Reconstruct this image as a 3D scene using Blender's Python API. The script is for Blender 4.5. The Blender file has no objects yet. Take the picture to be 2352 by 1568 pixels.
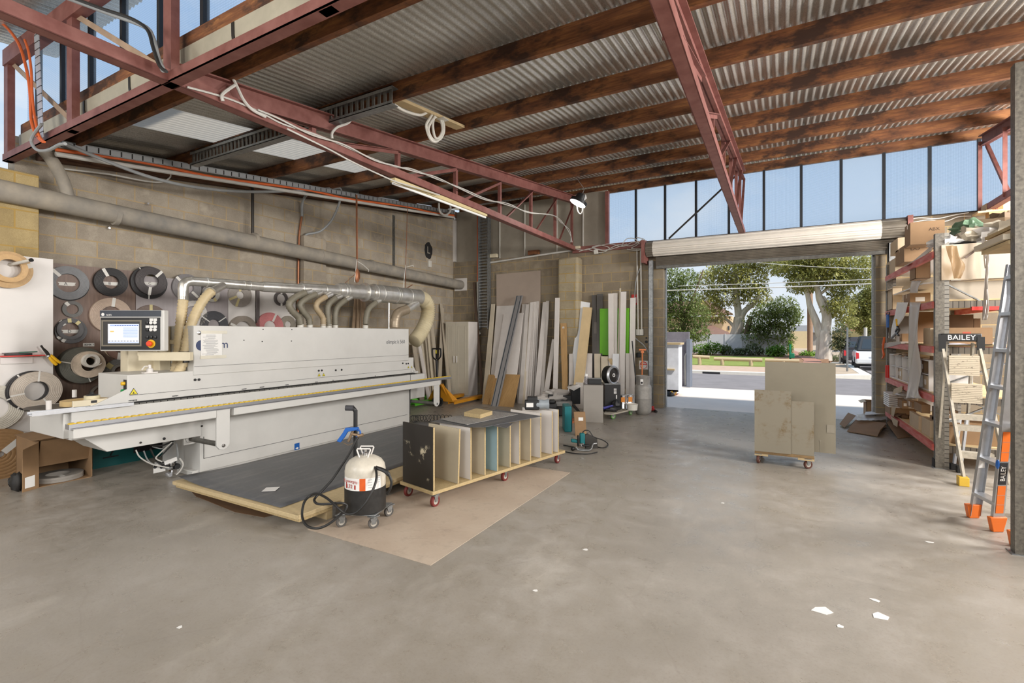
import bpy, bmesh, math, random
from math import sin, cos, pi, radians as R
from mathutils import Vector as V, Matrix, noise
random.seed(7)
SC = bpy.context.scene
COL = SC.collection
# ---------------------------------------------------------------- camera model (metres; X along the front wall, Y towards the street)
FPX, YAW, HOR, EYE = 1104.5, 0.505, 768.3, 1.52
CY, SY = cos(YAW), sin(YAW)
def ray(u, v):
    a = (u-1176)/FPX; b = (HOR-v)/FPX
    return V((a*CY-SY, a*SY+CY, b))
def onZ(u, v, z=0.0):
    d = ray(u, v); k = (z-EYE)/d.z
    return V((d.x*k, d.y*k, z))
def onX(u, v, x):
    d = ray(u, v); k = x/d.x
    return V((x, d.y*k, EYE+d.z*k))
def onY(u, v, y):
    d = ray(u, v); k = y/d.y
    return V((d.x*k, y, EYE+d.z*k))
# ---------------------------------------------------------------- materials
def lin(c):
    c /= 255.0
    return c/12.92 if c <= 0.04045 else ((c+0.055)/1.055)**2.4
def rgb(r, g, b): return (lin(r), lin(g), lin(b), 1)
class NT:
    def __init__(s, name):
        s.m = bpy.data.materials.new(name); s.m.use_nodes = True
        s.t = s.m.node_tree; s.t.nodes.clear()
        s.out = s.n('OutputMaterial'); s.b = s.n('BsdfPrincipled'); s.l(s.b.outputs[0], s.out.inputs[0])
        s.co = None
    def n(s, typ, **kw):
        nd = s.t.nodes.new('ShaderNode'+typ)
        for k, v in kw.items():
            if k in nd.inputs: nd.inputs[k].default_value = v
            else: setattr(nd, k, v)
        return nd
    def l(s, a, b): s.t.links.new(a, b)
    def obj(s):
        if not s.co: s.co = s.n('TexCoord')
        return s.co.outputs['Object']
    def noise(s, scale, detail=4, rough=.55, vec=None, stretch=None):
        v = vec or s.obj()
        if stretch:
            mp = s.n('Mapping'); mp.inputs['Scale'].default_value = stretch; s.l(v, mp.inputs[0]); v = mp.outputs[0]
        nd = s.n('TexNoise', Scale=scale, Detail=detail, Roughness=rough); s.l(v, nd.inputs['Vector'])
        return nd.outputs['Fac']
    def ramp(s, fac, stops):
        r = s.n('ValToRGB'); e = r.color_ramp.elements
        while len(e) < len(stops): e.new(.5)
        for x, (p, c) in zip(e, stops):
            x.position = p; x.color = c if len(c) == 4 else (*c, 1)
        s.l(fac, r.inputs[0]); return r.outputs[0]
    def mix(s, fac, a, b, mode='MIX'):
        m = s.n('Mix'); m.data_type = 'RGBA'; m.blend_type = mode
        for sock, val in ((m.inputs[0], fac), (m.inputs[6], a), (m.inputs[7], b)):
            if hasattr(val, 'is_output'): s.l(val, sock)
            else: sock.default_value = val
        return m.outputs[2]
    def math(s, op, a, b=0.0):
        m = s.n('Math'); m.operation = op
        for i, val in enumerate((a, b)):
            if hasattr(val, 'is_output'): s.l(val, m.inputs[i])
            else: m.inputs[i].default_value = val
        return m.outputs[0]
    def bump(s, h, strength=.3, dist=.01):
        b = s.n('Bump', Strength=strength, Distance=dist); s.l(h, b.inputs['Height']); s.l(b.outputs[0], s.b.inputs['Normal'])
    def set(s, col=None, rough=None, metal=None, **kw):
        for key, val in (('Base Color', col), ('Roughness', rough), ('Metallic', metal)):
            if val is None: continue
            if hasattr(val, 'is_output'): s.l(val, s.b.inputs[key])
            else: s.b.inputs[key].default_value = val
        for k, v in kw.items(): s.b.inputs[k.replace('_', ' ')].default_value = v
        return s.m
_M = {}
def mat(name, c, rough=.55, metal=0.0, var=.12, scale=6, bump=0.0, bscale=60, c2=None, stretch=None, **kw):
    """a surface with a soft mottling of its own colour (dust, wear) and an optional fine grain"""
    if name in _M: return _M[name]
    t = NT(name)
    a = rgb(*c); b = rgb(*c2) if c2 else tuple(max(0, x*(1-var*1.6)) for x in a[:3])+(1,)
    f = t.noise(scale, 5, .6, stretch=stretch)
    fr = t.ramp(f, [(.3, (0, 0, 0)), (.72, (1, 1, 1))])
    col = t.mix(fr, a, b)
    if bump: t.bump(t.noise(bscale, 3, .6, stretch=stretch), bump, .01)
    _M[name] = t.set(col, rough, metal, **kw)
    return _M[name]
def flat(name, c, rough=.5, metal=0.0, **kw):
    if name in _M: return _M[name]
    t = NT(name); _M[name] = t.set(rgb(*c), rough, metal, **kw); return _M[name]
def glow(name, c, strength):
    if name in _M: return _M[name]
    t = NT(name); t.set(rgb(*c), .4); t.b.inputs['Emission Color'].default_value = rgb(*c); t.b.inputs['Emission Strength'].default_value = strength
    _M[name] = t.m; return t.m
# ---------------------------------------------------------------- mesh building
def perp(d):
    d = d.normalized(); a = V((0, 0, 1)) if abs(d.z) < .9 else V((1, 0, 0))
    x = a.cross(d).normalized(); return x, d.cross(x).normalized()
def smooth_path(pts, n=6, closed=False):
    p = [V(q) for q in pts]; out = []; m = len(p)
    for i in range(m if closed else m-1):
        if closed: a, b, c, d = p[(i-1) % m], p[i], p[(i+1) % m], p[(i+2) % m]
        else: a, b, c, d = p[max(i-1, 0)], p[i], p[i+1], p[min(i+2, m-1)]
        for k in range(n):
            t = k/n
            out.append(.5*((2*b)+(c-a)*t+(2*a-5*b+4*c-d)*t*t+(3*b-a-3*c+d)*t**3))
    if not closed: out.append(p[-1])
    return out
class MB:
    def __init__(s): s.v, s.f, s.k, s.mi = [], [], [], 0
    def add(s, vs, fs):
        o = len(s.v); s.v += [V(x) for x in vs]; s.f += [tuple(o+i for i in f) for f in fs]; s.k += [s.mi]*len(fs); return s
    def poly(s, pts): return s.add(pts, [tuple(range(len(pts)))])
    def box(s, x0, x1, y0, y1, z0, z1):
        x0, x1 = sorted((x0, x1)); y0, y1 = sorted((y0, y1)); z0, z1 = sorted((z0, z1))
        return s.hexa([(x0, y0, z0), (x1, y0, z0), (x1, y1, z0), (x0, y1, z0)], [(x0, y0, z1), (x1, y0, z1), (x1, y1, z1), (x0, y1, z1)])
    def hexa(s, lo, hi):
        n = len(lo)
        return s.add(list(lo)+list(hi), [tuple(range(n))[::-1], tuple(range(n, 2*n))]+[(i, (i+1) % n, n+(i+1) % n, n+i) for i in range(n)])
    def prism(s, pts, vec):
        pts = [V(p) for p in pts]; vec = V(vec)
        nrm = sum((pts[i].cross(pts[(i+1) % len(pts)]) for i in range(len(pts))), V())
        if nrm.dot(vec) < 0: pts = pts[::-1]
        return s.hexa(pts, [p+vec for p in pts])
    def slab(s, c, ex, ey, ez):
        """box at c with half-extent vectors"""
        c, ex, ey, ez = V(c), V(ex), V(ey), V(ez)
        return s.prism([c-ex-ey-ez, c+ex-ey-ez, c+ex+ey-ez, c-ex+ey-ez], 2*ez)
    def bar(s, p0, p1, w, h, up=(0, 0, 1)):
        p0, p1 = V(p0), V(p1); d = (p1-p0).normalized(); x = d.cross(V(up))
        if x.length < 1e-4: x = d.cross(V((0, 1, 0)))
        x.normalize(); y = x.cross(d)
        return s.prism([p0-x*w/2-y*h/2, p0+x*w/2-y*h/2, p0+x*w/2+y*h/2, p0-x*w/2+y*h/2], p1-p0)
    def angle(s, p0, p1, w, t, up=(0, 0, 1)):
        """L section"""
        p0, p1 = V(p0), V(p1); d = (p1-p0).normalized(); x = d.cross(V(up)).normalized(); y = x.cross(d)
        return s.prism([p0, p0+x*w, p0+x*w+y*t, p0+x*t+y*t, p0+x*t+y*w, p0+y*w], p1-p0)
    def tube(s, pts, r, n=8, closed=False, cap=True, rib=None):
        p = [V(q) for q in pts]; m = len(p); vs = []; fs = []
        x = None
        for i in range(m):
            if closed: d = p[(i+1) % m]-p[i-1]
            else: d = p[min(i+1, m-1)]-p[max(i-1, 0)]
            if d.length < 1e-9: d = V((0, 0, 1))
            d.normalize()
            if x is None: x, y = perp(d)
            else:
                x = x-d*x.dot(d); x.normalize(); y = d.cross(x)
            rr = r(i/(max(m-1, 1))) if callable(r) else r
            if rib: rr *= rib(i)
            vs += [p[i]+(x*cos(2*pi*k/n)+y*sin(2*pi*k/n))*rr for k in range(n)]
        for i in range(m if closed else m-1):
            for k in range(n):
                a, b = i*n+k, i*n+(k+1) % n; c, e = ((i+1) % m)*n+(k+1) % n, ((i+1) % m)*n+k
                fs.append((a, b, c, e))
        if cap and not closed: fs += [tuple(range(n))[::-1], tuple((m-1)*n+k for k in range(n))]
        return s.add(vs, fs)
    def cyl(s, p0, p1, r0, r1=None, n=16):
        r1 = r0 if r1 is None else r1
        return s.tube([p0, p1], lambda t: r0+(r1-r0)*t, n)
    def lathe(s, base, axis, prof, n=24):
        """prof: list of (radius, height along axis); a closed profile if first == last"""
        base = V(base); d = V(axis).normalized(); x, y = perp(d); vs = []; fs = []; m = len(prof)
        for r, h in prof: vs += [base+d*h+(x*cos(2*pi*k/n)+y*sin(2*pi*k/n))*r for k in range(n)]
        for i in range(m-1):
            for k in range(n): fs.append((i*n+k, i*n+(k+1) % n, (i+1)*n+(k+1) % n, (i+1)*n+k))
        if prof[0] != prof[-1]:
            if prof[0][0] > 1e-6: fs.append(tuple(range(n))[::-1])
            if prof[-1][0] > 1e-6: fs.append(tuple((m-1)*n+k for k in range(n)))
        return s.add(vs, fs)
    def ring(s, c, axis, ri, ro, t, n=40):
        return s.lathe(c, axis, [(ri, 0), (ro, 0), (ro, t), (ri, t), (ri, 0)], n)
    def grid(s, fn, nu, nv):
        vs = [fn(i/nu, j/nv) for i in range(nu+1) for j in range(nv+1)]
        return s.add(vs, [(i*(nv+1)+j, (i+1)*(nv+1)+j, (i+1)*(nv+1)+j+1, i*(nv+1)+j+1) for i in range(nu) for j in range(nv)])
    def blob(s, c, rx, ry, rz, amp=.25, fr=2.0, n=14, seed=0, flatz=None):
        c = V(c); vs = []; fs = []; m = n//2+1
        for i in range(m+1):
            th = pi*i/m
            for k in range(n):
                d = V((sin(th)*cos(2*pi*k/n), sin(th)*sin(2*pi*k/n), cos(th)))
                q = 1+amp*noise.noise(d*fr+V((seed*7.1, seed*3.3, seed)))
                p = c+V((d.x*rx*q, d.y*ry*q, d.z*rz*q))
                if flatz is not None: p.z = max(p.z, flatz)
                vs.append(p)
        for i in range(m):
            for k in range(n): fs.append((i*n+k, i*n+(k+1) % n, (i+1)*n+(k+1) % n, (i+1)*n+k))
        return s.add(vs, fs)
    def bounds(s):
        return V([min(p[i] for p in s.v) for i in range(3)]), V([max(p[i] for p in s.v) for i in range(3)])
MW = {}
def root_mat(o):
    while o is not None:
        if o.name in MW: return MW[o.name]
        o = o.parent
    return Matrix()
def mesh(name, mb, mats, inv=None, smooth=True, ang=35, bev=0, origin=None):
    me = bpy.data.meshes.new(name)
    vs = mb.v
    if inv is not None: vs = [inv @ v for v in vs]
    if origin is not None: vs = [v-origin for v in vs]
    me.from_pydata([tuple(v) for v in vs], [], mb.f)
    mats = mats if isinstance(mats, (list, tuple)) else [mats]
    for m in mats: me.materials.append(m)
    if len(mats) > 1: me.polygons.foreach_set('material_index', mb.k)
    bm = bmesh.new(); bm.from_mesh(me); bmesh.ops.recalc_face_normals(bm, faces=bm.faces); bm.to_mesh(me); bm.free()
    if smooth:
        me.shade_smooth(); me.set_sharp_from_angle(angle=R(ang))
    o = bpy.data.objects.new(name, me); COL.objects.link(o)
    if bev:
        b = o.modifiers.new('edge', 'BEVEL'); b.width = bev; b.segments = 2; b.limit_method = 'ANGLE'; b.angle_limit = R(40); b.harden_normals = False
    return o
def part(name, mb, m, par, label=None, kind=None, **kw):
    """a part (or sub-part) given in world coordinates under its thing"""
    M = root_mat(par)
    o = mesh(name, mb, m, M.inverted(), **kw); o.parent = par
    if label: o['label'] = label
    if kind: o['kind'] = kind
    return o
def tag(o, label, cat, group=None, kind=None):
    if label: o['label'] = label
    if cat: o['category'] = cat
    if group: o['group'] = group
    if kind: o['kind'] = kind
    return o
def thing(name, label, cat, loc=(0, 0, 0), rz=0.0, group=None):
    o = bpy.data.objects.new(name, None); COL.objects.link(o); o.empty_display_size = .1
    o.location = loc; o.rotation_euler = (0, 0, rz)
    MW[o.name] = Matrix.Translation(V(loc)) @ Matrix.Rotation(rz, 4, 'Z')
    return tag(o, label, cat, group)
def solo(name, mb, m, label, cat, group=None, kind=None, **kw):
    """a thing that is one mesh; its origin at the middle of its base"""
    lo, hi = mb.bounds(); c = V(((lo.x+hi.x)/2, (lo.y+hi.y)/2, lo.z))
    o = mesh(name, mb, m, origin=c, **kw); o.location = c; MW[o.name] = Matrix.Translation(c)
    return tag(o, label, cat, group, kind)
def struct(name, mb, m, label=None, cat=None, **kw):
    o = mesh(name, mb, m, **kw); o['kind'] = 'structure'
    if label: o['label'] = label
    if cat: o['category'] = cat
    MW[o.name] = Matrix(); return o
KIDS = {}
def dup(root, loc=None, rz=None, label=None, group=None):
    """a copy of a thing with copies of its parts and sub-parts"""
    r = root.copy(); COL.objects.link(r)
    if loc is not None: r.location = loc
    if rz is not None: r.rotation_euler = (0, 0, rz)
    if label: r['label'] = label
    if group: r['group'] = group
    for ch in root.children:
        c = ch.copy(); COL.objects.link(c); c.parent = r
        for g in ch.children:
            d = g.copy(); COL.objects.link(d); d.parent = c
    MW[r.name] = Matrix.Translation(r.location) @ Matrix.Rotation(r.rotation_euler[2], 4, 'Z')
    return r
def text(body, size, o, ux, uy, m, name='lettering', par=None, depth=.001, align='CENTER', sx=1.0):
    """lettering as a mesh on the plane at o with axes ux (reading direction) and uy (up)"""
    cu = bpy.data.curves.new('t', 'FONT'); cu.body = body; cu.size = size; cu.extrude = depth; cu.align_x = align; cu.align_y = 'CENTER'; cu.resolution_u = 3
    ob = bpy.data.objects.new('t', cu); COL.objects.link(ob)
    dg = bpy.context.evaluated_depsgraph_get(); dg.update()
    me = bpy.data.meshes.new_from_object(ob.evaluated_get(dg))
    bpy.data.objects.remove(ob); bpy.data.curves.remove(cu)
    ux, uy = V(ux).normalized(), V(uy).normalized(); uz = ux.cross(uy)
    mb = MB(); vs = [V(o)+ux*v.co.x*sx+uy*v.co.y+uz*(v.co.z+depth) for v in me.vertices]
    mb.add(vs, [tuple(p.vertices) for p in me.polygons]); bpy.data.meshes.remove(me)
    if par is None: return mb
    return part(name, mb, m, par, smooth=False)
def rect(mb, c, ux, uy, w, h, t=.002):
    """a thin plate centred at c"""
    ux, uy = V(ux).normalized(), V(uy).normalized(); uz = ux.cross(uy).normalized()
    return mb.slab(V(c)+uz*t/2, ux*w/2, uy*h/2, uz*t/2)
EX, EY, EZ = V((1, 0, 0)), V((0, 1, 0)), V((0, 0, 1))
# shared finishes
white_steel = mat('white_painted_steel', (208, 206, 201), .45, var=.05, scale=3)
cream_steel = mat('cream_painted_steel', (220, 208, 180), .5, var=.08, scale=5)
alum = mat('brushed_aluminium', (200, 202, 206), .34, .85, var=.08, scale=20)
galv = mat('galvanised_steel', (158, 160, 160), .42, .7, var=.28, scale=26)
dark_galv = mat('weathered_galvanised_steel', (118, 116, 110), .5, .6, var=.3, scale=18)
red_oxide = mat('red_oxide_painted_steel', (112, 62, 54), .55, var=.22, scale=7, c2=(140, 92, 84))
black_plastic = mat('black_plastic', (26, 26, 27), .45, var=.1)
black_rubber = mat('black_rubber', (34, 33, 32), .7, var=.15)
dark_metal = mat('dark_steel', (62, 58, 54), .45, .6, var=.2)
chrome = flat('bright_chrome', (215, 215, 215), .2, 1.0)
white_lam = mat('white_laminate_board', (222, 217, 212), .42, var=.05, scale=2)
grey_lam = mat('grey_laminate_board', (146, 140, 134), .5, var=.06, scale=3)
chip = mat('raw_chipboard', (196, 172, 126), .8, var=.2, scale=90, bump=.2, bscale=300)
ply = mat('pale_plywood', (205, 181, 138), .65, var=.16, scale=5, stretch=(1, 1, 6))
cardboard = mat('brown_cardboard', (150, 119, 86), .8, var=.12, scale=5, bump=.06, bscale=160)
cardboard_pale = mat('pale_cardboard', (197, 176, 146), .8, var=.1, scale=5, bump=.05, bscale=160)
cardboard_dark = mat('dark_cardboard', (112, 84, 58), .8, var=.12, scale=5, bump=.05, bscale=160)
paper = mat('white_paper', (232, 230, 226), .7, var=.04)
ink = flat('black_ink', (30, 30, 34), .6)
yellow_ink = flat('warning_yellow', (222, 206, 40), .5)
white_pvc = mat('white_pvc_pipe', (214, 210, 200), .4, var=.08)
wire_white = mat('white_cable_sheath', (206, 203, 196), .5, var=.1)
wire_grey = mat('grey_cable_sheath', (148, 150, 150), .5, var=.1)
wire_black = flat('black_cable_sheath', (30, 29, 28), .5)
orange_cable = mat('orange_cable_sheath', (222, 105, 50), .5, var=.12)
blue_plastic = flat('blue_plastic', (32, 92, 170), .4)
teal_plastic = mat('teal_plastic', (10, 112, 118), .45, var=.1)
red_plastic = flat('red_plastic', (206, 44, 34), .45)
# ================================================================ camera, sky, lights
cd = bpy.data.cameras.new('camera'); cam = bpy.data.objects.new('camera', cd); COL.objects.link(cam)
cd.sensor_width = 36; cd.lens = FPX/2352*36; cd.shift_y = -(784-HOR)/2352; cd.clip_start = .05; cd.clip_end = 400
cam.location = (0, 0, EYE); cam.rotation_euler = (R(90), 0, YAW); SC.camera = cam
SC.view_settings.view_transform = 'Standard'; SC.view_settings.look = 'None'; SC.view_settings.gamma = 1; SC.view_settings.use_curve_mapping = False
SC.view_settings.exposure = 0.0
SC.cycles.max_bounces = 8; SC.cycles.diffuse_bounces = 5; SC.cycles.transparent_max_bounces = 12; SC.cycles.use_denoising = True
SC.cycles.sample_clamp_indirect = 8
w = bpy.data.worlds.new('sky'); SC.world = w; w.use_nodes = True
nt = w.node_tree; nt.nodes.clear()
def wn(t, **k):
    n = nt.nodes.new('ShaderNode'+t)
    for a, b in k.items():
        if a in n.inputs: n.inputs[a].default_value = b
        else: setattr(n, a, b)
    return n
wo = wn('OutputWorld'); bg = wn('Background', Strength=1.0); nt.links.new(bg.outputs[0], wo.inputs[0])
tc = wn('TexCoord'); sp = wn('SeparateXYZ'); nt.links.new(tc.outputs['Generated'], sp.inputs[0])
rp = wn('ValToRGB'); e = rp.color_ramp.elements
for _ in range(2): e.new(.5)
for x, (p, c) in zip(e, [(0, (188, 188, 184)), (.02, (232, 240, 248)), (.3, (206, 226, 247)), (.9, (136, 184, 238))]): x.position = p; x.color = rgb(*c)
nt.links.new(sp.outputs[2], rp.inputs[0])
cn = wn('TexNoise', Scale=2.6, Detail=7, Roughness=.58); mp = wn('Mapping'); mp.inputs['Scale'].default_value = (1, 1, 2.6); mp.inputs['Location'].default_value = (3.1, .4, .7)
nt.links.new(tc.outputs['Generated'], mp.inputs[0]); nt.links.new(mp.outputs[0], cn.inputs['Vector'])
cr = wn('ValToRGB'); cr.color_ramp.elements[0].position = .5; cr.color_ramp.elements[1].position = .68; nt.links.new(cn.outputs['Fac'], cr.inputs[0])
mx = wn('Mix'); mx.data_type = 'RGBA'; nt.links.new(cr.outputs[0], mx.inputs[0]); nt.links.new(rp.outputs[0], mx.inputs[6]); mx.inputs[7].default_value = rgb(244, 247, 250)
nt.links.new(mx.outputs[2], bg.inputs['Color'])
sd = bpy.data.lights.new('sun', 'SUN'); sd.energy = 5.5; sd.angle = R(3); sd.color = (1, .95, .88)
sun = bpy.data.objects.new('sun', sd); COL.objects.link(sun); sun.rotation_euler = V((.7, -.32, .95)).to_track_quat('Z', 'Y').to_euler()
def lamp(x, y, z, e, sx, sy, col=(1, .96, .9)):
    d = bpy.data.lights.new('added_fill_light', 'AREA'); d.shape = 'RECTANGLE'; d.size = sx; d.size_y = sy; d.energy = e; d.color = col
    o = bpy.data.objects.new('added_fill_light', d); COL.objects.link(o); o.location = (x, y, z); return o  # area light with no fixture, added out of view to brighten the interior
# ================================================================ structural materials
def block_mat(name, uexpr, off_u, off_z, tone, tone2, mortar, row=.2):
    t = NT(name)
    s = t.n('SeparateXYZ'); t.l(t.obj(), s.inputs[0])
    u = t.math('ADD', s.outputs[uexpr], -off_u+40); z = t.math('ADD', s.outputs[2], -off_z+40)
    c = t.n('CombineXYZ'); t.l(u, c.inputs[0]); t.l(z, c.inputs[1])
    b = t.n('TexBrick', Scale=1.0); b.offset = .5
    b.inputs['Brick Width'].default_value = .4; b.inputs['Row Height'].default_value = row; b.inputs['Mortar Size'].default_value = .0075
    b.inputs['Mortar Smooth'].default_value = .15; b.inputs['Bias'].default_value = -.1
    b.inputs['Color1'].default_value = (.35, .35, .35, 1); b.inputs['Color2'].default_value = (.65, .65, .65, 1); b.inputs['Mortar'].default_value = (0, 0, 0, 1)
    t.l(c.outputs[0], b.inputs['Vector'])
    base = t.ramp(b.outputs['Color'], [(.3, rgb(*tone)), (.7, rgb(*tone2))])
    g = t.noise(140, 3, .7); base = t.mix(.5, base, t.ramp(g, [(.3, (.12, .11, .1)), (.55, (.42, .4, .37)), (.8, (.8, .78, .72))]), 'SOFT_LIGHT')
    st = t.noise(1.1, 6, .65); base = t.mix(t.ramp(st, [(.36, (.55, .55, .55)), (.6, (0, 0, 0))]), base, rgb(tone[0]*.62, tone[1]*.6, tone[2]*.58))
    st2 = t.noise(2.3, 5, .6); base = t.mix(t.ramp(st2, [(.58, (0, 0, 0)), (.75, (.4, .4, .4))]), base, rgb(min(255, tone2[0]*1.18), min(255, tone2[1]*1.17), min(255, tone2[2]*1.15)))
    col = t.mix(b.outputs['Fac'], base, rgb(*mortar))
    h = t.math('SUBTRACT', t.math('MULTIPLY', g, .25), b.outputs['Fac'])
    t.bump(h, .5, .006); t.set(col, .9)
    return t.m
blk_left = block_mat('grey_concrete_block', 1, 2.141, 2.475, (164, 154, 140), (184, 174, 158), (172, 150, 114))
blk_front = block_mat('brown_grey_concrete_block', 0, -3.984, 2.475, (140, 128, 110), (164, 152, 132), (162, 140, 100))
blk_yellow = block_mat('yellowed_concrete_block', 1, 1.75, 2.475, (172, 152, 108), (186, 167, 124), (170, 140, 78))
blk_pale = block_mat('pale_concrete_block', 0, -4.04, 2.475, (160, 148, 124), (176, 164, 138), (166, 138, 78))
def floor_mat():
    t = NT('worn_concrete_floor')
    n1 = t.noise(.9, 8, .62); n2 = t.noise(5, 8, .7); n3 = t.noise(60, 4, .7); n4 = t.noise(1.7, 6, .6, stretch=(1, .35, 1))
    base = t.ramp(n1, [(.3, rgb(142, 135, 125)), (.5, rgb(156, 149, 140)), (.7, rgb(170, 164, 156))])
    base = t.mix(t.ramp(n2, [(.42, (.55, .55, .55)), (.6, (0, 0, 0))]), base, rgb(144, 136, 124))
    base = t.mix(t.ramp(n4, [(.58, (0, 0, 0)), (.72, (.35, .35, .35))]), base, rgb(204, 197, 186))
    base = t.mix(t.ramp(n3, [(.3, (.25, .25, .25)), (.5, (0, 0, 0))]), base, rgb(118, 108, 94))
    # smudges and scuffs
    v = t.n('TexVoronoi', Scale=.55); v.feature = 'DISTANCE_TO_EDGE'; wv = t.n('Mapping'); wv.inputs['Scale'].default_value = (1, .7, 1)
    nv = t.n('TexNoise', Scale=2.5, Detail=4); t.l(t.obj(), nv.inputs['Vector'])
    add = t.mix(.14, t.obj(), nv.outputs['Color']); t.l(add, v.inputs['Vector'])
    crack = t.ramp(v.outputs['Distance'], [(0, (.16, .16, .16)), (.004, (0, 0, 0))])
    base = t.mix(crack, base, rgb(120, 110, 98))
    r = t.ramp(n2, [(.35, (.22, .22, .22)), (.65, (.55, .55, .55))])
    t.bump(t.math('ADD', t.math('MULTIPLY', n3, .5), n2), .12, .01)
    t.set(base, r, 0); t.b.inputs['Specular IOR Level'].default_value = .5
    return t.m
concrete = floor_mat()
def timber_mat():
    t = NT('weathered_dark_timber')
    f = t.noise(3, 6, .65, stretch=(.8, 5, 5)); g = t.noise(22, 4, .6, stretch=(.15, 4, 4)); k = t.noise(1.6, 5, .7, stretch=(1.2, 1, 2.4))
    c = t.ramp(f, [(.3, rgb(92, 54, 30)), (.5, rgb(128, 80, 46)), (.7, rgb(166, 112, 64))])
    c = t.mix(t.ramp(g, [(.35, (.5, .5, .5)), (.6, (0, 0, 0))]), c, rgb(82, 46, 28))
    c = t.mix(t.ramp(k, [(.48, (0, 0, 0)), (.6, (.9, .9, .9))]), c, rgb(52, 32, 22))
    t.set(c, .75); t.bump(g, .2, .005); return t.m
timber = timber_mat()
def roof_mat():
    t = NT('corrugated_zinc_sheet')
    n = t.noise(85, 4, .75); m2 = t.noise(1.2, 5, .6)
    c = t.ramp(n, [(.3, rgb(176, 173, 166)), (.5, rgb(212, 210, 204)), (.7, rgb(236, 234, 228))])
    c = t.mix(t.ramp(m2, [(.4, (.4, .4, .4)), (.65, (0, 0, 0))]), c, rgb(150, 146, 136))
    t.set(c, .3, .62); t.bump(n, .15, .004); return t.m
roof_sheet = roof_mat()
def glass_mat(name, tint, mixw, pattern):
    t = NT(name); tr = t.n('BsdfTransparent'); tl = t.n('BsdfTranslucent'); mxs = t.n('MixShader')
    col = rgb(*tint)
    if pattern:
        s = t.n('SeparateXYZ'); t.l(t.obj(), s.inputs[0])
        fx = t.math('FRACT', t.math('MULTIPLY', s.outputs[0], 50)); fz = t.math('FRACT', t.math('MULTIPLY', s.outputs[2], 50))
        ln = t.math('MAXIMUM', t.math('LESS_THAN', fx, .2), t.math('LESS_THAN', fz, .2))
        col = t.mix(t.math('MULTIPLY', ln, .25), col, rgb(tint[0]*.72, tint[1]*.76, tint[2]*.82))
        t.l(col, tr.inputs[0])
    else: tr.inputs[0].default_value = col
    tl.inputs[0].default_value = rgb(*tint); mxs.inputs[0].default_value = mixw
    t.l(tr.outputs[0], mxs.inputs[1]); t.l(tl.outputs[0], mxs.inputs[2]); t.l(mxs.outputs[0], t.out.inputs[0])
    t.t.nodes.remove(t.b); return t.m
glass_wired = glass_mat('wired_glass', (240, 246, 252), .12, True)
glass_plain = glass_mat('frosted_glass', (244, 248, 252), .16, False)
cement_sheet = mat('fibre_cement_sheet', (163, 154, 139), .85, var=.14, scale=2.4, bump=.1, bscale=120)
# ================================================================ floor and walls
XL, YF, XR, YB = -7.417, 10.25, 6.2, -6.6
mb = MB(); mb.box(XL-.2, XR+.2, YB, YF+.2, -.15, 0); struct('floor', mb, concrete, 'worn grey-beige concrete workshop floor with dusty stains', 'floor')
roofz = lambda y: 3.495+.13*y
mb = MB(); mb.prism([(XL, 2.0, 0), (XL, YF+.2, 0), (XL, YF+.2, roofz(YF)-.27), (XL, 2.0, roofz(2.0)-.27)], (-.2, 0, 0)); mb.prism([(XL-.1, 2.0, roofz(2.0)-.27), (XL-.1, YF+.2, roofz(YF)-.27), (XL-.1, YF+.2, roofz(YF)), (XL-.1, 2.0, roofz(2.0))], (-.1, 0, 0))
mb.box(XL-.2, XL, YB, 2.0, 0, 3.3)
struct('wall_left', mb, blk_left, 'long grey concrete block wall behind the white machine', 'wall')
mb = MB(); mb.box(XR, XR+.2, YB, YF+.2, 0, 4.8); struct('wall_right', mb, blk_left)
OX0, OX1, OZ = -2.08, 1.475, 3.02
mb = MB(); mb.box(XL, OX0, YF, YF+.2, 0, 3.4); mb.box(OX1, XR, YF, YF+.2, 0, 3.47); mb.box(OX0, OX1, YF, YF+.2, OZ, 3.47)
struct('wall_front', mb, blk_front, 'stained brown block wall around the open roller door', 'wall')
mb = MB(); mb.box(XL, -3.3, YF+.08, YF+.14, 3.4, 4.72)
struct('wall_front_upper', mb, cement_sheet, 'grey-beige sheet cladding above the block wall, beside the high window', 'wall')
mb = MB()
for x in (-6.05, -5.35, -4.5, -3.86): mb.box(x-.012, x+.012, YF+.05, YF+.082, 3.42, 4.66)
struct('trim_1', mb, white_pvc, 'thin pale cover strips over the cladding joints', 'trim')
mb = MB(); mb.box(XL+.0, XL+.06, YF-.02, YF+.06, 3.42, 4.5); struct('gap_light_strip', mb, white_lam, 'white strip standing for daylight in the gap at the block wall corner', 'trim')  # light through the corner gap, put in as a white strip
# piers
mb = MB(); mb.box(XL, XL+.19, 1.45, 2.15, 0, 3.3); solo('block_pier', mb, blk_yellow, 'yellowed concrete block pier beside the tall white board', 'pier', bev=.012)
mb = MB(); mb.box(XL, -7.285, 5.63, 6.1, 0, 3.27); solo('block_pier', mb, blk_left, 'grey block pier standing on the long wall behind the ducts', 'pier', bev=.008)
mb = MB(); mb.box(-4.33, -3.84, 9.93, YF, 0, 3.24); solo('block_pier', mb, blk_pale, 'pale rounded block pier on the front wall between the boards', 'pier', bev=.05)
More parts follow.
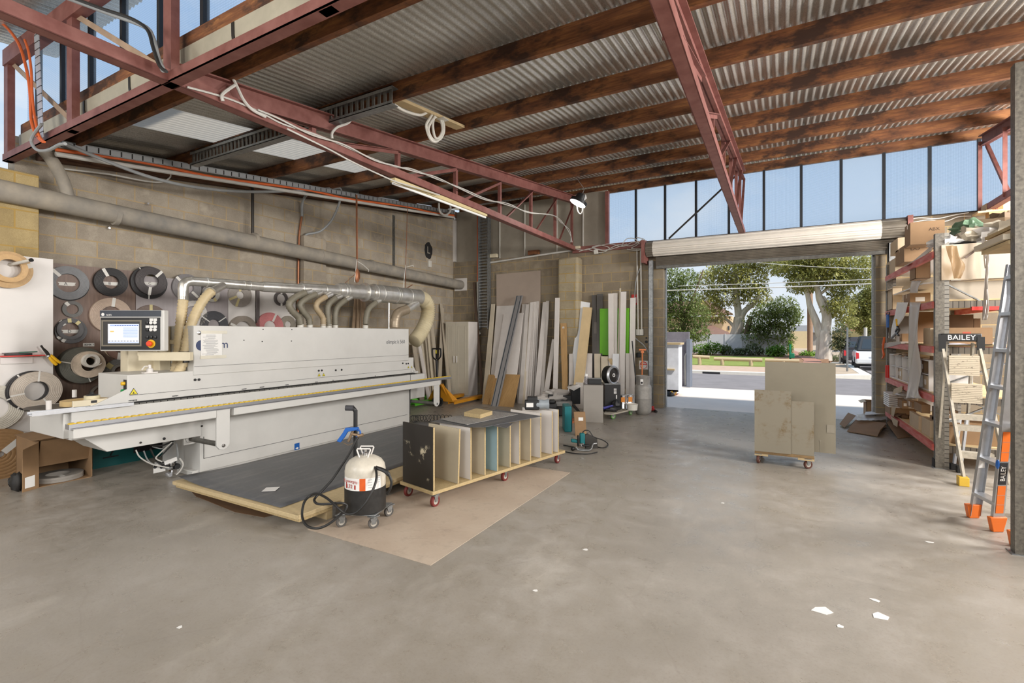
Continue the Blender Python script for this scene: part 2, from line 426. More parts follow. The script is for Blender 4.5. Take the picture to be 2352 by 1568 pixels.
# ================================================================ roof
def corrugated(y0, y1, zf, x0, x1, pitch=.0762, amp=.0105, seg=8):
    mb = MB(); n = int((x1-x0)/pitch*seg)
    mb.grid(lambda a, b: (x0+(x1-x0)*a, y0+(y1-y0)*b, zf(y0+(y1-y0)*b)+amp*sin(2*pi*(x0+(x1-x0)*a)/pitch)), n, 6); return mb
for xa, xb, ya, yb in ((-7.62, -6.26, 2.25, 10.78), (-5.46, 6.4, 2.25, 10.78), (-6.26, -5.46, 6.3, 10.78)):
    struct('ceiling', corrugated(ya, yb, lambda y: roofz(y)+.0105, xa, xb), roof_sheet, 'corrugated zinc roof sheeting over timber purlins', 'roof', ang=60)
t = NT('yellowed_skylight_sheet'); tr_ = t.n('BsdfTranslucent'); tr_.inputs[0].default_value = rgb(214, 206, 192); ms_ = t.n('MixShader'); ms_.inputs[0].default_value = .45; t.set(rgb(186, 180, 170), .5)
t.l(t.b.outputs[0], ms_.inputs[1]); t.l(tr_.outputs[0], ms_.inputs[2]); t.l(ms_.outputs[0], t.out.inputs[0])
struct('ceiling', corrugated(2.25, 6.3, lambda y: roofz(y)+.0105, -6.26, -5.46), t.m, 'dirty translucent skylight strip in the zinc roof', 'roof', ang=60)
struct('ceiling', corrugated(-6.8, 2.42, lambda y: 4.84+.13*(y-2.3), -7.62, 6.4), roof_sheet, 'corrugated roof of the next bay beyond the high windows', 'roof', ang=60)
order = ['beside the gutter', 'second from the gutter', 'third from the gutter', 'fourth from the gutter', 'fifth from the gutter', 'fourth from the street window', 'third from the street window', 'next to the street window']
lab = ['dark timber purlin under the roof, right beside the gutter', 'dark timber purlin with orange lower edge, carrying the grey ladder tray', 'stained timber purlin with the white cable coil hanging at it',
       'dark stained timber purlin, third after the ladder tray purlin one', 'dark stained timber purlin, fourth in line from the street windows', 'dark stained timber purlin, third in line from the street windows',
       'dark stained timber purlin, second in line from the street windows', 'dark timber purlin lying along the top of the street windows']
lab[0] = 'dark timber purlin under the roof, next to the gutter'; lab[3] = 'dark stained timber purlin, fifth in line from the street windows'
for i in range(8):
    y = 2.36+1.165*i; z = roofz(y)
    mb = MB(); mb.box(-7.4, 6.2, y-.022, y+.028, z-.17, z-.0005); solo('timber_purlin', mb, timber, lab[i], 'purlin', 'timber purlins under the roof', smooth=False)
# timber plate on top of the long wall
mb = MB(); mb.prism([(XL+.11, 2.2, roofz(2.2)-.27), (XL+.11, YF, roofz(YF)-.27), (XL+.11, YF, roofz(YF)-.12), (XL+.11, 2.2, roofz(2.2)-.12)], (-.2, 0, 0))
plate_t = mat('split_weathered_timber', (120, 84, 60), .85, var=.3, scale=9, c2=(52, 32, 22), stretch=(1, .5, 3), bump=.4, bscale=30)
solo('wall_plate', mb, plate_t, 'weathered split timber plate along the top of the block wall', 'timber')
# ================================================================ steel trusses
def truss(x, y_near, label):
    t = thing('roof_truss', label, 'roof truss', (x, YF, 3.42), 0, 'steel roof trusses')
    b = MB(); b.box(x-.05, x+.05, y_near, 10.16, 3.41, 3.418); b.box(x-.05, x-.042, y_near, 10.16, 3.41, 3.505); b.box(x+.042, x+.05, y_near, 10.16, 3.41, 3.505); part('bottom_chord', b, red_oxide, t, smooth=False)
    b = MB(); tz = lambda y: 3.33+.13*y-.006
    for dx0, dx1, h0, h1 in ((-.055, .055, -.012, 0), (-.008, .008, -.165, -.012), (-.045, .045, -.165, -.155)):
        b.hexa([(x+dx0, 1.98, tz(1.98)+h0), (x+dx1, 1.98, tz(1.98)+h0), (x+dx1, 10.2, tz(10.2)+h0), (x+dx0, 10.2, tz(10.2)+h0)],
               [(x+dx0, 1.98, tz(1.98)+h1), (x+dx1, 1.98, tz(1.98)+h1), (x+dx1, 10.2, tz(10.2)+h1), (x+dx0, 10.2, tz(10.2)+h1)])
    part('top_chord', b, red_oxide, t, smooth=False)
    ys = [3.22, 4.45, 5.66, 6.92, 8.08, 9.2, 10.14]
    for i, y in enumerate(ys):
        b = MB(); b.angle((x-.02, y, 3.44), (x-.02, y, tz(y)-.1), .05, .007, (0, 1, 0)); part('web_post', b, red_oxide, t, smooth=False)
        if i:
            b = MB(); b.angle((x+.01, ys[i-1]+.06, 3.47), (x+.01, y-.03, tz(y)-.16), .042, .006, (1, 0, 0)); part('web_diagonal', b, red_oxide, t, smooth=False)
    return t
t1 = truss(-4.03, -4.0, 'red oxide steel roof truss above the duct, strung with white cables')
t2 = dup(t1, (-.59, YF, 3.42), 0, 'dusty red steel roof truss ending above the roller door')
t3 = dup(t1, (2.82, YF, 3.42), 0, 'red steel roof truss over the storage rack')
# lattice girder under the high windows
g = thing('lattice_girder', 'red steel lattice girder beneath the high windows and above the gutter', 'girder', (-4, 1.95, 3.4))
b = MB(); b.box(-7.4, 6.2, 1.9, 1.985, 3.41, 3.418); b.box(-7.4, 6.2, 1.9, 1.908, 3.41, 3.485); part('bottom_chord', b, red_oxide, g, smooth=False)
b = MB(); b.box(-7.4, 6.2, 1.9, 1.99, 4.45, 4.62); part('top_chord', b, red_oxide, g, smooth=False)
xs = [-7.36, -5.75, -4.03, -2.3, -.59, 1.1, 2.82, 4.5, 6.1]
for i, x in enumerate(xs):
    b = MB(); b.box(x-.055, x+.055, 1.915, 1.975, 3.41, 4.5); part('web_post', b, red_oxide, g, smooth=False)
    if i:
        b = MB(); b.angle((xs[i-1]+.05, 1.95, 4.45), (x-.06, 1.95, 3.5), .05, .008, (0, 1, 0)); part('web_diagonal', b, mat('dusty_pale_steel', (172, 146, 122), .7, var=.2), g, smooth=False)
# gutter
b = MB(); prof = [(2.03, 3.74), (2.032, 3.65), (2.042, 3.58), (2.06, 3.545), (2.09, 3.535), (2.14, 3.57), (2.32, 3.765), (2.33, 3.775), (2.14, 3.585), (2.09, 3.545), (2.066, 3.555), (2.05, 3.59), (2.04, 3.66), (2.038, 3.74)]
b.prism([(-7.4, y, z) for y, z in prof], (13.6, 0, 0))
gut = thing('box_gutter', 'long beige and galvanised roof gutter with dark straps', 'gutter', (-4, 2.2, 3.5))
part('trough', b, mat('dusty_beige_zinc', (186, 178, 158), .55, .25, var=.14, scale=5), gut)
for x in (-6.95, -5.78, -4.9, -3.4, -2.35, -1.0, .4, 1.8):
    b = MB(); b.prism([(x, y-.006 if i < 4 else y, z-.006) for i, (y, z) in enumerate(prof[:6])]+[(x, y+.002, z+.002) for y, z in prof[:6][::-1]], (.03, 0, 0)); part('strap', b, dark_metal, gut)
# ================================================================ windows
def glazing(name, y, x0, n, z0, z1, wired, dirn, xa, xb, label):
    e = thing(name, label, 'window', (xa, y, z0)); e['kind'] = 'structure'
    f = MB(); f.box(xa, xb, y-.02, y+.03, z0-.04, z0); part('sill', f, dark_metal, e, smooth=False)
    xs = [x0+dirn*k for k in range(n)]
    for x in xs:
        f = MB(); f.box(x-.022, x+.022, y-.03, y+.02, z0, z1); part('mullion', f, flat('window_bar_steel', (44, 46, 50), .5, .3), e, smooth=False)
    ed = [xa]+xs+[xb]
    for i in range(len(ed)-1):
        f = MB(); f.box(ed[i]+.01, ed[i+1]-.01, y-.002, y+.002, z0, z1); part('pane', f, glass_wired if wired(i) else glass_plain, e, smooth=False)
    return e
glazing('window_1', 10.32, -2.664, 15, 3.5, 4.64, lambda i: i not in (1, 2, 7), .608, -3.26, 6.2, 'long strip of wired glass windows above the roller door')
glazing('window_2', 2.1, -7.06, 21, 3.86, 4.8, lambda i: True, .64, -7.4, 6.2, 'high strip of wired glass windows above the gutter')
mb = MB(); mb.box(-7.4, 6.2, 2.045, 2.1, 3.742, 3.86); solo('window_plate', mb, timber, 'dark timber plate between the gutter and the high windows', 'timber', smooth=False)
mb = MB(); mb.box(-3.31, -3.24, 10.2, 10.3, 3.47, 4.66); struct('trim_3', mb, red_oxide, 'red steel post at the end of the street windows', 'trim', smooth=False)
mb = MB(); mb.box(-4.07, -2.42, 10.19, 10.25, 3.36, 3.5); struct('trim_4', mb, red_oxide, 'red steel beam lying on the block wall', 'trim', smooth=False)
# ================================================================ roller door
rd = thing('door_1', 'rolled up corrugated steel roller door above the opening', 'roller door', (-.3, 10.0, 2.88)); rd['kind'] = 'structure'
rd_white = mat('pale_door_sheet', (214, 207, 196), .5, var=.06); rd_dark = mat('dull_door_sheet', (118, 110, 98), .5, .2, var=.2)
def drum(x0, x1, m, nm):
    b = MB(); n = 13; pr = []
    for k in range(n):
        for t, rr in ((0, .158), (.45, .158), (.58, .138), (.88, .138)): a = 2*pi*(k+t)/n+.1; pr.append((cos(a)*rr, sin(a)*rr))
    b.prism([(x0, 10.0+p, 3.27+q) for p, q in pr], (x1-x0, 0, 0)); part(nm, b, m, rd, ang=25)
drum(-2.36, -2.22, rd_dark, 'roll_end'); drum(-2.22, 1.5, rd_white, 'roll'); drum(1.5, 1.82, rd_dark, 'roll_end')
b = MB(); b.grid(lambda u, v: (-2.2+3.98*u, 10.1+.014*sin(v*9*pi), 3.2-.26*v), 2, 60); part('curtain', b, rd_dark, rd)  # darker sheet colour paints in the shade below the roll
b = MB(); b.box(-2.2, 1.8, 10.12, 10.17, 2.88, 2.955); part('bottom_rail', b, dark_galv, rd, smooth=False)
for x in (-2.3, 1.66):
    b = MB(); b.box(x-.045, x-.035, 10.06, 10.2, 0, 3.05); b.box(x-.045, x+.045, 10.06, 10.075, 0, 3.05); b.box(x-.045, x+.045, 10.12, 10.135, 0, 3.05); part('guide_rail', b, galv, rd, smooth=False)
b = MB(); b.box(-2.43, -2.37, 9.82, 10.25, 2.98, 3.44); part('bracket', b, red_oxide, rd, smooth=False)
b = MB(); b.box(1.83, 1.9, 9.85, 10.25, 3.0, 3.44); part('bracket', b, red_oxide, rd, smooth=False)
for x0, x1 in ((OX0-.005, OX0+.03), (OX1-.03, OX1+.005)):
    b = MB(); b.box(x0, x1, YF+.14, YF+.24, 0, OZ); part('jamb_edge', b, galv, rd, smooth=False)

b = MB(); p0, p1 = onY(1536, 548, 10.2), onY(1692, 402, 10.2); b.bar(p0, p1, .03, .03); solo('window_brace', b, dark_metal, 'thin dark brace slanting across the street windows', 'brace', smooth=False)
# ================================================================ edge banding machine
mc = thing('edge_banding_machine', 'long white edge banding machine with control screen and yellow roller rail', 'machine', (-5.8, 4.5, 0))
ws = white_steel; seam = flat('panel_gap_shadow', (70, 68, 66), .8)
b = MB(); b.box(-6.25, -5.47, 2.92, 6.3, .03, .6); b.box(-6.3, -5.5, 2.86, 6.3, 0, .05); part('base_cabinet', b, ws, mc, bev=.006)
b = MB(); b.box(-6.25, -5.452, 1.83, 6.3, .585, .84); b.box(-6.25, -5.5, 1.79, 1.84, .6, .835); b.box(-6.25, -5.452, 6.31, 6.68, .424, .838); part('machine_bed', b, ws, mc, bev=.006)
b = MB(); b.prism([(-5.455, 1.92, .588), (-5.455, 2.09, .432), (-5.455, 2.93, .425), (-5.455, 2.93, .588)], (-.5, 0, 0)); part('apron', b, ws, mc, bev=.004)
b = MB(); b.box(-5.4705, -5.466, 2.955, 6.24, .171, .175); b.box(-5.4705, -5.466, 2.955, 2.96, .171, .41); b.box(-5.4705, -5.4495, 6.296, 6.3, .17, .84); part('panel_seam', b, seam, mc, smooth=False)
# feed track with its dark chain
b = MB(); b.box(-5.75, -5.48, 1.95, 6.45, .838, .862); part('feed_track', b, black_rubber, mc, smooth=False)
b = MB()
for k in range(72): y = 1.98+k*.0625; b.box(-5.49, -5.462, y, y+.054, .842, .853)
part('feed_chain', b, dark_galv, mc, smooth=False)
# pressure beam and hood
b = MB(); b.box(-6.1, -5.482, 2.262, 6.42, .866, 1.13); part('pressure_beam', b, ws, mc, bev=.006)
b = MB(); b.box(-5.4835, -5.479, 2.28, 6.4, .931, .934); part('beam_seam', b, seam, mc, smooth=False)
b = MB(); b.prism([(-5.484, 2.27, .868), (-5.484, 1.99, .868), (-5.484, 2.03, .886), (-5.484, 2.27, 1.0)], (-.012, 0, 0)); b.box(-5.8, -5.49, 1.98, 2.27, .868, .874); part('guard_plate', b, ws, mc)
b = MB(); b.box(-6.2, -5.47, 2.856, 6.28, 1.085, 1.617); part('hood', b, ws, mc, bev=.006)
b = MB(); b.box(-5.4735, -5.467, 2.86, 6.275, 1.176, 1.179); part('hood_seam', b, seam, mc, smooth=False)
# round black lock knobs
def dots(lst, x, r, m, nm, d=.012):
    for u, v in lst:
        p = onX(u, v, x); q = MB(); q.lathe((x-.002, p.y, p.z), (1, 0, 0), [(r, 0), (r, d*.7), (r*.7, d)], 14); part(nm, q, m, mc)
dots([(448, 872), (457, 871.5), (732, 851), (739, 850.5), (771, 850), (784.5, 849), (925, 834), (933, 835), (937.5, 834.5)], -5.48, .0135, black_plastic, 'lock_knob')
dots([(604, 756), (670, 756.5), (560, 781), (602, 784), (669, 783)], -5.47, .006, black_plastic, 'screw')
dots([(323, 1016), (463.5, 978)], -5.452, .01, dark_metal, 'bolt'); dots([(377, 1007)], -5.452, .013, black_plastic, 'cap_plug')
# warning triangles
def tri(u, v, s, x):
    p = onX(u, v, x); q = MB(); f = lambda k, d: [(x+d, p.y+k*s*sin(a), p.z+k*s*cos(a)) for a in (0, 2*pi/3, 4*pi/3)]
    q.prism(f(1, 0), (.0015, 0, 0)); o = part('warning_triangle', q, ink, mc, smooth=False)
    q = MB(); q.prism(f(.82, .001), (.0015, 0, 0)); part('yellow_field', q, yellow_ink, o, smooth=False)
    q = MB(); q.box(x+.002, x+.0032, p.y-.3*s, p.y+.34*s, p.z-.28*s, p.z-.2*s); q.prism([(x+.002, p.y-.25*s, p.z-.2*s), (x+.002, p.y, p.z+.18*s), (x+.002, p.y+.1*s, p.z-.2*s)], (.0012, 0, 0)); part('symbol', q, ink, o, smooth=False)
tri(307, 901, .042, -5.479); tri(733, 861.5, .028, -5.479); tri(743.5, 861, .028, -5.479); tri(938, 843.5, .024, -5.479); tri(945.5, 843, .024, -5.479)
for u, v, L in ((404, 908.7, .07), (306, 919, .075), (561, 893, .06), (602, 888.5, .06), (660, 883.5, .055), (727, 877, .05), (765, 873, .02), (862, 863, .02), (944, 852, .018)):
    p = onX(u, v, -5.48); q = MB()
    for k in range(max(2, int(L/.012))): q.box(-5.4815, -5.4785, p.y-L/2+k*.012, p.y-L/2+k*.012+.009, p.z-.003-.002*(k % 2), p.z+.004)
    part('scale_marking', q, ink, mc, smooth=False)
# blue sticker
p = onX(682, 1025, -5.47); q = MB(); rect(q, p, EY, EZ, .075, .085); st = part('blue_sticker', q, flat('sticker_blue', (28, 92, 168), .4), mc, smooth=False)
q = MB(); q.prism([(-5.466, p.y-.026, p.z-.022), (-5.466, p.y, p.z-.036), (-5.466, p.y+.026, p.z-.022), (-5.466, p.y, p.z-.008)], (.001, 0, 0)); part('white_mark', q, paper, st, smooth=False)
# lettering on the hood
text('olimpic k 560', .088, onX(909, 785, -5.469), EY, EZ, flat('grey_lettering', (96, 98, 102), .5), 'model_lettering', mc, .0006, sx=.92)
q = MB(); p = onX(463, 793, -5.469); q.lathe((-5.4695, p.y, p.z), (1, 0, 0), [(.058, 0), (.058, .001)], 28); part('logo_disc', q, flat('navy_ink', (24, 44, 88), .5), mc, label='dark blue round logo half hidden by the notice', smooth=False)
text('m', .125, onX(515, 791, -5.469), EY, EZ, flat('navy_ink', (24, 44, 88), .5), 'logo_letter', mc, .0006)
p = onX(457, 764, -5.47); q = MB(); q.lathe((-5.471, p.y, p.z), (1, 0, 0), [(.022, 0), (.022, .006), (.014, .009)], 16); part('hood_lock', q, chrome, mc)
# buttons on the end
for u, v, m in ((287, 880, flat('button_yellow', (226, 178, 30), .4)), (288, 897, flat('button_green', (22, 140, 70), .4))):
    p = onX(u+4, v, -5.53); q = MB(); q.lathe((p.x, 2.262, p.z), (0, -1, 0), [(.018, 0), (.018, .03), (.012, .034)], 16); part('push_button', q, m, mc)
q = MB(); p = onX(292, 889, -5.53); q.box(-5.555, -5.5, 2.258, 2.263, p.z-.075, p.z+.075); part('button_plate', q, ink, mc, smooth=False)
# yellow roller rail
b = MB(); b.box(-4.975, -4.9, 1.632, 6.72, .765, .806); part('support_rail', b, mat('anodised_rail', (176, 178, 184), .3, .75, var=.06), mc, smooth=False)
b = MB(); b.box(-4.9, -4.897, 1.64, 6.715, .774, .776); b.box(-4.9, -4.897, 1.64, 6.715, .769, .7705); part('rail_groove', b, seam, mc, smooth=False)
b = MB(); b.prism([(-4.95, 1.634, .804), (-4.95, 1.645, .816), (-4.95, 1.672, .816), (-4.95, 1.686, .804)], (.04, 0, 0)); rl = part('roller', b, flat('roller_yellow', (214, 178, 40), .45), mc, smooth=False)
for k in range(1, 96):
    o = rl.copy(); o.location.y += k*.053; COL.objects.link(o)
b = MB(); b.box(-4.96, -4.905, 1.66, 2.775, .69, .765); b.box(-4.96, -4.905, 2.95, 6.42, .69, .765); part('rail_cover', b, ws, mc, bev=.003)
for y0, z0 in ((2.782, .352), (6.275, .335)):
    b = MB(); yc = y0+.068
    b.prism([(-4.94, y0, .77), (-4.94, y0, z0+.05), (-4.94, y0+.03, z0+.012), (-4.94, yc, z0), (-4.94, y0+.106, z0+.012), (-4.94, y0+.136, z0+.05), (-4.94, y0+.136, .77)], (.022, 0, 0)); part('support_arm', b, ws, mc, bev=.004)
    b = MB(); b.lathe((-4.92, yc, z0+.045), (1, 0, 0), [(.018, 0), (.018, .008), (.009, .008), (.009, .016)], 12); part('arm_bolt', b, chrome, mc)
    b = MB(); b.cyl((-5.55, yc, z0+.05), (-4.94, yc, z0+.05), .026); part('support_rod', b, dark_galv, mc)
    b = MB(); b.box(-5.56, -5.535, yc-.06, yc+.06, z0-.01, z0+.11); b.lathe((-5.54, yc, z0+.05), (1, 0, 0), [(.045, 0), (.045, .02), (.03, .03)], 14); part('rod_flange', b, ws, mc)
# tape infeed at the near end
b = MB(); b.prism([(-5.40, 1.56, .842), (-5.40, 1.56, .872), (-5.405, 1.56, .872), (-5.405, 1.56, .847), (-5.50, 1.56, .847), (-5.50, 1.56, .872), (-5.505, 1.56, .872), (-5.505, 1.56, .842)], (0, .72, 0)); part('infeed_channel', b, alum, mc, smooth=False)
b = MB(); b.lathe((-5.82, 1.84, .856), EZ, [(.21, 0), (.21, .006)], 40); part('tape_table', b, mat('dusty_dark_plate', (92, 86, 78), .6, .2, var=.2), mc)
b = MB(); b.box(-5.53, -5.5, 1.86, 2.25, .866, .925); part('tape_guide', b, cream_steel, mc, bev=.003)
p = onX(216, 922, -5.499); b = MB(); b.box(-5.5, -5.4985, p.y-.022, p.y+.022, p.z-.012, p.z+.012); part('guide_window', b, ink, mc, smooth=False)
for u, v in ((112, 940), (171, 912)):
    p = onZ(u, v, .868); b = MB(); b.lathe(p, EZ, [(.02, 0), (.02, .075), (.017, .078)], 16); part('guide_peg', b, white_lam, mc)
# control screen on its arm
px = onX(303, 759, -5.72); ux = V((CY, SY, 0)); fr = V((SY, -CY, 0)); W, Hh = .335, .215
k = (px-V((0, 0, EYE))).dot(V((-SY, CY, 0)))/FPX   # metres per picture element at the screen
W, Hh = 147*k, 94*k
def fp(du, dv, d=0): return px+ux*(du*k)+EZ*(dv*k)+fr*d
b = MB(); b.slab(px-fr*.035, ux*W/2, EZ*Hh/2, fr*.034); hs = part('control_panel', b, ws, mc, bev=.008)
b = MB(); rect(b, fp(-3, -7, 0), ux, EZ, 136*k, 74*k, .003); part('panel_face', b, black_plastic, hs, smooth=False)
b = MB(); rect(b, fp(-3, 39, 0), ux, EZ, 140*k, 14*k, .003); part('panel_header', b, mat('blue_grey_header', (58, 64, 74), .45), hs, smooth=False)
q = text('scm', 7.5*k, fp(-52, 36.5, .0035), ux, EZ, paper); q.lathe(fp(-66, 37, .0035), fr, [(3.6*k, 0), (3.6*k, .001)], 16); part('panel_logo', q, paper, hs, smooth=False)
b = MB(); rect(b, fp(-23, -6, .003), ux, EZ, 92*k, 60*k, .003); part('screen_bezel', b, mat('screen_bezel_grey', (128, 120, 104), .4), hs, smooth=False)
b = MB(); rect(b, fp(-23, -6, .006), ux, EZ, 84*k, 54*k, .001); part('screen_surround', b, flat('screen_surround', (58, 56, 54), .4), hs, smooth=False)
scr = MB(); rect(scr, fp(-18, -7, .0075), ux, EZ, 71*k, 44*k, .001); part('screen', scr, glow('lit_screen_white', (228, 232, 244), .55), hs, smooth=False)
b = MB(); rect(b, fp(-16, 12, .0086), ux, EZ, 66*k, 4*k, .0006)
for j in range(9): rect(b, fp(-2, 6-j*2.6, .0086), ux, EZ, 34*k, 1.7*k, .0006)
rect(b, fp(-18, -27.2, .0086), ux, EZ, 70*k, 2*k, .0006); part('screen_table', b, glow('lit_screen_blue', (150, 168, 226), .5), hs, smooth=False)
b = MB()
for j in range(10): rect(b, fp(-50+j*7, -24, .0086), ux, EZ, 4.6*k, 1.4*k, .0006); rect(b, fp(-36+j*5.6, 12, .0092), ux, EZ, 2.6*k, 1.6*k, .0006)
part('screen_text', b, flat('screen_text_dark', (70, 78, 110), .5), hs, smooth=False)
b = MB(); rect(b, fp(-44, -2, .0086), ux, EZ, 9*k, 3.4*k, .0006); part('screen_icon', b, glow('lit_screen_orange', (232, 170, 96), .5), hs, smooth=False)
for i in range(3):
    for j, yy in enumerate((25, 9)):
        if not (i == 0 and j == 0):
            b = MB(); rect(b, fp(36+i*9, yy, .003), ux, EZ, 8*k, 6*k, .001); part('button_label', b, paper, hs, smooth=False)
    for j, yy in enumerate((18, 2, -15)):
        b = MB(); b.lathe(fp(36+i*9, yy, .003), fr, [(3.8*k, 0), (3.8*k, .008), (2.4*k, .01)], 14); part('round_button', b, paper if (i, j) in ((1, 0), (2, 0), (2, 1), (1, 1)) else black_plastic, hs)
b = MB(); b.lathe(fp(45, -30, .003), fr, [(9.5*k, 0), (9.5*k, .006)], 22); es = part('emergency_collar', b, flat('emergency_yellow', (226, 176, 26), .4), hs)
b = MB(); b.lathe(fp(44, -30, .009), fr, [(4.5*k, 0), (4.5*k, .012), (6.3*k, .014), (6.3*k, .024), (4.5*k, .03)], 20); part('emergency_button', b, flat('emergency_red', (226, 70, 36), .4), es)
# bracket arm and post carrying the screen
b = MB(); b.slab(fp(62, -60, -.1), ux*60*k, EZ*10*k, fr*.03); b.slab(fp(18, -50, -.1), ux*18*k, EZ*9*k, fr*.03); part('screen_arm', b, cream_steel, mc, bev=.004)
b = MB(); b.box(-6.22, -6.05, 2.5, 2.84, .84, 1.56); part('electrical_column', b, cream_steel, mc, bev=.006)
b = MB(); b.box(-6.25, -5.92, 2.74, 2.85, 1.1, 1.61); part('rear_column', b, cream_steel, mc, bev=.005)
b = MB(); b.box(-5.66, -5.55, 2.8, 2.852, 1.22, 1.34); part('socket_block', b, black_plastic, mc, smooth=False)
# little valve on the beam
p = onX(344, 862, -5.6); b = MB(); b.box(p.x-.03, p.x+.03, p.y-.06, p.y+.06, 1.13, 1.14); b.lathe((p.x, p.y, 1.14), EZ, [(.028, 0), (.028, .035), (.015, .04), (.012, .075)], 14); b.tube([(p.x, p.y, 1.2), (p.x+.01, p.y-.05, 1.2), (p.x+.02, p.y-.08, 1.165)], .006); part('air_nozzle', b, white_lam, mc)
# air preparation unit and hoses under the bed
Q = lambda u, v, x=-5.62: onX(u, v, x)
b = MB(); c = Q(366, 1074, -5.66); b.slab(c, (0, .055, 0), (0, 0, .045), (.004, 0, 0)); part('valve_bracket', b, ws, mc, smooth=False)
for du in (-10, 5):
    c = Q(366+du, 1072, -5.655); b = MB(); b.lathe(c, EX, [(.017, 0), (.017, .004)], 14); part('bracket_hole', b, ink, mc, smooth=False)
for u, v, r, m in ((398, 1082, .03, chrome), (388, 1090, .024, alum), (406, 1070, .03, black_plastic), (395, 1066, .02, chrome)):
    c = Q(u, v); b = MB(); b.lathe(c, EX, [(r, -.03), (r, .02), (r*.8, .028)], 14); part('air_regulator', b, m, mc)
for i, pts in enumerate(([(330, 1035), (345, 1062), (385, 1075), (400, 1062)], [(345, 1030), (362, 1060), (390, 1070), (404, 1060)], [(395, 1015), (368, 1040), (358, 1052), (372, 1060)], [(405, 1018), (408, 1045), (404, 1064)], [(398, 1018), (372, 1045), (362, 1058), (380, 1062)], [(412, 1052), (420, 1065), (414, 1080), (404, 1090)], [(350, 1025), (372, 1030), (392, 1020), (402, 1012)], [(345, 1022), (368, 1024), (390, 1016), (400, 1010)], [(312, 1033), (322, 1050), (350, 1066), (388, 1074)])):
    b = MB(); b.tube(smooth_path([Q(u, v, -5.66+.02*(i % 3)) for u, v in pts], 6), .007+.002*(i % 2), 6); part('air_hose', b, [wire_grey, wire_black, wire_white][i % 3], mc)
c = Q(392, 1058, -5.63); b = MB(); b.slab(c, (0, .06, .012), (0, -.004, .02), (.004, 0, 0)); part('hose_tag', b, paper, mc, smooth=False)
# white block at the far end of the beam
b = MB(); b.box(-5.62, -5.5, 6.43, 6.56, .855, .885); b.bar((-5.55, 6.44, .99), (-5.55, 6.53, .88), .02, .04); part('outfeed_guide', b, ws, mc, smooth=False)

# tape coil lying on the infeed table
c = onZ(205, 917, .905)
tc = thing('tape_coil', 'cream edge tape coil lying flat on the machine infeed table', 'edge tape', (-5.72, 2.02, .863))
b = MB(); b.ring((-5.72, 2.02, .863), EZ, .1, .175, .045, 44); part('coil', b, mat('cream_edge_tape', (216, 186, 132), .5, var=.06), tc)
b = MB(); b.lathe((-5.68, 2.06, .9), EZ, [(.06, 0), (.06, .045), (.05, .045)], 28); part('hub', b, mat('cream_hub', (214, 204, 172), .5), tc)
b = MB(); b.lathe((-5.68, 2.06, .945), EZ, [(.045, 0), (.04, .01), (.015, .012), (.015, .03)], 18); part('hub_knob', b, black_plastic, tc)
# notice taped to the hood
p = onX(486, 791, -5.467); nt_ = thing('paper_notice', 'white typed notice taped over the blue logo on the machine hood', 'notice', tuple(p))
b = MB(); rect(b, p, EY, EZ, .225, .27, .0015); part('sheet', b, paper, nt_, smooth=False)
b = MB()
random.seed(3)
for j in range(20):
    L = random.uniform(.08, .16); rect(b, p+V((.0016, -.01+random.uniform(-.02, .02), .105-j*.0115)), EY, EZ, L, .0032, .0004)
part('typed_lines', b, flat('typed_ink', (120, 120, 124), .7), nt_, smooth=False)
for s, ww in ((1, .3), (-1, .28)):
    b = MB(); rect(b, p+V((.0016, .02, s*.137)), EY, EZ, ww, .035, .0008); part('masking_tape', b, mat('old_clear_tape', (214, 208, 190), .35, var=.1), nt_, smooth=False)
# ================================================================ extraction duct
du = thing('extraction_duct', 'silver dust extraction duct with flexible hoses above the white machine', 'duct', (-5.95, 5, 1.62))
duct_m = mat('dusty_silver_duct', (214, 212, 208), .3, .7, var=.06, scale=9, c2=(186, 182, 172))
dc = [(440, 645.5), (500, 650), (600, 658), (690, 663), (775, 667), (850, 672), (962, 683)]
DX = -5.95
cp = [onX(u, v, DX) for u, v in dc]; rad = [.052, .056, .068, .078, .095, .128, .158]
ys = [c.y for c in cp]
def at_y(y):
    for i in range(len(ys)-1):
        if y <= ys[i+1] or i == len(ys)-2:
            t = (y-ys[i])/(ys[i+1]-ys[i]); return cp[i].lerp(cp[i+1], t), rad[i]+(rad[i+1]-rad[i])*t
b = MB()
for i in range(len(cp)-1):
    r = rad[i+1] if i else rad[1]
    a, c = cp[i], cp[i+1]; d = (c-a); L = d.length
    r0 = [.054, .058, .07, .082, .118, .15][i]
    b.lathe(a, d, [(r0*.9, 0), (r0, .05), (r0, L-.03), ([.058, .07, .082, .118, .15, .15][i])*.97 and (r0, L)][:4], 24)
part('main_pipe', b, duct_m, du)
for y, rr in ((3.25, .062), (3.7, .066), (3.78, .066), (4.55, .078), (4.95, .09), (5.3, .124), (5.36, .124), (5.75, .154), (5.95, .154), (6.1, .154), (6.45, .156), (6.5, .156), (6.8, .156)):
    c, _ = at_y(y); r0 = .058 if y < 3.94 else .07 if y < 4.5 else .082 if y < 5.1 else .118 if y < 5.6 else .15
    b = MB(); b.lathe(c-EY*.012, EY, [(r0, 0), (r0+.006, .004), (r0+.006, .02), (r0, .024)], 24); part('joint_band', b, duct_m, du)
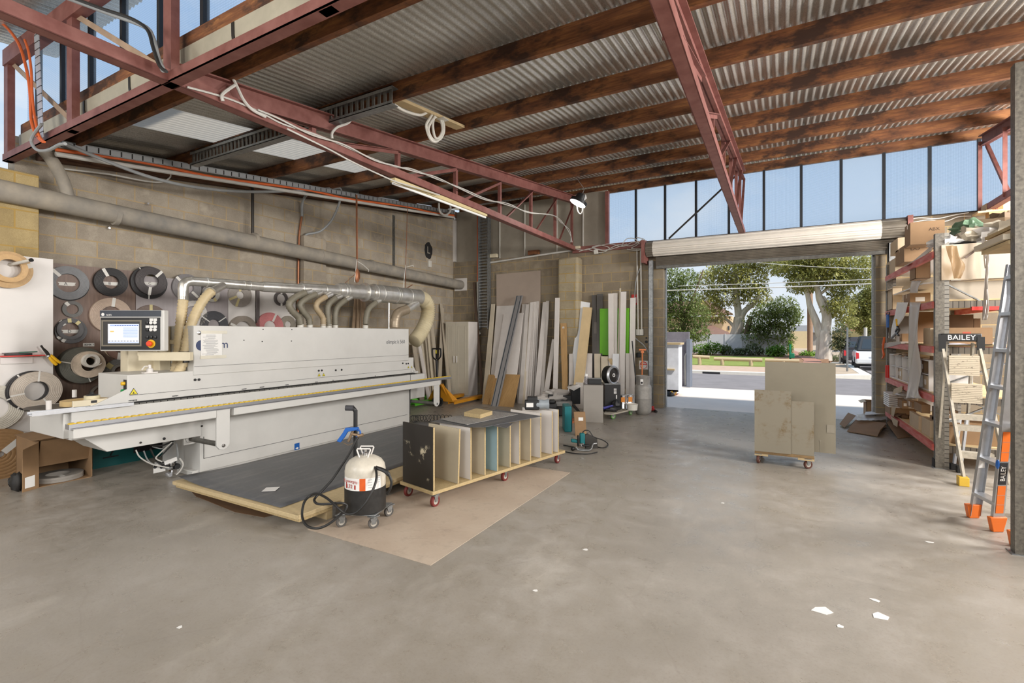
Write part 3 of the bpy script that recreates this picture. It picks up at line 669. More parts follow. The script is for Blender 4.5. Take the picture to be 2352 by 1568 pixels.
# elbow at the near end
eb = smooth_path([onX(440, 645.5, DX), onX(428, 648, DX), onX(421, 657, DX), onX(420.5, 675, DX), onX(421, 690, DX)], 5)
b = MB(); b.tube(eb, .054, 18, rib=lambda i: 1.03 if i % 4 == 0 else 1.0); part('elbow', b, duct_m, du)
hose_c = mat('cream_flexible_hose', (206, 186, 146), .5, var=.12, scale=12); hose_g = mat('grey_flexible_hose', (126, 120, 104), .5, var=.15, scale=12); hose_t = mat('tan_flexible_hose', (176, 156, 124), .5, var=.15)
def hose(pts, r, m, pitch=.03, n=14, x=DX):
    p = smooth_path([onX(u, v, x) if len(q) == 2 else V(q) for q in pts for u, v in [q[:2]]], 26)
    # even spacing
    out = [p[0]]; acc = 0
    for a in p[1:]:
        if (a-out[-1]).length >= pitch/2: out.append(a)
    b = MB(); b.tube(out, r, n, rib=lambda i: 1.07 if i % 2 else .9); part('flexible_hose', b, m, du, ang=80)
hose([(421, 688), (417, 725), (412, 775), (410, 815), (402, 858)], .05, hose_c, x=-5.72)
hose([(487, 668), (470, 685), (452, 715), (436, 755), (428, 800), (418, 838), (404, 862)], .05, hose_c, x=-5.62)
def spig(u0, v0, u1, v1, r, x=DX, x1=None):
    b = MB(); b.cyl(onX(u0, v0, x), onX(u1, v1, x1 or x), r, n=14); part('branch_pipe', b, duct_m, du)
spig(512, 656, 486, 670, .044, DX+.05, -5.62)
for top, pts, r, m in (((714, 668), [(701.5, 671), (676, 684), (664, 699), (672, 715), (686, 729), (690, 747)], .046, hose_g), ((737, 671), [(726, 675), (702, 686), (689, 700), (697, 716), (709, 731), (711.5, 747)], .044, hose_g),
                       ((762, 675), [(749, 681), (731, 692), (726, 705), (734, 718), (742, 731), (742.5, 749)], .042, hose_t), ((783, 679), [(771, 684), (756, 697), (752, 715), (755, 749)], .046, hose_g),
                       ((806, 682), [(794, 688), (776, 703), (770, 720), (770, 747)], .044, hose_g), ((873, 689), [(864, 694), (848, 708), (842, 724), (839.5, 747)], .046, hose_g)):
    spig(*top, *pts[0], r*.86, DX+.06); hose(pts, r, m, x=DX+.06)
    c = onX(pts[-1][0], 749, DX+.06); b = MB(); b.lathe((c.x, c.y, 1.616), EZ, [(r*.95, 0), (r*.95, .05), (r*.8, .06)], 16); part('hose_socket', b, white_pvc, du)
spig(957, 697, 932, 712, .075, DX+.06); b = MB(); b.tube(smooth_path([onX(u, v, DX+.06) for u, v in ((934, 711), (915, 719), (908, 735), (907, 752))], 8), .085, 18, rib=lambda i: 1.03 if i % 3 == 0 else 1); part('branch_elbow', b, mat('dull_duct_elbow', (168, 152, 130), .4, .4, var=.15), du)
hose([(962, 683), (976, 690), (983, 708), (980, 735), (966, 765), (950, 785)], .135, mat('wide_cream_hose', (216, 204, 172), .5, var=.08), .028, 22, -6.08)
b = MB(); c = onX(893, 720, DX); b.cyl((c.x, c.y, 1.615), (c.x, c.y, 2.1), .018); part('prop_post', b, duct_m, du)
c = onX(421, 785, -5.78); b = MB(); b.box(-5.92, -5.63, c.y-.075, c.y+.085, c.z-.022, c.z+.022); part('hose_clamp', b, cream_steel, du, bev=.004)
# copper straps with wire hooks holding the duct
strap_m = mat('copper_coloured_strap', (158, 104, 72), .4, .5, var=.2)
for n_, (ut, vt, ub, vb, xx, lab_) in enumerate(((819, 447, 820, 650, -6.0, 'copper strap bunched above the duct, with a long wire hook'), (936, 470, 932, 663, -6.0, 'thinner copper strap at the thick end of the duct'))):
    t = thing('hanging_strap', lab_, 'strap', tuple(onX(ub, vb, xx)), 0, 'copper straps holding up the duct')
    a, m_, c = onX(ut, vt, xx), onX(ub, vb-55, xx), onX(ub, vb, xx)
    b = MB(); b.bar(a, m_, .004 if n_ else .02, .012 if n_ else .02); b.bar(m_, c, .012, .006); part('strap', b, strap_m, t, smooth=False)
    h = [onX(ub+1, vb-50, xx), onX(ub+14, vb-42 if n_ == 0 else vb-53, xx), onX(ub+27 if n_ == 0 else ub+17, vb-30 if n_ == 0 else vb-54, xx), onX(ub+26 if n_ == 0 else ub+18, vb-26 if n_ == 0 else vb-50, xx)]
    b = MB(); b.tube(h, .006, 6); b.tube([m_, onX(ub-6, vb-2, xx)], .006, 6); part('wire_hook', b, wire_white, t)
    if n_ == 0:
        b = MB(); b.blob(onX(821, 632, xx), .025, .05, .11, .3, seed=4); b.tube([onX(820, 625, xx), onX(790, 652, xx)], .004, 5); part('strap_tail', b, strap_m, t)
    else:
        b = MB(); b.tube([onX(930, 664, xx), onX(947, 654, xx)], .008, 6); part('strap_tail', b, strap_m, t)
# ================================================================ boards hung on the long wall
BX = -7.37
def board(label, y0, y1, z0, z1, m, x=BX, t=.018):
    e = thing('backing_board', label, 'board', (x, (y0+y1)/2, z0), 0, 'boards behind the tape coils')
    b = MB(); b.box(x-t, x, y0, y1, z0, z1); part('sheet', b, m, e, smooth=False); return e
wood_brown = mat('brown_woodgrain_laminate', (126, 103, 90), .5, var=.14, scale=7, c2=(100, 80, 70), stretch=(1, 6, .5))
grey_wood = mat('grey_woodgrain_laminate', (160, 152, 152), .5, var=.08, scale=7, stretch=(1, 6, .5))
bA = board('brown woodgrain board on the block wall behind the lettered tape coils', 2.28, 3.13, .45, 2.352, wood_brown)
bC = board('grey woodgrain board between the brown board and the white one', 3.135, 4.34, .6, 2.3, grey_wood)
bD = board('narrow white board carrying the yellow taped coil', 4.345, 4.78, .6, 2.275, white_lam)
bE = board('white board edged by a grey strip, carrying the red coil', 4.83, 5.52, .6, 2.265, white_lam)
b = MB(); b.box(BX, BX+.03, 4.79, 4.835, .6, 2.275); part('edge_strip', b, mat('grey_edge_strip', (104, 96, 94), .5), bE, smooth=False)
bW = thing('backing_board', 'tall white board with a red tool shelf, beside the block pier', 'board', (-7.2, 1.7, 0), 0, 'boards behind the tape coils')
b = MB(); b.box(-7.222, -7.2, 1.0, 2.257, 0, 2.375); part('sheet', b, white_lam, bW, smooth=False)
# ================================================================ edge tape coils
def tape_marks(q, c, R_, r_, t, angs, m, par, w=.035):
    for a in angs:
        d = V((0, cos(a), sin(a))); s = V((0, -sin(a), cos(a))); mid = c+d*(R_+r_)/2+EX*(t+.0005)
        b = MB(); b.slab(mid, d*((R_-r_)/2+.004), s*w/2, EX*.0007); part('masking_tape', b, m, par, smooth=False)
tape_w = mat('white_masking_tape', (222, 219, 212), .6, var=.05); tape_y = mat('yellowed_masking_tape', (206, 192, 140), .6, var=.08)
COILM = {}
def coil(label, u, vt, vb, iv, col, x=BX, t=.023, tapes=(), tm=None, w=.035):
    """u, vt..vb: where the coil shows; iv: inner radius as a share of the outer"""
    a, c = onX(u, vt, x+t), onX(u, vb, x+t); R_ = (a.z-c.z)/2; cc = V((x, (a.y+c.y)/2, (a.z+c.z)/2)); r_ = R_*iv
    e = thing('edge_tape_coil', label, 'edge tape', (x, cc.y, cc.z-R_), 0, 'edge tape coils hung behind the machine')
    m = COILM.get(col)
    if not m:
        tt = NT('wound_edge_tape'); s = tt.n('TexCoord'); wv = tt.n('TexWave', Scale=1.0); 
        f = tt.noise(30, 3, .6); base = rgb(*col); cm = tt.mix(tt.ramp(f, [(.35, (0, 0, 0)), (.7, (.5, .5, .5))]), base, tuple(q*.74 for q in base[:3])+(1,))
        tt.t.nodes.remove(wv); tt.set(cm, .5); m = COILM[col] = tt.m
    b = MB(); n = 7 if R_ > .1 else 3
    pr = [(r_, 0), (R_, 0), (R_, t)]
    for k in range(n): q = R_-(R_-r_)*(k+.5)/n; pr += [(q+.002, t), (q, t-.0012), (q-.002, t)]
    pr += [(r_, t), (r_, 0)]
    b.lathe(cc, EX, pr, 56); part('wound_tape', b, m, e)
    tape_marks(b, cc, R_, r_, t, [R(k) for k in tapes], tm or tape_w, e, w)
    return e, cc, R_, r_
GREY, BLK, DKB, BEI = (126, 127, 129), (38, 36, 37), (66, 60, 60), (186, 164, 146)
coil('large grey coil around the taped letter A, at the top of the brown board', 157, 611, 688, .55, GREY, tapes=(135,))
coil('thin black coil peeping out under the large grey coil of letter A', 158, 614, 690.5, .6, BLK, x=BX-.001, t=.014)
coil('shiny black coil around the taped letter B', 256, 615, 680, .47, BLK, tapes=(118,), t=.045)
coil('back one of the two black coils around letter C', 343.5, 611.5, 686, .6, BLK, t=.03, tapes=(122, 20, 268), w=.012)
coil('front charcoal coil of the two around letter C', 348, 613, 677, .47, DKB, x=BX+.03, t=.03, tapes=(48, 262))
coil('grey coil on the grey board, half covered by the silver elbow', 430, 629, 691, .47, (122, 118, 118), tapes=(135, 318), t=.03)
coil('small grey coil between the coils of letters A and D', 167, 691, 728.5, .6, (112, 111, 108), tapes=(130,))
coil('beige coil half hidden behind the control screen', 256, 684, 764, .52, BEI, tapes=(82,), t=.03)
coil('back grey coil of the two around letter D', 164, 730.5, 788.5, .62, (104, 104, 106), tapes=(132, 215, 238), t=.025)
coil('front grey coil of the two around letter D', 162, 732, 780, .68, (98, 97, 98), x=BX+.025, t=.025, tapes=(95, 48), tm=tape_y)
coil('brown coil whose top shows above the control screen', 347, 700, 768, .5, (120, 104, 96), tapes=(90,), tm=tape_y)
coil('wide grey-green coil, rearmost of three stacked on one peg', 190, 797, 880, .55, (98, 98, 90), t=.12, tapes=(165, 290), w=.012)
coil('cream coil standing out on the peg in front of the grey-green one', 206, 806.5, 867, .5, (214, 196, 176), x=BX+.12, t=.06)
coil('small white roll with loose end, outermost of three on one peg', 211, 813, 844, .66, (226, 220, 210), x=BX+.18, t=.07)
b = MB(); p = onX(214, 841, BX+.25); b.tube(smooth_path([p, p+V((0, .05, .01)), p+V((0, .085, .035))], 5), .004, 5)
solo('loose_tape_end', b, mat('white_edge_tape', (226, 220, 210), .5), 'loose white tape end curling off the small roll', 'edge tape')
coil('grey coil with yellow tape beside the infeed end of the beam', 278, 823, 891, .52, (128, 128, 126), tapes=(140,), tm=tape_y, t=.025, w=.06)
coil('small grey ring in front of the yellow taped grey coil', 278, 835.5, 871, .7, (138, 134, 128), x=BX+.025, t=.04, tapes=(250,))
coil('cream rimmed coil just below the control screen', 272, 768, 823, .86, (204, 186, 160), t=.02)
coil('brown pinkish coil with white tape, below the control screen', 277, 772, 825, .45, (138, 108, 96), x=BX+.02, t=.025, tapes=(262,))
coil('thin grey ring low on the brown board above the infeed table', 236, 882, 930, .8, (122, 112, 100), t=.04)
coil('grey coil seen through the window of the screen arm', 355, 765, 838, .55, (136, 134, 132), tapes=(250,))
coil('pale grey ring partly behind the slanting cream hose', 487, 658, 693, .6, (190, 186, 176), t=.05, tapes=(300,), tm=tape_y)
coil('dark core ring behind the pale grey ring', 480, 652, 690, .8, (70, 66, 64), t=.02)
coil('grey-brown coil with three yellow tape strips on the narrow white board', 552, 650, 705, .33, (152, 144, 136), tapes=(92, 205, 250), tm=tape_y)
coil('small dark ring alone on the white board', 647, 669, 702, .7, (84, 78, 76), t=.04, tapes=(92, 268))
coil('white coil behind the two cream hoses', 444, 690, 752, .6, (212, 206, 200), t=.03)
coil('charcoal coil with white corner tapes above the machine hood', 492, 714, 778, .4, (70, 70, 74), tapes=(145, 35), w=.014, t=.03)
coil('brown-grey ring half sunk behind the hood on the narrow board', 560, 725, 790, .62, (148, 138, 126), tapes=(155,), t=.06)
coil('pale red coil with a clear tape strip behind the hood', 621, 717.5, 785, .45, (206, 128, 128), tapes=(64,), t=.03)
coil('brown-grey small coil beside the pale red one', 662, 725, 765, .4, (150, 142, 128))
WX = -7.2
coil('black coil, rear one of the pair low on the tall white board', 77, 851.5, 943, .5, BLK, x=WX+.01, t=.05, tapes=(125, 200, 235), w=.014)
coil('large beige coil, front one of the pair low on the tall white board', 86, 853, 942, .5, (196, 184, 170), x=WX+.06, t=.035, tapes=(85, 190, 300), w=.016)
coil('pale coil at the picture edge beside the large beige coil', -14, 885, 990, .5, (206, 200, 186), x=WX+.01, t=.03)
coil('wide tan coil, rear one on the white peg', 20, 577, 661, .6, (196, 162, 116), x=WX+.01, t=.06, tapes=(20,), w=.05)
coil('smaller tan coil, front one on the white peg', 22, 584, 648, .66, (206, 170, 122), x=WX+.07, t=.04, tapes=(190,), tm=tape_y)
coil('big brown disc of wound tape standing low against the tall white board', 2, 985, 1102, .12, (164, 128, 88), x=WX+.02, t=.03, tapes=(42,), w=.06)
e = thing('coil_peg', 'white tube peg with black end cap through the tan coils', 'peg', (WX, 1.8, 2.3))
p = onX(22, 608, WX); q = onX(72, 597, WX+.3)
b = MB(); b.cyl(p, q, .017); part('tube', b, white_pvc, e); b = MB(); b.cyl(q-(q-p).normalized()*.01, q+(q-p).normalized()*.006, .019); part('end_cap', b, black_plastic, e)
# letters written on torn tape
for ch, u, v, par in (('A', 153.5, 652, bA), ('B', 254, 651, bA), ('C', 346, 651, bC), ('D', 162, 761, bA)):
    p = onX(u, v, BX+.001); b = MB(); L = .085
    b.prism([p+V((0, -L, .018)), p+V((0, L, .022)), p+V((0, L*.86, .004)), p+V((0, L*.95, -.008)), p+V((0, L*.6, -.022)), p+V((0, -L*.9, -.02)), p+V((0, -L*.8, -.002))], (.001, 0, 0)); o = part('letter_tape', b, tape_w, par, smooth=False)
    text(ch, .05, p+V((.0012, -.01, 0)), EY, EZ, ink, 'letter', o, .0004)
p = onX(205, 791.5, BX+.001); b = MB(); b.box(BX, BX+.001, p.y-.06, p.y+.05, p.z-.02, p.z+.02); o = part('letter_tape', b, tape_w, bA, smooth=False); text('80MK 7', .03, p+V((.0005, 0, 0)), EY, EZ, ink, 'letter', o, .0004)
# red topped shelf with tools
sh = thing('tool_shelf', 'small white shelf with a red top fixed to the tall white board', 'shelf', (WX, 1.85, 1.3))
a, c = onX(8, 817, -7.1), onX(104, 811, -7.1)
b = MB(); b.box(-7.2, -7.1, a.y-.02, c.y, a.z-.012, a.z); part('red_top', b, red_plastic, sh, smooth=False)
b = MB(); b.box(-7.2, -7.182, a.y, c.y-.08, a.z-.09, a.z-.012); part('bracket_board', b, white_lam, sh, smooth=False)
b = MB(); b.box(-7.17, -7.115, a.y+.02, c.y-.1, a.z, a.z+.022); solo('black_case', b, black_plastic, 'flat black pencil case lying on the red shelf', 'case', bev=.004)
gf = thing('green_handled_file', 'file with a dark green handle lying on the red shelf', 'tool', (-7.15, c.y-.1, a.z+.023))
b = MB(); b.bar((-7.135, c.y-.2, a.z+.03), (-7.12, c.y-.06, a.z+.036), .02, .014); part('handle', b, flat('dark_green_handle', (24, 84, 60), .4), gf)
b = MB(); b.bar((-7.14, c.y-.33, a.z+.027), (-7.135, c.y-.2, a.z+.03), .014, .006); part('blade', b, dark_metal, gf)
sn = thing('tin_snips', 'tin snips with yellow and black handles hanging off the red shelf', 'tool', (-7.1, c.y, a.z))
P = lambda u, v: onX(u, v, -7.09)
b = MB(); b.tube([P(94, 793), P(103, 806), P(112, 818)], .01, 6); b.tube([P(100, 801), P(108, 808), P(114, 818)], .012, 6); part('jaws', b, dark_metal, sn)
b = MB(); b.blob(P(112, 818), .012, .02, .022, .1); part('pivot', b, chrome, sn)
for pts, mm in (([(113, 819), (118, 826), (126, 834), (130, 838)], flat('snip_yellow', (228, 176, 28), .45)), ([(116, 815), (124, 822), (131, 828), (139, 833)], flat('snip_yellow', (228, 176, 28), .45))):
    b = MB(); b.tube(smooth_path([P(*q) for q in pts], 4), lambda t: .013+.004*sin(t*3), 8); part('handle', b, mm, sn)
# ================================================================ pipes, cables and trays
pp = thing('wall_pipe', 'long thick grey pipe running along the block wall', 'pipe', (-7.16, 4, 2.8))
old_pipe = mat('dusty_grey_pipe', (164, 154, 138), .8, var=.2, scale=4, c2=(126, 122, 116), bump=.1, bscale=50)
a, c = onX(0, 437, -7.16), onX(1062, 655, -7.16); d = (c-a).normalized(); a = a-d*3
b = MB(); b.cyl(a, c, .115, n=24); part('pipe', b, old_pipe, pp)
for u, v in ((262, 494), (581, 552), (735, 587), (850, 610)):
    k = onX(u, v, -7.16); b = MB(); b.lathe(k-d*.01, d, [(.113, 0), (.121, .004), (.121, .05), (.113, .054)], 24); part('pipe_joint', b, old_pipe, pp)
b = MB(); k = onY(1060, 653, 10.22); b.box(-7.36, -6.98, 10.22, 10.245, k.z-.16, k.z+.16); solo('square_patch_plate', b, white_lam, 'small white square plate where the grey wall pipe meets the corner', 'plate', smooth=False)
b = MB(); b.tube(smooth_path([onX(96, 340, -7.0), onX(122, 372, -7.05), onX(145, 415, -7.14), onX(160, 462, -7.16)], 5), .06, 16); solo('downpipe', b, old_pipe, 'grey downpipe bending from the gutter to the wall pipe', 'pipe')
b = MB(); b.cyl(onX(580, 412, -7.27), onX(580, 548, -7.27), .022); solo('black_strut', b, dark_metal, 'thin black strut standing on the grey wall pipe', 'strut')
b = MB(); b.cyl(onX(697, 545, -7.4), onX(697, 800, -7.4)-V((0, 0, .3)), .022); p0 = onX(697, 545, -7.4)
solo('black_conduit', b, wire_black, 'black conduit running down beside the grey block pier', 'conduit')
b = MB(); b.tube(smooth_path([onX(693, 497, -7.38), onX(687, 545, -7.38), onX(685, 640, -7.38), onX(684, 780, -7.38), onX(683, 900, -7.38)], 4), .018, 8); solo('copper_conduit', b, strap_m, 'copper coloured conduit down the wall beside the black conduit', 'conduit')
b = MB(); b.tube(smooth_path([onX(694, 497, -7.36), onX(694, 470, -7.34), onX(702, 450, -7.2), onX(722, 440, -7.0), onX(755, 433, -6.92), onX(778, 431, -6.9)], 6), .022, 8); solo('grey_flexible_conduit', b, wire_grey, 'grey conduit curving from the tray down to the copper conduit', 'conduit')
b = MB(); b.tube(smooth_path([onX(697, 548, -7.38), onX(705, 538, -7.34), onX(722, 535, -7.3), onX(740, 528, -7.25), onX(762, 505, -7.15), onX(778, 470, -7.0), onX(784, 440, -6.92), onX(778, 430, -6.9)], 6), .02, 8); solo('grey_flexible_conduit', b, wire_grey, 'grey conduit looping from the tray to the top of the pier', 'conduit')
b = MB(); b.box(-7.417, -7.405, 7.98, 8.05, onX(908, 622, -7.4).z, onX(908, 495, -7.4).z); solo('flat_wall_strip', b, dark_galv, 'flat grey strip fixed upright on the block wall', 'strip', smooth=False)
# spray painted mark
p = onX(984, 575, -7.416); b = MB(); pts = []
for k in range(22): a_ = 2*pi*k/22; rr = 1+.22*noise.noise(V((cos(a_)*2, sin(a_)*2, 3))); pts.append((-7.415, p.y+.15*rr*cos(a_), p.z+.2*rr*sin(a_)))
b.prism(pts, (.002, 0, 0)); pm = thing('painted_mark', 'black spray painted patch with a pale L on the block wall', 'wall mark', tuple(p)); part('paint_patch', b, mat('black_spray_paint', (40, 38, 38), .8), pm, smooth=False)
text('L', .24, p+V((.003, 0, 0)), EY, EZ, mat('pale_block_letter', (176, 168, 154), .8), 'letter', pm, .0005)
p = onX(986, 606, -7.4); b = MB(); b.box(-7.417, -7.36, p.y-.05, p.y+.05, p.z-.08, p.z+.08); solo('small_wall_box', b, white_pvc, 'small pale box fixed below the painted L', 'box', bev=.01)
for u, v, lb in ((337, 468, 'bright round bolt head above the wall pipe'), (248, 524, 'bright round bolt head below the wall pipe')):
    p = onX(u, v, -7.41); b = MB(); b.lathe((-7.417, p.y, p.z), EX, [(.022, 0), (.022, .03), (.014, .05)], 12); solo('wall_bolt', b, chrome, lb, 'bolt')
# perforated tray parallel to the roof
def holes_mat(name, axis, pitch, base):
    t = NT(name); s = t.n('SeparateXYZ'); t.l(t.obj(), s.inputs[0])
    f = t.math('ABSOLUTE', t.math('SUBTRACT', t.math('FRACT', t.math('MULTIPLY', s.outputs[axis], 1/pitch)), .5))
    h = t.math('LESS_THAN', f, .07)
    t.set(t.mix(h, rgb(*base), rgb(50, 48, 46)), .42, .6); return t.m
perf_y = holes_mat('perforated_galvanised_tray', 1, .11, (166, 168, 170)); 
tr = thing('cable_tray', 'galvanised perforated cable tray running under the roof along the block wall', 'cable tray', (-6.85, 5.9, 3.6))
a, c = onX(130, 326, -6.85), onX(1045, 487, -6.85)
up = V((0, 0, 1)); b = MB(); b.bar(a+up*.02, c+up*.02, .004, .012); b.bar(a-up*.05, c-up*.05, .004, .012); part('side_flange', b, galv, tr, smooth=False)
b = MB(); b.bar(a-up*.015, c-up*.015, .003, .06); part('side', b, perf_y, tr, smooth=False)
b = MB(); off = V((-.14, 0, -.05)); b.bar(a+off/1-up*0, c+off, .28, .004); part('bed', b, dark_galv, tr, smooth=False)
off = V((-.03, 0, -.075))
b = MB(); b.tube(smooth_path([a+off]+[a.lerp(c, k/9)+off+V((0, 0, .022*sin(k*2.1))) for k in range(1, 9)]+[c+off], 4), .02, 8); solo('orange_cable', b, orange_cable, 'orange cable tied along the perforated tray', 'cable')
off = V((-.03, 0, -.125)); b = MB(); b.tube([a+off, a.lerp(c, .5)+off, c+off], .026, 10); solo('grey_conduit', b, wire_white, 'pale grey conduit hung below the orange cable', 'conduit')
b = MB(); b.tube(smooth_path([onX(150, 330, -6.75), onX(250, 372, -6.7), onX(350, 408, -6.72), onX(450, 430, -6.8), onX(560, 440, -6.88), onX(680, 438, -6.9), onX(778, 431, -6.88)], 5), .02, 8); solo('slack_grey_cable', b, wire_grey, 'slack grey cable sagging below the perforated tray', 'cable')
b = MB(); b.tube(smooth_path([onX(140, 387, -7.3), onX(250, 400, -7.28), onX(330, 415, -7.28), onX(370, 418, -7.28), onX(390, 408, -7.25), onX(392, 398, -7.2)], 5), .01, 6); solo('thin_pale_cable', b, wire_white, 'thin pale cable clipped along the split timber plate', 'cable')
b = MB(); b.tube(smooth_path([onX(700, 383, -6.9)-V((0, 0, 0)), onX(1008, 466, -6.75), onX(1010, 485, -6.75), onX(1022, 494, -6.75), onX(1034, 485, -6.75), onX(1034, 470, -6.75)][1:], 6), .024, 8); solo('cable_loop', b, wire_white, 'pale cable loop hanging from the far end of the tray', 'cable')
# ladder trays
lt = thing('ladder_tray', 'slotted grey ladder tray fixed to the purlin, ending beside the white coil', 'cable tray', (-4.9, 3.46, 3.7))
b = MB(); b.box(-6.6, -3.17, 3.4, 3.49, 3.855, 3.862); b.box(-6.6, -3.17, 3.4, 3.403, 3.825, 3.862); b.box(-6.6, -3.17, 3.4, 3.49, 3.69, 3.697); b.box(-6.6, -3.17, 3.4, 3.403, 3.69, 3.72); part('side_rail', b, galv, lt, smooth=False)
b = MB()
for k in range(46): x = -6.56+k*.0745; b.box(x, x+.032, 3.408, 3.42, 3.7, 3.855)
part('slat_lattice', b, dark_galv, lt, smooth=False)
vt = thing('ladder_tray', 'upright slotted ladder tray on the front wall with an orange conduit beside it', 'cable tray', (-6.4, 10.15, 1.66))
z0, z1 = 1.66, 4.5
b = MB()
for x in (-6.52, -6.25): b.box(x-.012, x+.012, 10.06, 10.2, z0, z1)
part('side_rail', b, galv, vt, smooth=False); b = MB()
for k in range(38): z = z0+.04+k*.075; b.box(-6.51, -6.26, 10.1, 10.13, z, z+.036)
part('rung_lattice', b, galv, vt, smooth=False)
b = MB(); b.cyl((-6.585, 10.14, 2.85), (-6.585, 10.14, 4.5), .022); solo('orange_conduit', b, orange_cable, 'orange conduit beside the upright ladder tray', 'conduit')
b = MB(); b.tube(smooth_path([(-6.585, 10.14, 2.85), (-6.585, 10.14, 1.75), (-6.56, 10.14, 1.6), (-6.5, 10.1, 1.55)], 5), .024, 8); solo('grey_conduit', b, wire_white, 'pale grey conduit under the orange conduit, bent at its foot', 'conduit')
# upright perforated strip with orange cables at the girder
ps = thing('perforated_strip', 'pale perforated steel strip hanging upright at the girder', 'strip', (-6.33, 1.86, 3.43))
a, c = onY(84, 76, 1.86), onY(95, 318, 1.86)
perf_z = holes_mat('perforated_pale_strip', 2, .075, (196, 200, 206)); b = MB(); b.bar(a, c, .11, .006, (0, 1, 0)); part('strip', b, perf_z, ps, smooth=False)
for i, (pts, r, m, lb) in enumerate((([(-40, 20), (10, 58), (40, 95), (55, 135), (66, 185), (70, 225), (72, 275), (82, 308), (98, 325)], .014, orange_cable, 'thick orange cable sweeping down past the perforated strip'),
        ([(57, 92), (66, 120), (72, 165), (74, 215), (80, 270), (90, 312), (102, 326)], .011, orange_cable, 'thinner orange cable along the perforated strip'),
        ([(96, 285), (80, 305), (72, 325), (85, 344), (110, 345), (135, 333), (150, 330)], .014, wire_grey, 'grey cable looping out to the long cable tray'),
        ([(150, -6), (200, 12), (260, 34), (330, 60), (350, 85), (362, 130), (375, 162)], .017, wire_grey, 'grey cable draped across the high windows to the truss joint'),
        ([(170, -4), (235, 20), (300, 42), (338, 68), (352, 110), (366, 150), (382, 164)], .012, wire_black, 'black cable beside the grey one across the high windows'))):
    b = MB(); b.tube(smooth_path([onY(u, v, 1.84-.02*i) for u, v in pts], 6), r, 8); solo('draped_cable', b, m, lb, 'cable')
# white cables strung along the truss
for i, pts in enumerate(([(430, 200), (520, 225), (592, 255), (650, 285), (717, 306), (780, 331), (850, 362), (908, 383), (946, 388), (1000, 410), (1060, 432), (1115, 456), (1166, 471), (1212, 486), (1250, 492), (1273, 496), (1290, 512), (1309, 530), (1311, 556)],
                         [(592, 252), (640, 272), (717, 310), (790, 332), (860, 368), (908, 381), (960, 396), (1000, 406), (1050, 430), (1115, 459), (1166, 467), (1212, 488), (1260, 492), (1285, 503), (1308, 535), (1314, 556)],
                         [(660, 296), (705, 318), (760, 345), (810, 372), (870, 400), (912, 418), (960, 432), (1010, 448)])):
    b = MB(); b.tube(smooth_path([onX(u, v, -3.97+.02*i) for u, v in pts], 5), .0085, 6); solo('white_cable', b, wire_white, ['thick white cable strung along the truss to the lit lamp', 'second white cable twisted around the first on the truss', 'short white cable lying along the bottom of the truss'][i], 'cable')
for pts, lb in (([(536, 182), (545, 200), (560, 230), (580, 252), (610, 268)], 'white cable dropping from the purlin to the truss'), ([(540, 195), (525, 205), (510, 218), (512, 232)], 'short white cable curl beside the gutter purlin'),
                ([(812, 265), (800, 282), (775, 292), (763, 305), (763, 318)], 'white flexible conduit from the ladder tray to the truss')):
    b = MB(); b.tube(smooth_path([onX(u, v, -3.95) for u, v in pts], 6), .013, 7); solo('white_cable', b, wire_white, lb, 'cable')
# pale noggin with junction box and coiled conduit
ng = onY(912, 228, 3.56); b = MB(); b.bar((-3.27, 3.56, roofz(3.56)-.145), (-3.27, 4.66, roofz(4.66)-.145), .12, .03); solo('pale_noggin', b, ply, 'pale new timber noggin fixed under two purlins', 'timber', smooth=False)
p = onX(1017, 266, -3.22); b = MB(); b.box(p.x-.05, p.x+.05, p.y-.05, p.y+.05, p.z-.045, roofz(p.y)-.162); solo('junction_box', b, white_pvc, 'white junction box under the pale noggin', 'box', bev=.006)
cl = [(905, 240), (930, 255), (965, 264), (985, 256), (992, 262), (985, 275), (979, 290), (988, 318), (1002, 325), (1018, 308), (1019, 285), (1010, 266), (1000, 264), (994, 285), (998, 312), (1006, 318), (1016, 300), (1012, 275), (1002, 268), (990, 280), (984, 300), (996, 322), (1012, 318), (1020, 295), (1013, 268)]
b = MB(); b.tube(smooth_path([onX(u, v, -3.24+.01*sin(i*1.7)) for i, (u, v) in enumerate(cl)], 6), .014, 8); solo('coiled_conduit', b, white_pvc, 'coil of white flexible conduit hanging from the noggin', 'conduit')
# ================================================================ lamps
bt = thing('batten_light', 'unlit cream batten light hung from the truss', 'lamp', (-4.03, 5.4, 3.3))
a, c = onX(902, 419, -4.03), onX(1115, 498, -4.03)
b = MB(); b.bar(a+up*.03, c+up*.03, .07, .05); part('housing', b, mat('cream_housing', (206, 188, 140), .5, var=.06), bt, smooth=False)
b = MB(); b.cyl(a-up*.008, c-up*.008, .016, n=10); part('tube_lamp', b, flat('white_tube', (238, 238, 236), .3), bt)
for t in (.25, .68):
    k = a.lerp(c, t); b = MB(); b.tube([k+up*.05, (k.x, k.y, 3.44)], .008, 6); part('hanger', b, strap_m, bt)
hb = thing('high_bay_lamp', 'lit round LED lamp hanging on a chain at the end of the truss', 'lamp', tuple(onY(1327, 468, 8.3)))
c = onY(1327, 467, 8.3); ax = V((-.41, -.2, -.88)).normalized()
b = MB(); b.lathe(c-ax*.03, ax, [(.05, -.16), (.09, -.14), (.1, -.05), (.16, -.03), (.165, .03), (.15, .03)], 28); part('housing', b, black_plastic, hb)
b = MB(); b.lathe(c, ax, [(.15, .0), (.15, .006)], 28); part('lens', b, glow('lit_led_lens', (255, 252, 246), 30), hb)
b = MB(); b.tube([c-ax*.18, c-ax*.26+V((0, 0, .03)), (c.x-.02, c.y, roofz(c.y)-.17)], .008, 5); part('chain', b, chrome, hb)
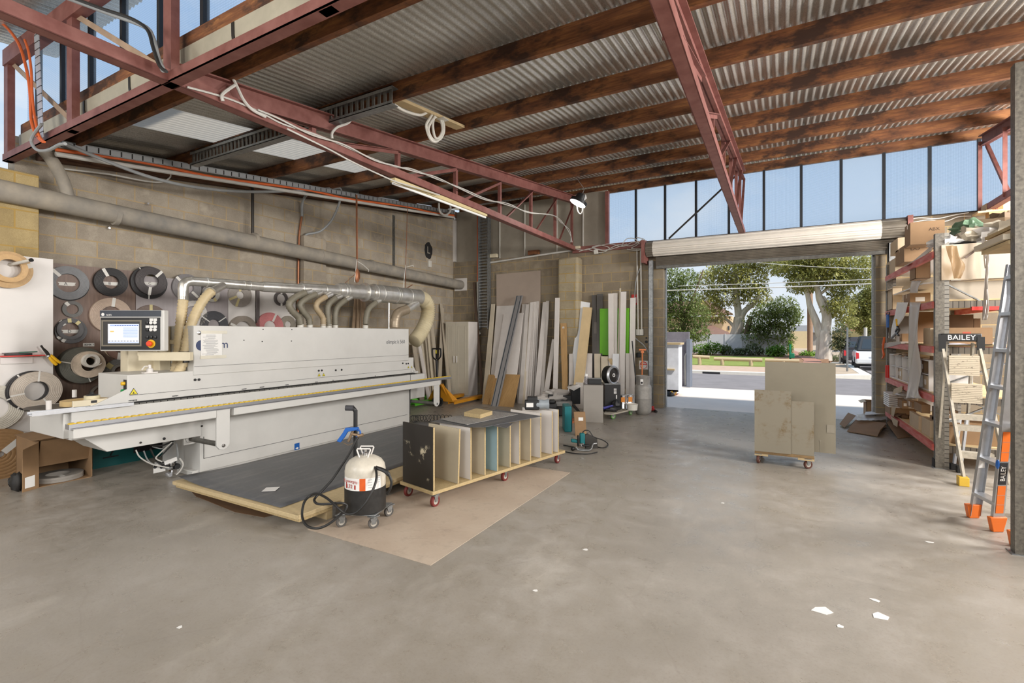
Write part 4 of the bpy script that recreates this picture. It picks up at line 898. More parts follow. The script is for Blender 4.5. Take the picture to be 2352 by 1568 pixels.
b = MB(); b.tube(smooth_path([c+V((-.02, 0, 0)), c+V((0, 0, -.14)), c+V((.05, 0, -.2)), c+V((.09, 0, -.15)), c+V((.09, 0, -.02))], 6), .011, 8); part('cable_loop', b, wire_white, hb)
k = c-ax*.1+V((.1, -.02, 0)); b = MB(); b.slab(k, (.02, .008, .02), (0, .004, 0), (-.01, 0, .035)); part('rating_label', b, paper, hb, smooth=False)
for x0, y0, x1, y1, lb in ((1327, 380, 1330, 440, ''),): pass
# brick box and pipe on the ledge of the front wall
b = MB(); a, c = onY(1125, 603, 10.2), onY(1318, 574, 10.2); b.cyl(a, c, .022); solo('ledge_conduit', b, wire_white, 'pale conduit lying along the ledge under the cladding', 'conduit')
p = onY(1227, 580, 10.18); b = MB(); b.box(p.x-.14, p.x+.13, 10.12, 10.22, p.z-.05, p.z+.05); solo('brown_junction_block', b, timber, 'brown timber block on the ledge of the front wall', 'block', smooth=False)
p = onY(1135, 587, 10.18); b = MB(); b.box(p.x-.1, p.x+.1, 10.12, 10.22, p.z-.05, p.z+.04); solo('ledge_box', b, cream_steel, 'pale trunking box on the ledge beside the ladder tray', 'box', bev=.01)
cab = [[(1320, 571), (1345, 574), (1370, 566), (1400, 560), (1430, 566), (1455, 555), (1470, 560)], [(1330, 577), (1360, 570), (1390, 574), (1420, 562), (1450, 564), (1478, 548)], [(1352, 573), (1380, 580), (1400, 570), (1380, 563), (1360, 568), (1390, 575), (1440, 560)], [(1430, 560), (1440, 548), (1458, 548), (1466, 560), (1450, 570), (1472, 572)], [(1440, 572), (1465, 575), (1485, 566), (1480, 550), (1462, 545)]]
for i, pts in enumerate(cab):
    b = MB(); b.tube(smooth_path([onY(u, v, 10.16-.012*i) for u, v in pts], 5), .009, 5); solo('tangled_cable', b, wire_white, ['pale cable lying along the red beam beside the roller door', 'pale cable twisted along the red beam towards the door roll', 'pale cable looped above the white plug box', 'pale cable arching over beside the door roll', 'pale cable bunched at the bracket of the door roll'][i], 'cable', 'tangled cables on the red beam')
p = onY(1369, 578, 10.14); b = MB(); b.slab(p, (.045, 0, .006), (0, .03, 0), (-.008, 0, .05)); solo('plug_box', b, white_pvc, 'white plug box dangling from the cables on the red beam', 'plug', bev=.008)
p = onY(1328, 568, 10.16); b = MB(); b.box(p.x-.06, p.x+.05, 10.12, 10.19, p.z-.03, p.z+.03); solo('small_cream_box', b, cream_steel, 'small cream box at the foot of the truss post', 'box', bev=.006)
FW2 = V((-SY, CY, 0)); RT = V((CY, SY, 0))
def at(u, v, d):
    """the point seen at u, v at distance d in front of the eye"""
    return V((0, 0, EYE))+FW2*d+RT*((u-1176)/FPX*d)+EZ*((HOR-v)/FPX*d)
# ---------------------------------------------------------------- castors
def castor(par, p, h, r, m, w=.028, yaw=0.0, name='castor'):
    """p: point under the board; h: from floor to board"""
    d = V((cos(yaw), sin(yaw), 0)); s = V((-d.y, d.x, 0)); c = V((p.x, p.y, r))
    b = MB(); b.slab((p.x, p.y, h-.004), (.034, 0, 0), (0, .034, 0), (0, 0, .004)); b.cyl((p.x, p.y, h-.02), (p.x, p.y, h-.004), .022)
    for k in (-1, 1): b.prism([c+s*k*(w/2+.003)-d*.012-EZ*.006, c+s*k*(w/2+.003)+d*.012-EZ*.006, V((p.x, p.y, h-.02))+s*k*(w/2+.003)+d*.026, V((p.x, p.y, h-.02))+s*k*(w/2+.003)-d*.026], s*k*.003)
    b.slab((p.x, p.y, h-.018), d*.026, s*(w/2+.005), EZ*.003)
    o = part(name, b, galv, par)
    b = MB(); b.lathe(c-s*w/2, s, [(r*.6, 0), (r*.93, 0), (r, w*.25), (r, w*.75), (r*.93, w), (r*.6, w), (r*.6, 0)], 20); part('wheel', b, m, o)
    b = MB(); b.lathe(c-s*(w/2-.003), s, [(r*.62, 0), (r*.62, w-.006)], 16); part('wheel_hub', b, flat('castor_hub_grey', (176, 170, 160), .4), o)
    return o
red_wheel = mat('red_rubber_wheel', (120, 44, 40), .55, var=.2); grey_wheel = mat('grey_rubber_wheel', (92, 88, 84), .6, var=.2); green_wheel = mat('green_wheel', (92, 150, 70), .5, var=.1)
# ================================================================ sheet platform in front of the machine
pf = thing('sheet_platform', 'low platform of two chipboard sheets on timber bearers beside the machine', 'platform', (-4.2, 4.2, 0))
b = MB(); b.box(-5.02, -3.22, 2.43, 6.05, .1, .132); part('top_sheet', b, mat('chipboard_sheet', (206, 184, 142), .75, var=.1, scale=40, bump=.1, bscale=200), pf, bev=.003)
b = MB(); b.box(-5.0, -3.23, 2.45, 6.05, .072, .099); part('bottom_sheet', b, chip, pf, bev=.003)
for x in (-4.9, -4.2, -3.35):
    for y in (2.72, 4.1, 5.5):
        b = MB(); b.box(x-.11, x+.11, y, y+.09, 0, .072); part('bearer', b, ply, pf, smooth=False)
for y in (2.73, 4.12):
    b = MB(); b.box(-3.222, -3.217, y+.03, y+.06, 0, .133); part('steel_strap', b, galv, pf, smooth=False)
def curl(u, v):
    x = -5.0+1.52*u; y = 2.47+3.55*v; z = .136+.035*max(0, 1-u*3)**2*max(0, 1-v*4)**2+.004*sin(u*9+v*5)*max(0, .3-v)
    return (x, y, z)
dg_t = NT('dusty_dark_laminate'); n1 = dg_t.noise(3, 6, .65, stretch=(3, .6, 1)); n2 = dg_t.noise(40, 3, .7)
dg_t.set(dg_t.mix(dg_t.ramp(n1, [(.5, (0, 0, 0)), (.8, (.45, .45, .45))]), dg_t.mix(dg_t.ramp(n2, [(.4, (0, 0, 0)), (.8, (.25, .25, .25))]), rgb(84, 85, 88), rgb(120, 119, 116)), rgb(146, 142, 134)), .42)
dark_lam = dg_t.m
b = MB(); b.grid(curl, 16, 24); o = solo('dark_laminate_sheet', b, dark_lam, 'large dark grey laminate sheet lying on the chipboard platform', 'sheet'); so = o.modifiers.new('sheet', 'SOLIDIFY'); so.thickness = .0015
c = onZ(622, 1123, .143); b = MB(); b.slab(c, (.045, .035, 0), (-.032, .045, 0), (0, 0, .001)); solo('paper_scrap', b, paper, 'white paper scrap lying on the dark laminate sheet', 'paper', smooth=False)
b = MB(); b.prism([onZ(u, v, .001) for u, v in ((430, 1118), (560, 1148), (632, 1182), (606, 1188), (540, 1176), (450, 1140))], (0, 0, .003)); solo('cardboard_underlay', b, cardboard_dark, 'brown cardboard strip lying under the edge of the platform', 'cardboard', smooth=False)
# ================================================================ sheet of fibreboard on the floor
fib = NT('dusty_fibreboard'); n1 = fib.noise(2.2, 6, .6); n2 = fib.noise(9, 5, .65)
fib.set(fib.mix(fib.ramp(n2, [(.52, (0, 0, 0)), (.7, (.4, .4, .4))]), fib.ramp(n1, [(.35, rgb(176, 158, 140)), (.65, rgb(190, 174, 156))]), rgb(146, 130, 116)), .7)
b = MB(); b.box(-3.21, -2.0, 2.51, 4.94, .0005, .0035); solo('fibreboard_sheet', b, fib.m, 'thin brown fibreboard sheet lying on the concrete under the trolley', 'sheet', smooth=False)
# ================================================================ divider trolley
lx, ly = V((.977, -.212, 0)), V((.212, .977, 0)); O = V((-2.64, 3.345, 0))
tr = thing('divider_trolley', 'low chipboard trolley with upright dividers and red castors', 'trolley', tuple(O))
def T(a, l, z): return O-lx*a+ly*l+EZ*z
b = MB(); b.prism([T(-.01, -.01, .118), T(.47, -.01, .118), T(.47, 2.0, .118), T(-.01, 2.0, .118)], (0, 0, .03)); part('base_board', b, chip, tr, bev=.003)
div_m = [black_plastic, white_lam, white_lam, mat('beige_board', (196, 184, 160), .6, var=.06), mat('pale_blue_board', (160, 190, 200), .5, var=.06)]
pts = [(986, 1125, 980), (1053, 1111, 986), (1076, 1100, 981), (1111, 1090.6, 981), (1137, 1080.8, 978), (1171, 1073, 970), (1191, 1065.6, 964.6), (1221, 1059, 959), (1244, 1051.5, 949), (1269, 1042.8, 944), (1294, 1040.7, 942)]
spl = NT('glue_splashed_black'); sx_ = spl.noise(14, 6, .75); sy_ = spl.noise(4.5, 3, .5)
msk = spl.math('MULTIPLY', spl.ramp(sx_, [(.5, (0, 0, 0)), (.56, (1, 1, 1))]), spl.ramp(sy_, [(.52, (0, 0, 0)), (.62, (1, 1, 1))]))
spl.set(spl.mix(msk, rgb(44, 40, 36), rgb(186, 176, 150)), .5)
for i, (u, vb, vt_) in enumerate(pts):
    p = onZ(u, vb, .15); l = (p-O).dot(ly); d = (p-O).dot(FW2)+(O-V((0, 0, 0))).dot(FW2); h = (vb-vt_)*p.dot(FW2)/FPX
    lean = .02 if i == 1 else 0
    m = spl.m if i == 0 else div_m[[0, 3, 1, 3, 4, 3, 1, 3, 1, 1, 1][i]]
    b = MB(); b.prism([T(.0, l, .149), T(.44, l, .149), T(.44, l+lean, .149+h), T(.0, l+lean, .149+h)], ly*.016); o = part('divider', b, m, tr, smooth=False, label=('black divider splashed with glue' if i == 0 else 'pale blue divider' if i == 4 else None))
    b = MB(); b.prism([T(-.002, l, .15), T(-.0005, l, .15), T(-.0005, l+lean, .149+h), T(-.002, l+lean, .149+h)], ly*.016); part('raw_edge', b, chip, o, smooth=False)
b = MB(); b.prism([T(.44, .05, .15), T(.455, .05, .15), T(.455, 1.95, .15), T(.44, 1.95, .15)], (0, 0, .44)); part('rear_board', b, ply, tr, smooth=False)
for u, v, y_ in ((938, 1143, .5), (999, 1167, .35), (1159, 1108, .3), (1280, 1067, .35)):
    p = onZ(u, v-4); castor(tr, p, .118, .052, red_wheel, .03, R(78)+y_*.4)
for l in (1.0, 1.9): castor(tr, T(.42, l, 0), .118, .052, red_wheel, .03, R(70))
spk = NT('speckled_grey_sheet'); n2 = spk.noise(120, 3, .8); spk.set(spk.mix(spk.ramp(n2, [(.5, (0, 0, 0)), (.62, (.75, .75, .75))]), rgb(128, 126, 124), rgb(196, 190, 182)), .5)
zt = .71
def sheet(name, px, z, m, label, t=.004, droop=()):
    b = MB(); P_ = [onZ(u, v, z)-EZ*(droop[i] if droop else 0) for i, (u, v) in enumerate(px)]; b.prism(P_, (0, 0, t)); return solo(name, b, m, label, 'sheet', smooth=False)
sheet('grey_sheet', ((990, 968), (1086, 981), (1113, 981), (1245, 956), (1140, 941)), .66, dark_lam, 'dark grey laminate offcut lying on top of the trolley dividers')
sheet('grey_sheet_offcut', ((1125, 977), (1164, 983), (1179, 972.5), (1140, 970)), .654, dark_lam, 'small grey offcut corner poking out under the larger sheet on the trolley')
sheet('speckled_sheet', ((1010, 962.5), (1073, 975.5), (1190, 951.5), (1120, 943)), .668, spk.m, 'dust speckled grey sheet on top of the trolley, under the chipboard block')
sheet('chipboard_block', ((1066, 955), (1103, 961), (1131, 952), (1094, 945.5)), .674, chip, 'thick white topped chipboard block lying on the trolley sheets', .04)
# lamp tool on the trolley end
tl = thing('cordless_inspection_light', 'black and grey cordless light lying on the far end of the trolley', 'tool', tuple(onZ(1230, 938, .66)))
D_ = onZ(1230, 938, .66).dot(FW2)
b = MB(); b.slab(at(1222, 929, D_), RT*.085, FW2*.05, EZ*.055); o = part('body', b, black_plastic, tl, bev=.012)
b = MB(); b.slab(at(1223, 917, D_), RT*.06, FW2*.045, EZ*.035); part('battery', b, black_plastic, tl, bev=.01)
b = MB(); rect(b, at(1217, 930, D_-.051), RT, EZ, .08, .05, .002); part('label', b, paper, tl, smooth=False)
b = MB(); b.lathe(at(1231, 928, D_), RT, [(.05, 0), (.055, .01), (.055, .06), (.05, .1), (.058, .13), (.06, .15), (.04, .152)], 18); part('lamp_head', b, mat('grey_tool_plastic', (150, 158, 164), .35, var=.1), tl)
# ================================================================ adhesive canister on its dolly
cc = V((-2.93, 2.84, 0)); zb = .112
cn = thing('adhesive_canister', 'white topped and black bottomed spray adhesive canister strapped to a small castor dolly', 'canister', tuple(cc))
b = MB(); b.lathe(cc+EZ*zb, EZ, [(.158, 0), (.162, .004), (.162, .19)], 36); part('black_half', b, mat('scuffed_black_paint', (42, 40, 38), .5, var=.3, scale=30), cn)
b = MB(); b.lathe(cc+EZ*(zb+.19), EZ, [(.16, 0), (.16, .13), (.152, .17), (.128, .205), (.09, .228), (.04, .24), (0, .242)], 36); part('white_half', b, mat('dusty_white_enamel', (216, 208, 192), .35, var=.16, scale=12), cn)
th0 = math.atan2(-FW2.y, -FW2.x)
def arc(a0, a1, z0, z1, rr, m, nm, par=cn):
    b = MB(); n = 12; b.grid(lambda u, v: cc+V((cos(th0+a0+(a1-a0)*u)*rr, sin(th0+a0+(a1-a0)*u)*rr, z0+(z1-z0)*v)), n, 1); return part(nm, b, m, par)
lb = arc(-1.25, 1.1, zb+.19, zb+.285, .1612, paper, 'label')
arc(-.22, .14, zb+.19, zb+.285, .1618, flat('label_orange', (214, 92, 28), .5), 'orange_block', lb) if False else None
arc(.02, .3, zb+.19, zb+.285, .1618, flat('label_orange', (214, 92, 28), .5), 'orange_block', lb)
arc(-1.25, -1.1, zb+.19, zb+.285, .1618, ink, 'black_block', lb)
def onlabel(a, z, s, body, m):
    d = V((cos(th0+a), sin(th0+a), 0)); text(body, s, cc+d*.163+EZ*z, V((-d.y, d.x, 0)), EZ, m, 'lettering', lb, .0004)
onlabel(-.46, zb+.262, .032, 'Tensorgrip', flat('label_red', (170, 50, 40), .5)); onlabel(-.52, zb+.222, .042, 'L32', flat('label_red', (170, 50, 40), .5))
for k in range(4): arc(.42, .62, zb+.27-k*.02, zb+.273-k*.02, .1618, flat('typed_ink', (120, 120, 124), .7), 'small_print', lb)
for k in range(4): arc(.85, 1.05, zb+.29-k*.016, zb+.2925-k*.016, .1618, flat('typed_ink', (120, 120, 124), .7), 'small_print', lb)
arc(-.82, -.74, zb+.2, zb+.25, .1618, flat('label_red', (170, 50, 40), .5), 'small_print', lb); arc(-.25, -.17, zb+.2, zb+.235, .1618, flat('label_red', (170, 50, 40), .5), 'small_print', lb)
for sgn, off in ((-1, .035), (1, -.035)):
    q = cc+EZ*(zb+.415)-FW2*off*sgn*0-FW2*(.045 if sgn < 0 else -.045)
    pth = [q-RT*.03, q-RT*.055+EZ*.07, q-RT*.05+EZ*.078, q+RT*.05+EZ*.078, q+RT*.055+EZ*.07, q+RT*.03]
    b = MB(); b.tube(pth, .006, 8); part('lift_handle', b, white_lam, cn)
b = MB(); b.lathe(cc+EZ*(zb+.42), EZ, [(.02, 0), (.02, .03), (.012, .04), (.012, .065)], 12); part('valve', b, chrome, cn)
b = MB(); cs = [V((*onZ(u, v-3)[:2], .1)) for u, v in ((784, 1213), (858, 1216), (893, 1188))]; c4 = cs[0]+cs[2]-cs[1]; pl = cs+[c4]; ctr = sum(pl, V())/4
b.prism([ctr+(p-ctr)*1.16 for p in pl], (0, 0, .01)); part('dolly_plate', b, galv, cn, bev=.004)
for p, yw in zip(pl, (1.2, 1.0, 1.35, 1.2)): castor(cn, p, .1, .043, grey_wheel, .024, yw)
q0 = at(816, 1090, 4.02); top = at(816.5, 955, 4.02)
b = MB(); b.tube(smooth_path([V((q0.x, q0.y, .11)), q0, top, at(815.5, 943, 4.02), at(810, 936.5, 4.02), at(803, 936, 4.02), at(799, 936, 4.02)], 5), .017, 12); part('pole', b, black_plastic, cn)
b = MB(); b.tube([at(812, 937, 4.02), at(794, 936.5, 4.02)], .023, 12); part('grip', b, flat('grey_foam_grip', (62, 62, 66), .7), cn)
# spray gun hung on the pole
sg = thing('spray_gun', 'blue spray gun hanging on the black pole of the canister dolly', 'spray gun', tuple(at(803, 1000, 3.98)))
G = lambda u, v, d=3.97: at(u, v, d)
b = MB(); b.prism([G(796, 981), G(822, 979.5), G(825, 982), G(822, 986), G(810, 988), G(801, 990), G(795, 1000), G(785, 1014), G(776, 1011), G(790, 992)], -FW2*.035); part('body', b, blue_plastic, sg, bev=.004)
b = MB(); b.tube([G(822, 980), G(825, 986), G(821, 990)], .005, 6); b.tube(smooth_path([G(818, 987), G(827, 990), G(826, 1000), G(818, 1002)], 4), .007, 6); part('guard', b, blue_plastic, sg)
b = MB(); b.bar(G(812, 985), G(800, 1014), .014, .02); part('trigger', b, mat('worn_brass', (150, 126, 100), .4, .6), sg, bev=.003)
b = MB(); b.cyl(G(808, 996), G(828, 1000), .011); b.cyl(G(822, 1001), G(834, 998), .014); b.tube([G(786, 1015), G(800, 1022), G(810, 1018)], .003, 5); part('fittings', b, mat('worn_brass', (150, 126, 100), .4, .6), sg)
hp = [(823, 1003, 3.97), (815, 1016, 3.95), (804, 1038, 3.93), (785, 1068, 3.9), (762, 1102, 3.85), (740, 1126, 3.8), (725, 1142, 3.76), (722, 1150, 3.72), (731, 1157, 3.68), (758, 1157, 3.66), (783, 1155, 3.66), (796, 1160, 3.68), (792, 1172, 3.66), (770, 1192, 3.6), (748, 1207, 3.56), (725, 1213, 3.56), (704, 1206, 3.6), (694, 1185, 3.66), (698, 1155, 3.72), (711, 1139, 3.76), (727, 1133, 3.74), (748, 1142, 3.68), (768, 1158, 3.62), (782, 1171, 3.6), (797, 1180, 3.62), (818, 1176, 3.62), (838, 1157, 3.62), (855, 1128, 3.65), (864, 1102, 3.7), (864, 1082, 3.76), (858, 1070, 3.82), (848, 1065, 3.88), (833, 1067, 3.95), (820, 1076, 4.0), (815, 1083, 4.02)]
b = MB(); b.tube(smooth_path([at(*p) for p in hp], 6), .0095, 8); solo('adhesive_hose', b, wire_black, 'black hose from the blue spray gun looping on the floor around the canister', 'hose')
hp = [(852, 1071, 3.86), (868, 1075, 3.8), (885, 1082, 3.78), (895, 1094, 3.78), (899, 1108, 3.78), (896, 1123, 3.78), (889, 1134, 3.8)]
b = MB(); b.tube(smooth_path([at(*p) for p in hp], 6), lambda t: .016 if .1 < t < .45 else .0105, 8); solo('short_hose', b, wire_black, 'short black hose over the shoulder of the white canister', 'hose')
# ================================================================ panel trolley
pt = thing('panel_trolley', 'small timber trolley on castors under the leaning cream panels', 'trolley', (.06, 6.55, 0))
b = MB(); b.box(-.24, .36, 6.37, 6.78, .118, .15); part('base_board', b, mat('dirty_plywood', (150, 122, 84), .75, var=.2, scale=20), pt, bev=.003)
b = MB(); b.box(.2, .36, 6.368, 6.4, .095, .118); b.box(-.24, -.1, 6.368, 6.4, .095, .118); part('batten', b, ply, pt, smooth=False)
dk_red = mat('brown_red_wheel', (98, 58, 46), .55, var=.2)
for x, y, yw in ((-.2, 6.4, 1.4), (.3, 6.4, .55), (-.19, 6.74, .3), (.31, 6.74, 1.0)): castor(pt, V((x, y, 0)), .118, .048, dk_red, .028, yw)
cream_panel = mat('cream_panel', (138, 130, 112), .6, var=.06, scale=4); stn = NT('stained_cream_panel'); s1 = stn.noise(10, 5, .7); s2 = stn.noise(3.4, 3, .5)
mk = stn.math('MULTIPLY', stn.ramp(s1, [(.48, (0, 0, 0)), (.62, (1, 1, 1))]), stn.ramp(s2, [(.48, (0, 0, 0)), (.58, (.9, .9, .9))])); stn.set(stn.mix(mk, rgb(140, 132, 115), rgb(116, 94, 58)), .6)
b = MB(); b.prism([(-.137, 6.62, .152), (.581, 6.62, .152), (.581, 6.63, 1.19), (-.137, 6.63, 1.19)], (0, .017, 0)); bg_ = thing('cream_board', 'tall wide cream panel standing at the back of the small trolley', 'panel', (.22, 6.62, .15)); part('sheet', b, cream_panel, bg_, smooth=False)
c = onY(1908, 985, 6.618); b = MB(); b.box(c.x-.037, c.x+.037, 6.619, 6.6205, c.z-.046, c.z+.046); part('grey_label', b, mat('grey_sticker', (150, 142, 126), .6), bg_, smooth=False)
c = onY(1884, 1012, 6.618); b = MB(); b.box(c.x-.002, c.x+.002, 6.619, 6.6205, .16, c.z); b.lathe((c.x, 6.6205, c.z), (0, -1, 0), [(.01, 0), (.01, .002)], 10); part('scratch_mark', b, mat('mark_grey', (150, 142, 126), .6), bg_, smooth=False)
b = MB(); b.box(-.241, .132, 6.35, 6.366, .152, .872); solo('cream_board', b, stn.m, 'glue stained cream panel, front one standing over the spotted castor corner of the small trolley', 'panel', smooth=False)
b = MB(); b.box(.134, .357, 6.378, 6.394, .152, .757); solo('cream_board', b, stn.m, 'lowest stained cream panel on the small trolley, beside the taller front one', 'panel', smooth=False)
# ================================================================ boards leaning on the front wall
def lean(name, label, tl_, tr_, vt, bl, br, vb, yt, m, t=.018, cat='board', grp='boards leaning on the front wall', z0=0.0, vt2=None):
    BL = onZ(bl, vb, z0); yb = BL.y; BR = onY(br, vb, yb); BR.z = z0
    TL = onY(tl_, vt, yt); TR = onY(tr_, vt2 or vt, yt)
    if vt2 is None: TR.z = TL.z
    b = MB(); b.prism([TL, TR, BR, BL], (0, t, 0)); return solo(name, b, m, label, cat, grp, smooth=False)
W1 = mat('white_board_a', (218, 211, 205), .45, var=.05); W2 = mat('white_board_b', (206, 199, 192), .5, var=.06); W3 = mat('cream_board', (206, 194, 172), .55, var=.06)
oak = mat('oak_veneer_board', (186, 150, 100), .55, var=.12, scale=9, c2=(162, 126, 80), stretch=(8, 1, .6)); ply_p = mat('birch_ply_board', (216, 190, 146), .55, var=.08)
brn = mat('brown_strip', (96, 76, 62), .6, var=.15); dkgrey = mat('dark_grey_board', (88, 84, 80), .5, var=.08)
lean('leaning_sheet', 'large beige panel standing against the front wall behind the white boards', 1140, 1241, 630, 1142, 1240, 911.5, 10.21, mat('beige_backing_panel', (168, 152, 138), .6, var=.04), .02, vt2=621)
lean('leaning_strip', 'thin brown strip leaning in the corner beside the wardrobe', 1086, 1091, 648, 1105, 1111, 913, 10.19, brn)
lean('leaning_board', 'white board at the wardrobe end of the leaning boards', 1128, 1136, 698, 1107, 1119, 923, 10.17, W3, .03)
lean('leaning_board', 'wide white board just in front of the big beige panel', 1141, 1182, 702, 1122, 1166, 923, 10.18, W1)
lean('leaning_board', 'white board whose top is notched beside the aluminium track', 1157, 1177, 720.5, 1126, 1150, 925, 10.05, W1, .02)
lean('leaning_board', 'brownish narrow board between two white boards at the wardrobe end', 1143, 1147, 760, 1123, 1131, 924, 10.1, mat('khaki_board_edge', (150, 134, 106), .6), .02)
tk = lean('aluminium_track', 'grey aluminium track with dark grooves leaning across the white boards', 1186, 1200, 679, 1127, 1143, 932, 9.98, mat('track_grey', (156, 154, 154), .4, .3, var=.05), .03)
BL, BR, TL, TR = onZ(1127, 932), onZ(1143, 932), onY(1186, 679, 9.98), onY(1200, 679, 9.98); BR.y = BL.y; BR = onY(1143, 932, BL.y); BR.z = 0
for f0, f1 in ((.1, .2), (.74, .84)):
    b = MB(); q = [TL.lerp(TR, f0), TL.lerp(TR, f1), BL.lerp(BR, f1), BL.lerp(BR, f0)]; b.prism([p-EY*.003 for p in q], (0, .0028, 0)); part('groove', b, flat('track_groove', (48, 58, 66), .5), tk, smooth=False)
lean('leaning_board', 'white board with dark screw holes beside the aluminium track', 1180, 1202, 719, 1154, 1180, 927, 10.02, W1, .018)
lean('leaning_board', 'narrow white board behind the one with the screw holes', 1199, 1207.5, 698.5, 1187, 1196, 925, 10.13, W2)
lean('leaning_board', 'grey-white strip standing slightly askew beside the holed board', 1208, 1216, 698.5, 1190, 1199, 926, 10.09, W2)
lean('leaning_board', 'white strip second in the close row of five', 1214, 1220, 695.5, 1197, 1204.5, 926, 10.12, W3)
for i in range(5): lean('leaning_board', ['front strip of the close row of white strips', 'second strip of the close row of white strips', 'middle strip of the close row of white strips', 'fourth strip of the close row of white strips', 'last strip of the close row of white strips, against the beige panel'][i], 1218+i*3.6, 1224+i*3.4, 694-i*.5, 1202+i*4.5, 1208+i*5.3, 926-i, 10.07+.025*i, (W1, W2)[i % 2], .018)
lean('leaning_board', 'wide white board of the pair beside the beige panel edge', 1247, 1256, 693.5, 1226, 1238, 926, 10.14, W1); lean('leaning_board', 'narrow white board of the pair beside the beige panel edge', 1254, 1261.5, 691, 1237, 1247, 926, 10.165, W2)
lean('leaning_board', 'white upright board standing before the pale block pier', 1275, 1285, 684, 1269, 1279.5, 930, 9.88, W1, .02)
lean('leaning_board', 'short white board leaning slantwise near the pale block pier', 1268, 1276, 779, 1244, 1256, 929, 9.87, W2, .016)
ob = lean('leaning_board', 'oak board with a barcode sticker before the pale block pier', 1287, 1300.5, 742, 1292, 1305, 930, 9.86, oak, .02)
p = onY(1294, 755, 9.845); b = MB(); rect(b, p, EX, EZ, .045, .1, .001); o = part('barcode_sticker', b, paper, ob, smooth=False)
b = MB()
for k in range(5): rect(b, p+V((0, -.0016, .035-k*.014)), EX, EZ, .03, .006, .0004)
part('barcode', b, ink, o, smooth=False)
lean('oak_offcut', 'short oak board, one of two overlapping beside the aluminium track', 1122.5, 1138, 860, 1107.5, 1121, 927.5, 9.42, oak, .02); lean('oak_offcut', 'short oak board tucked against the aluminium track edge', 1136, 1145, 859, 1119, 1129, 928, 9.45, oak, .02)
lean('oak_offcut', 'wide short oak board standing alone in front of the holed white board', 1161.6, 1193.7, 859, 1144.5, 1179, 932.5, 9.4, oak, .02)
lean('leaning_board', 'bright white board leaning beyond the pale block pier', 1331, 1355, 691, 1300, 1324, 931, 10.12, mat('bright_white_board', (236, 238, 240), .4, var=.03), .02, vt2=695)
lean('ply_board', 'pale plywood board standing in front of the bright white board', 1339, 1358.5, 705, 1311, 1333, 934, 10.02, ply_p, .06, vt2=706)
lean('dark_board', 'dark grey board beside the pale plywood board', 1359, 1369.5, 677.5, 1361, 1372, 932, 10.19, dkgrey, .02); lean('dark_board', 'thicker dark grey board beside the green cabinet', 1371, 1384.5, 675, 1369, 1382.5, 932, 10.15, dkgrey, .03)
lean('dark_board', 'short grey board in front of the two dark grey boards', 1364.5, 1376.5, 739.5, 1366, 1378, 932, 10.09, mat('mid_grey_board', (112, 106, 100), .5), .018)
gcab = thing('green_cabinet', 'bright green cabinet fixed on the front wall behind white boards', 'cabinet', (-3.05, 10.12, 1.1)); gm = mat('bright_green_laminate', (96, 168, 12), .45, var=.05)
b = MB(); b.box(-3.365, -2.74, 10.0, 10.25, 1.08, 2.08); part('carcass', b, gm, gcab, bev=.004); b = MB(); b.box(-3.36, -2.745, 9.985, 10.0, 1.085, 2.03); part('door', b, gm, gcab, bev=.003)
lean('leaning_board', 'white board standing before the green cabinet, near the dark boards', 1397, 1409, 674, 1398, 1409.5, 935, 9.94, W1); lean('leaning_board', 'white board right behind the first one before the green cabinet', 1407, 1418, 673, 1408, 1416, 934, 9.965, W2)
lean('leaning_strip', 'thin pale strip standing before the green cabinet', 1423, 1426, 662, 1414, 1418, 933, 9.95, W3, .012)
lean('leaning_board', 'tall white board before the green cabinet next to the thin strip', 1425.6, 1438, 670, 1420, 1434, 935, 9.92, W1, .022)
lean('leaning_board', 'white board at the door end of the row, before the red sign', 1447.5, 1459.6, 684, 1444, 1457, 935, 10.05, W1, .022)
for tl_, tr_, vt, bl, br, vb, yt, m, lb in ((1326.5, 1345, 812, 1325, 1344, 935, 9.95, W2, 'short grey-white panel under the pale plywood board'), (1323, 1345, 833, 1322, 1344, 937, 9.8, W1, 'shorter white panel in front under the pale plywood board'), (1346, 1360, 811, 1345, 1359, 935, 9.93, W1, 'short white panel under the dark boards'),
        (1365, 1379, 812, 1366, 1379, 936, 9.9, W3, 'short cream panel in front of the dark boards'), (1380.5, 1396, 818, 1381, 1396, 937, 9.85, W3, 'short cream panel beside the fan'), (1407, 1421.5, 812, 1405, 1419, 937, 9.84, mat('bright_white_board', (236, 238, 240), .4), 'short bright panel behind the fan'),
        (1437, 1445, 811, 1437, 1445, 936, 9.88, W2, 'narrow short panel between two tall white boards'), (1307, 1316, 812, 1306, 1316, 933, 9.83, W2, 'short grey panel between the oak board and the bright white board')):
    lean('short_board', lb, tl_, tr_, vt, bl, br, vb, yt, m, .018, 'board', 'short panels standing at the front wall')
lean('plank', 'narrow bare plank leaning crosswise behind the fan', 1396, 1404, 823, 1444, 1453, 932, 9.8, ply_p, .018)
b = MB(); b.tube([onY(1452, 783, 9.85), onZ(1466, 940)], .012, 8); solo('black_rod', b, black_plastic, 'thin black rod leaning on the white board by the gas cylinder', 'rod')
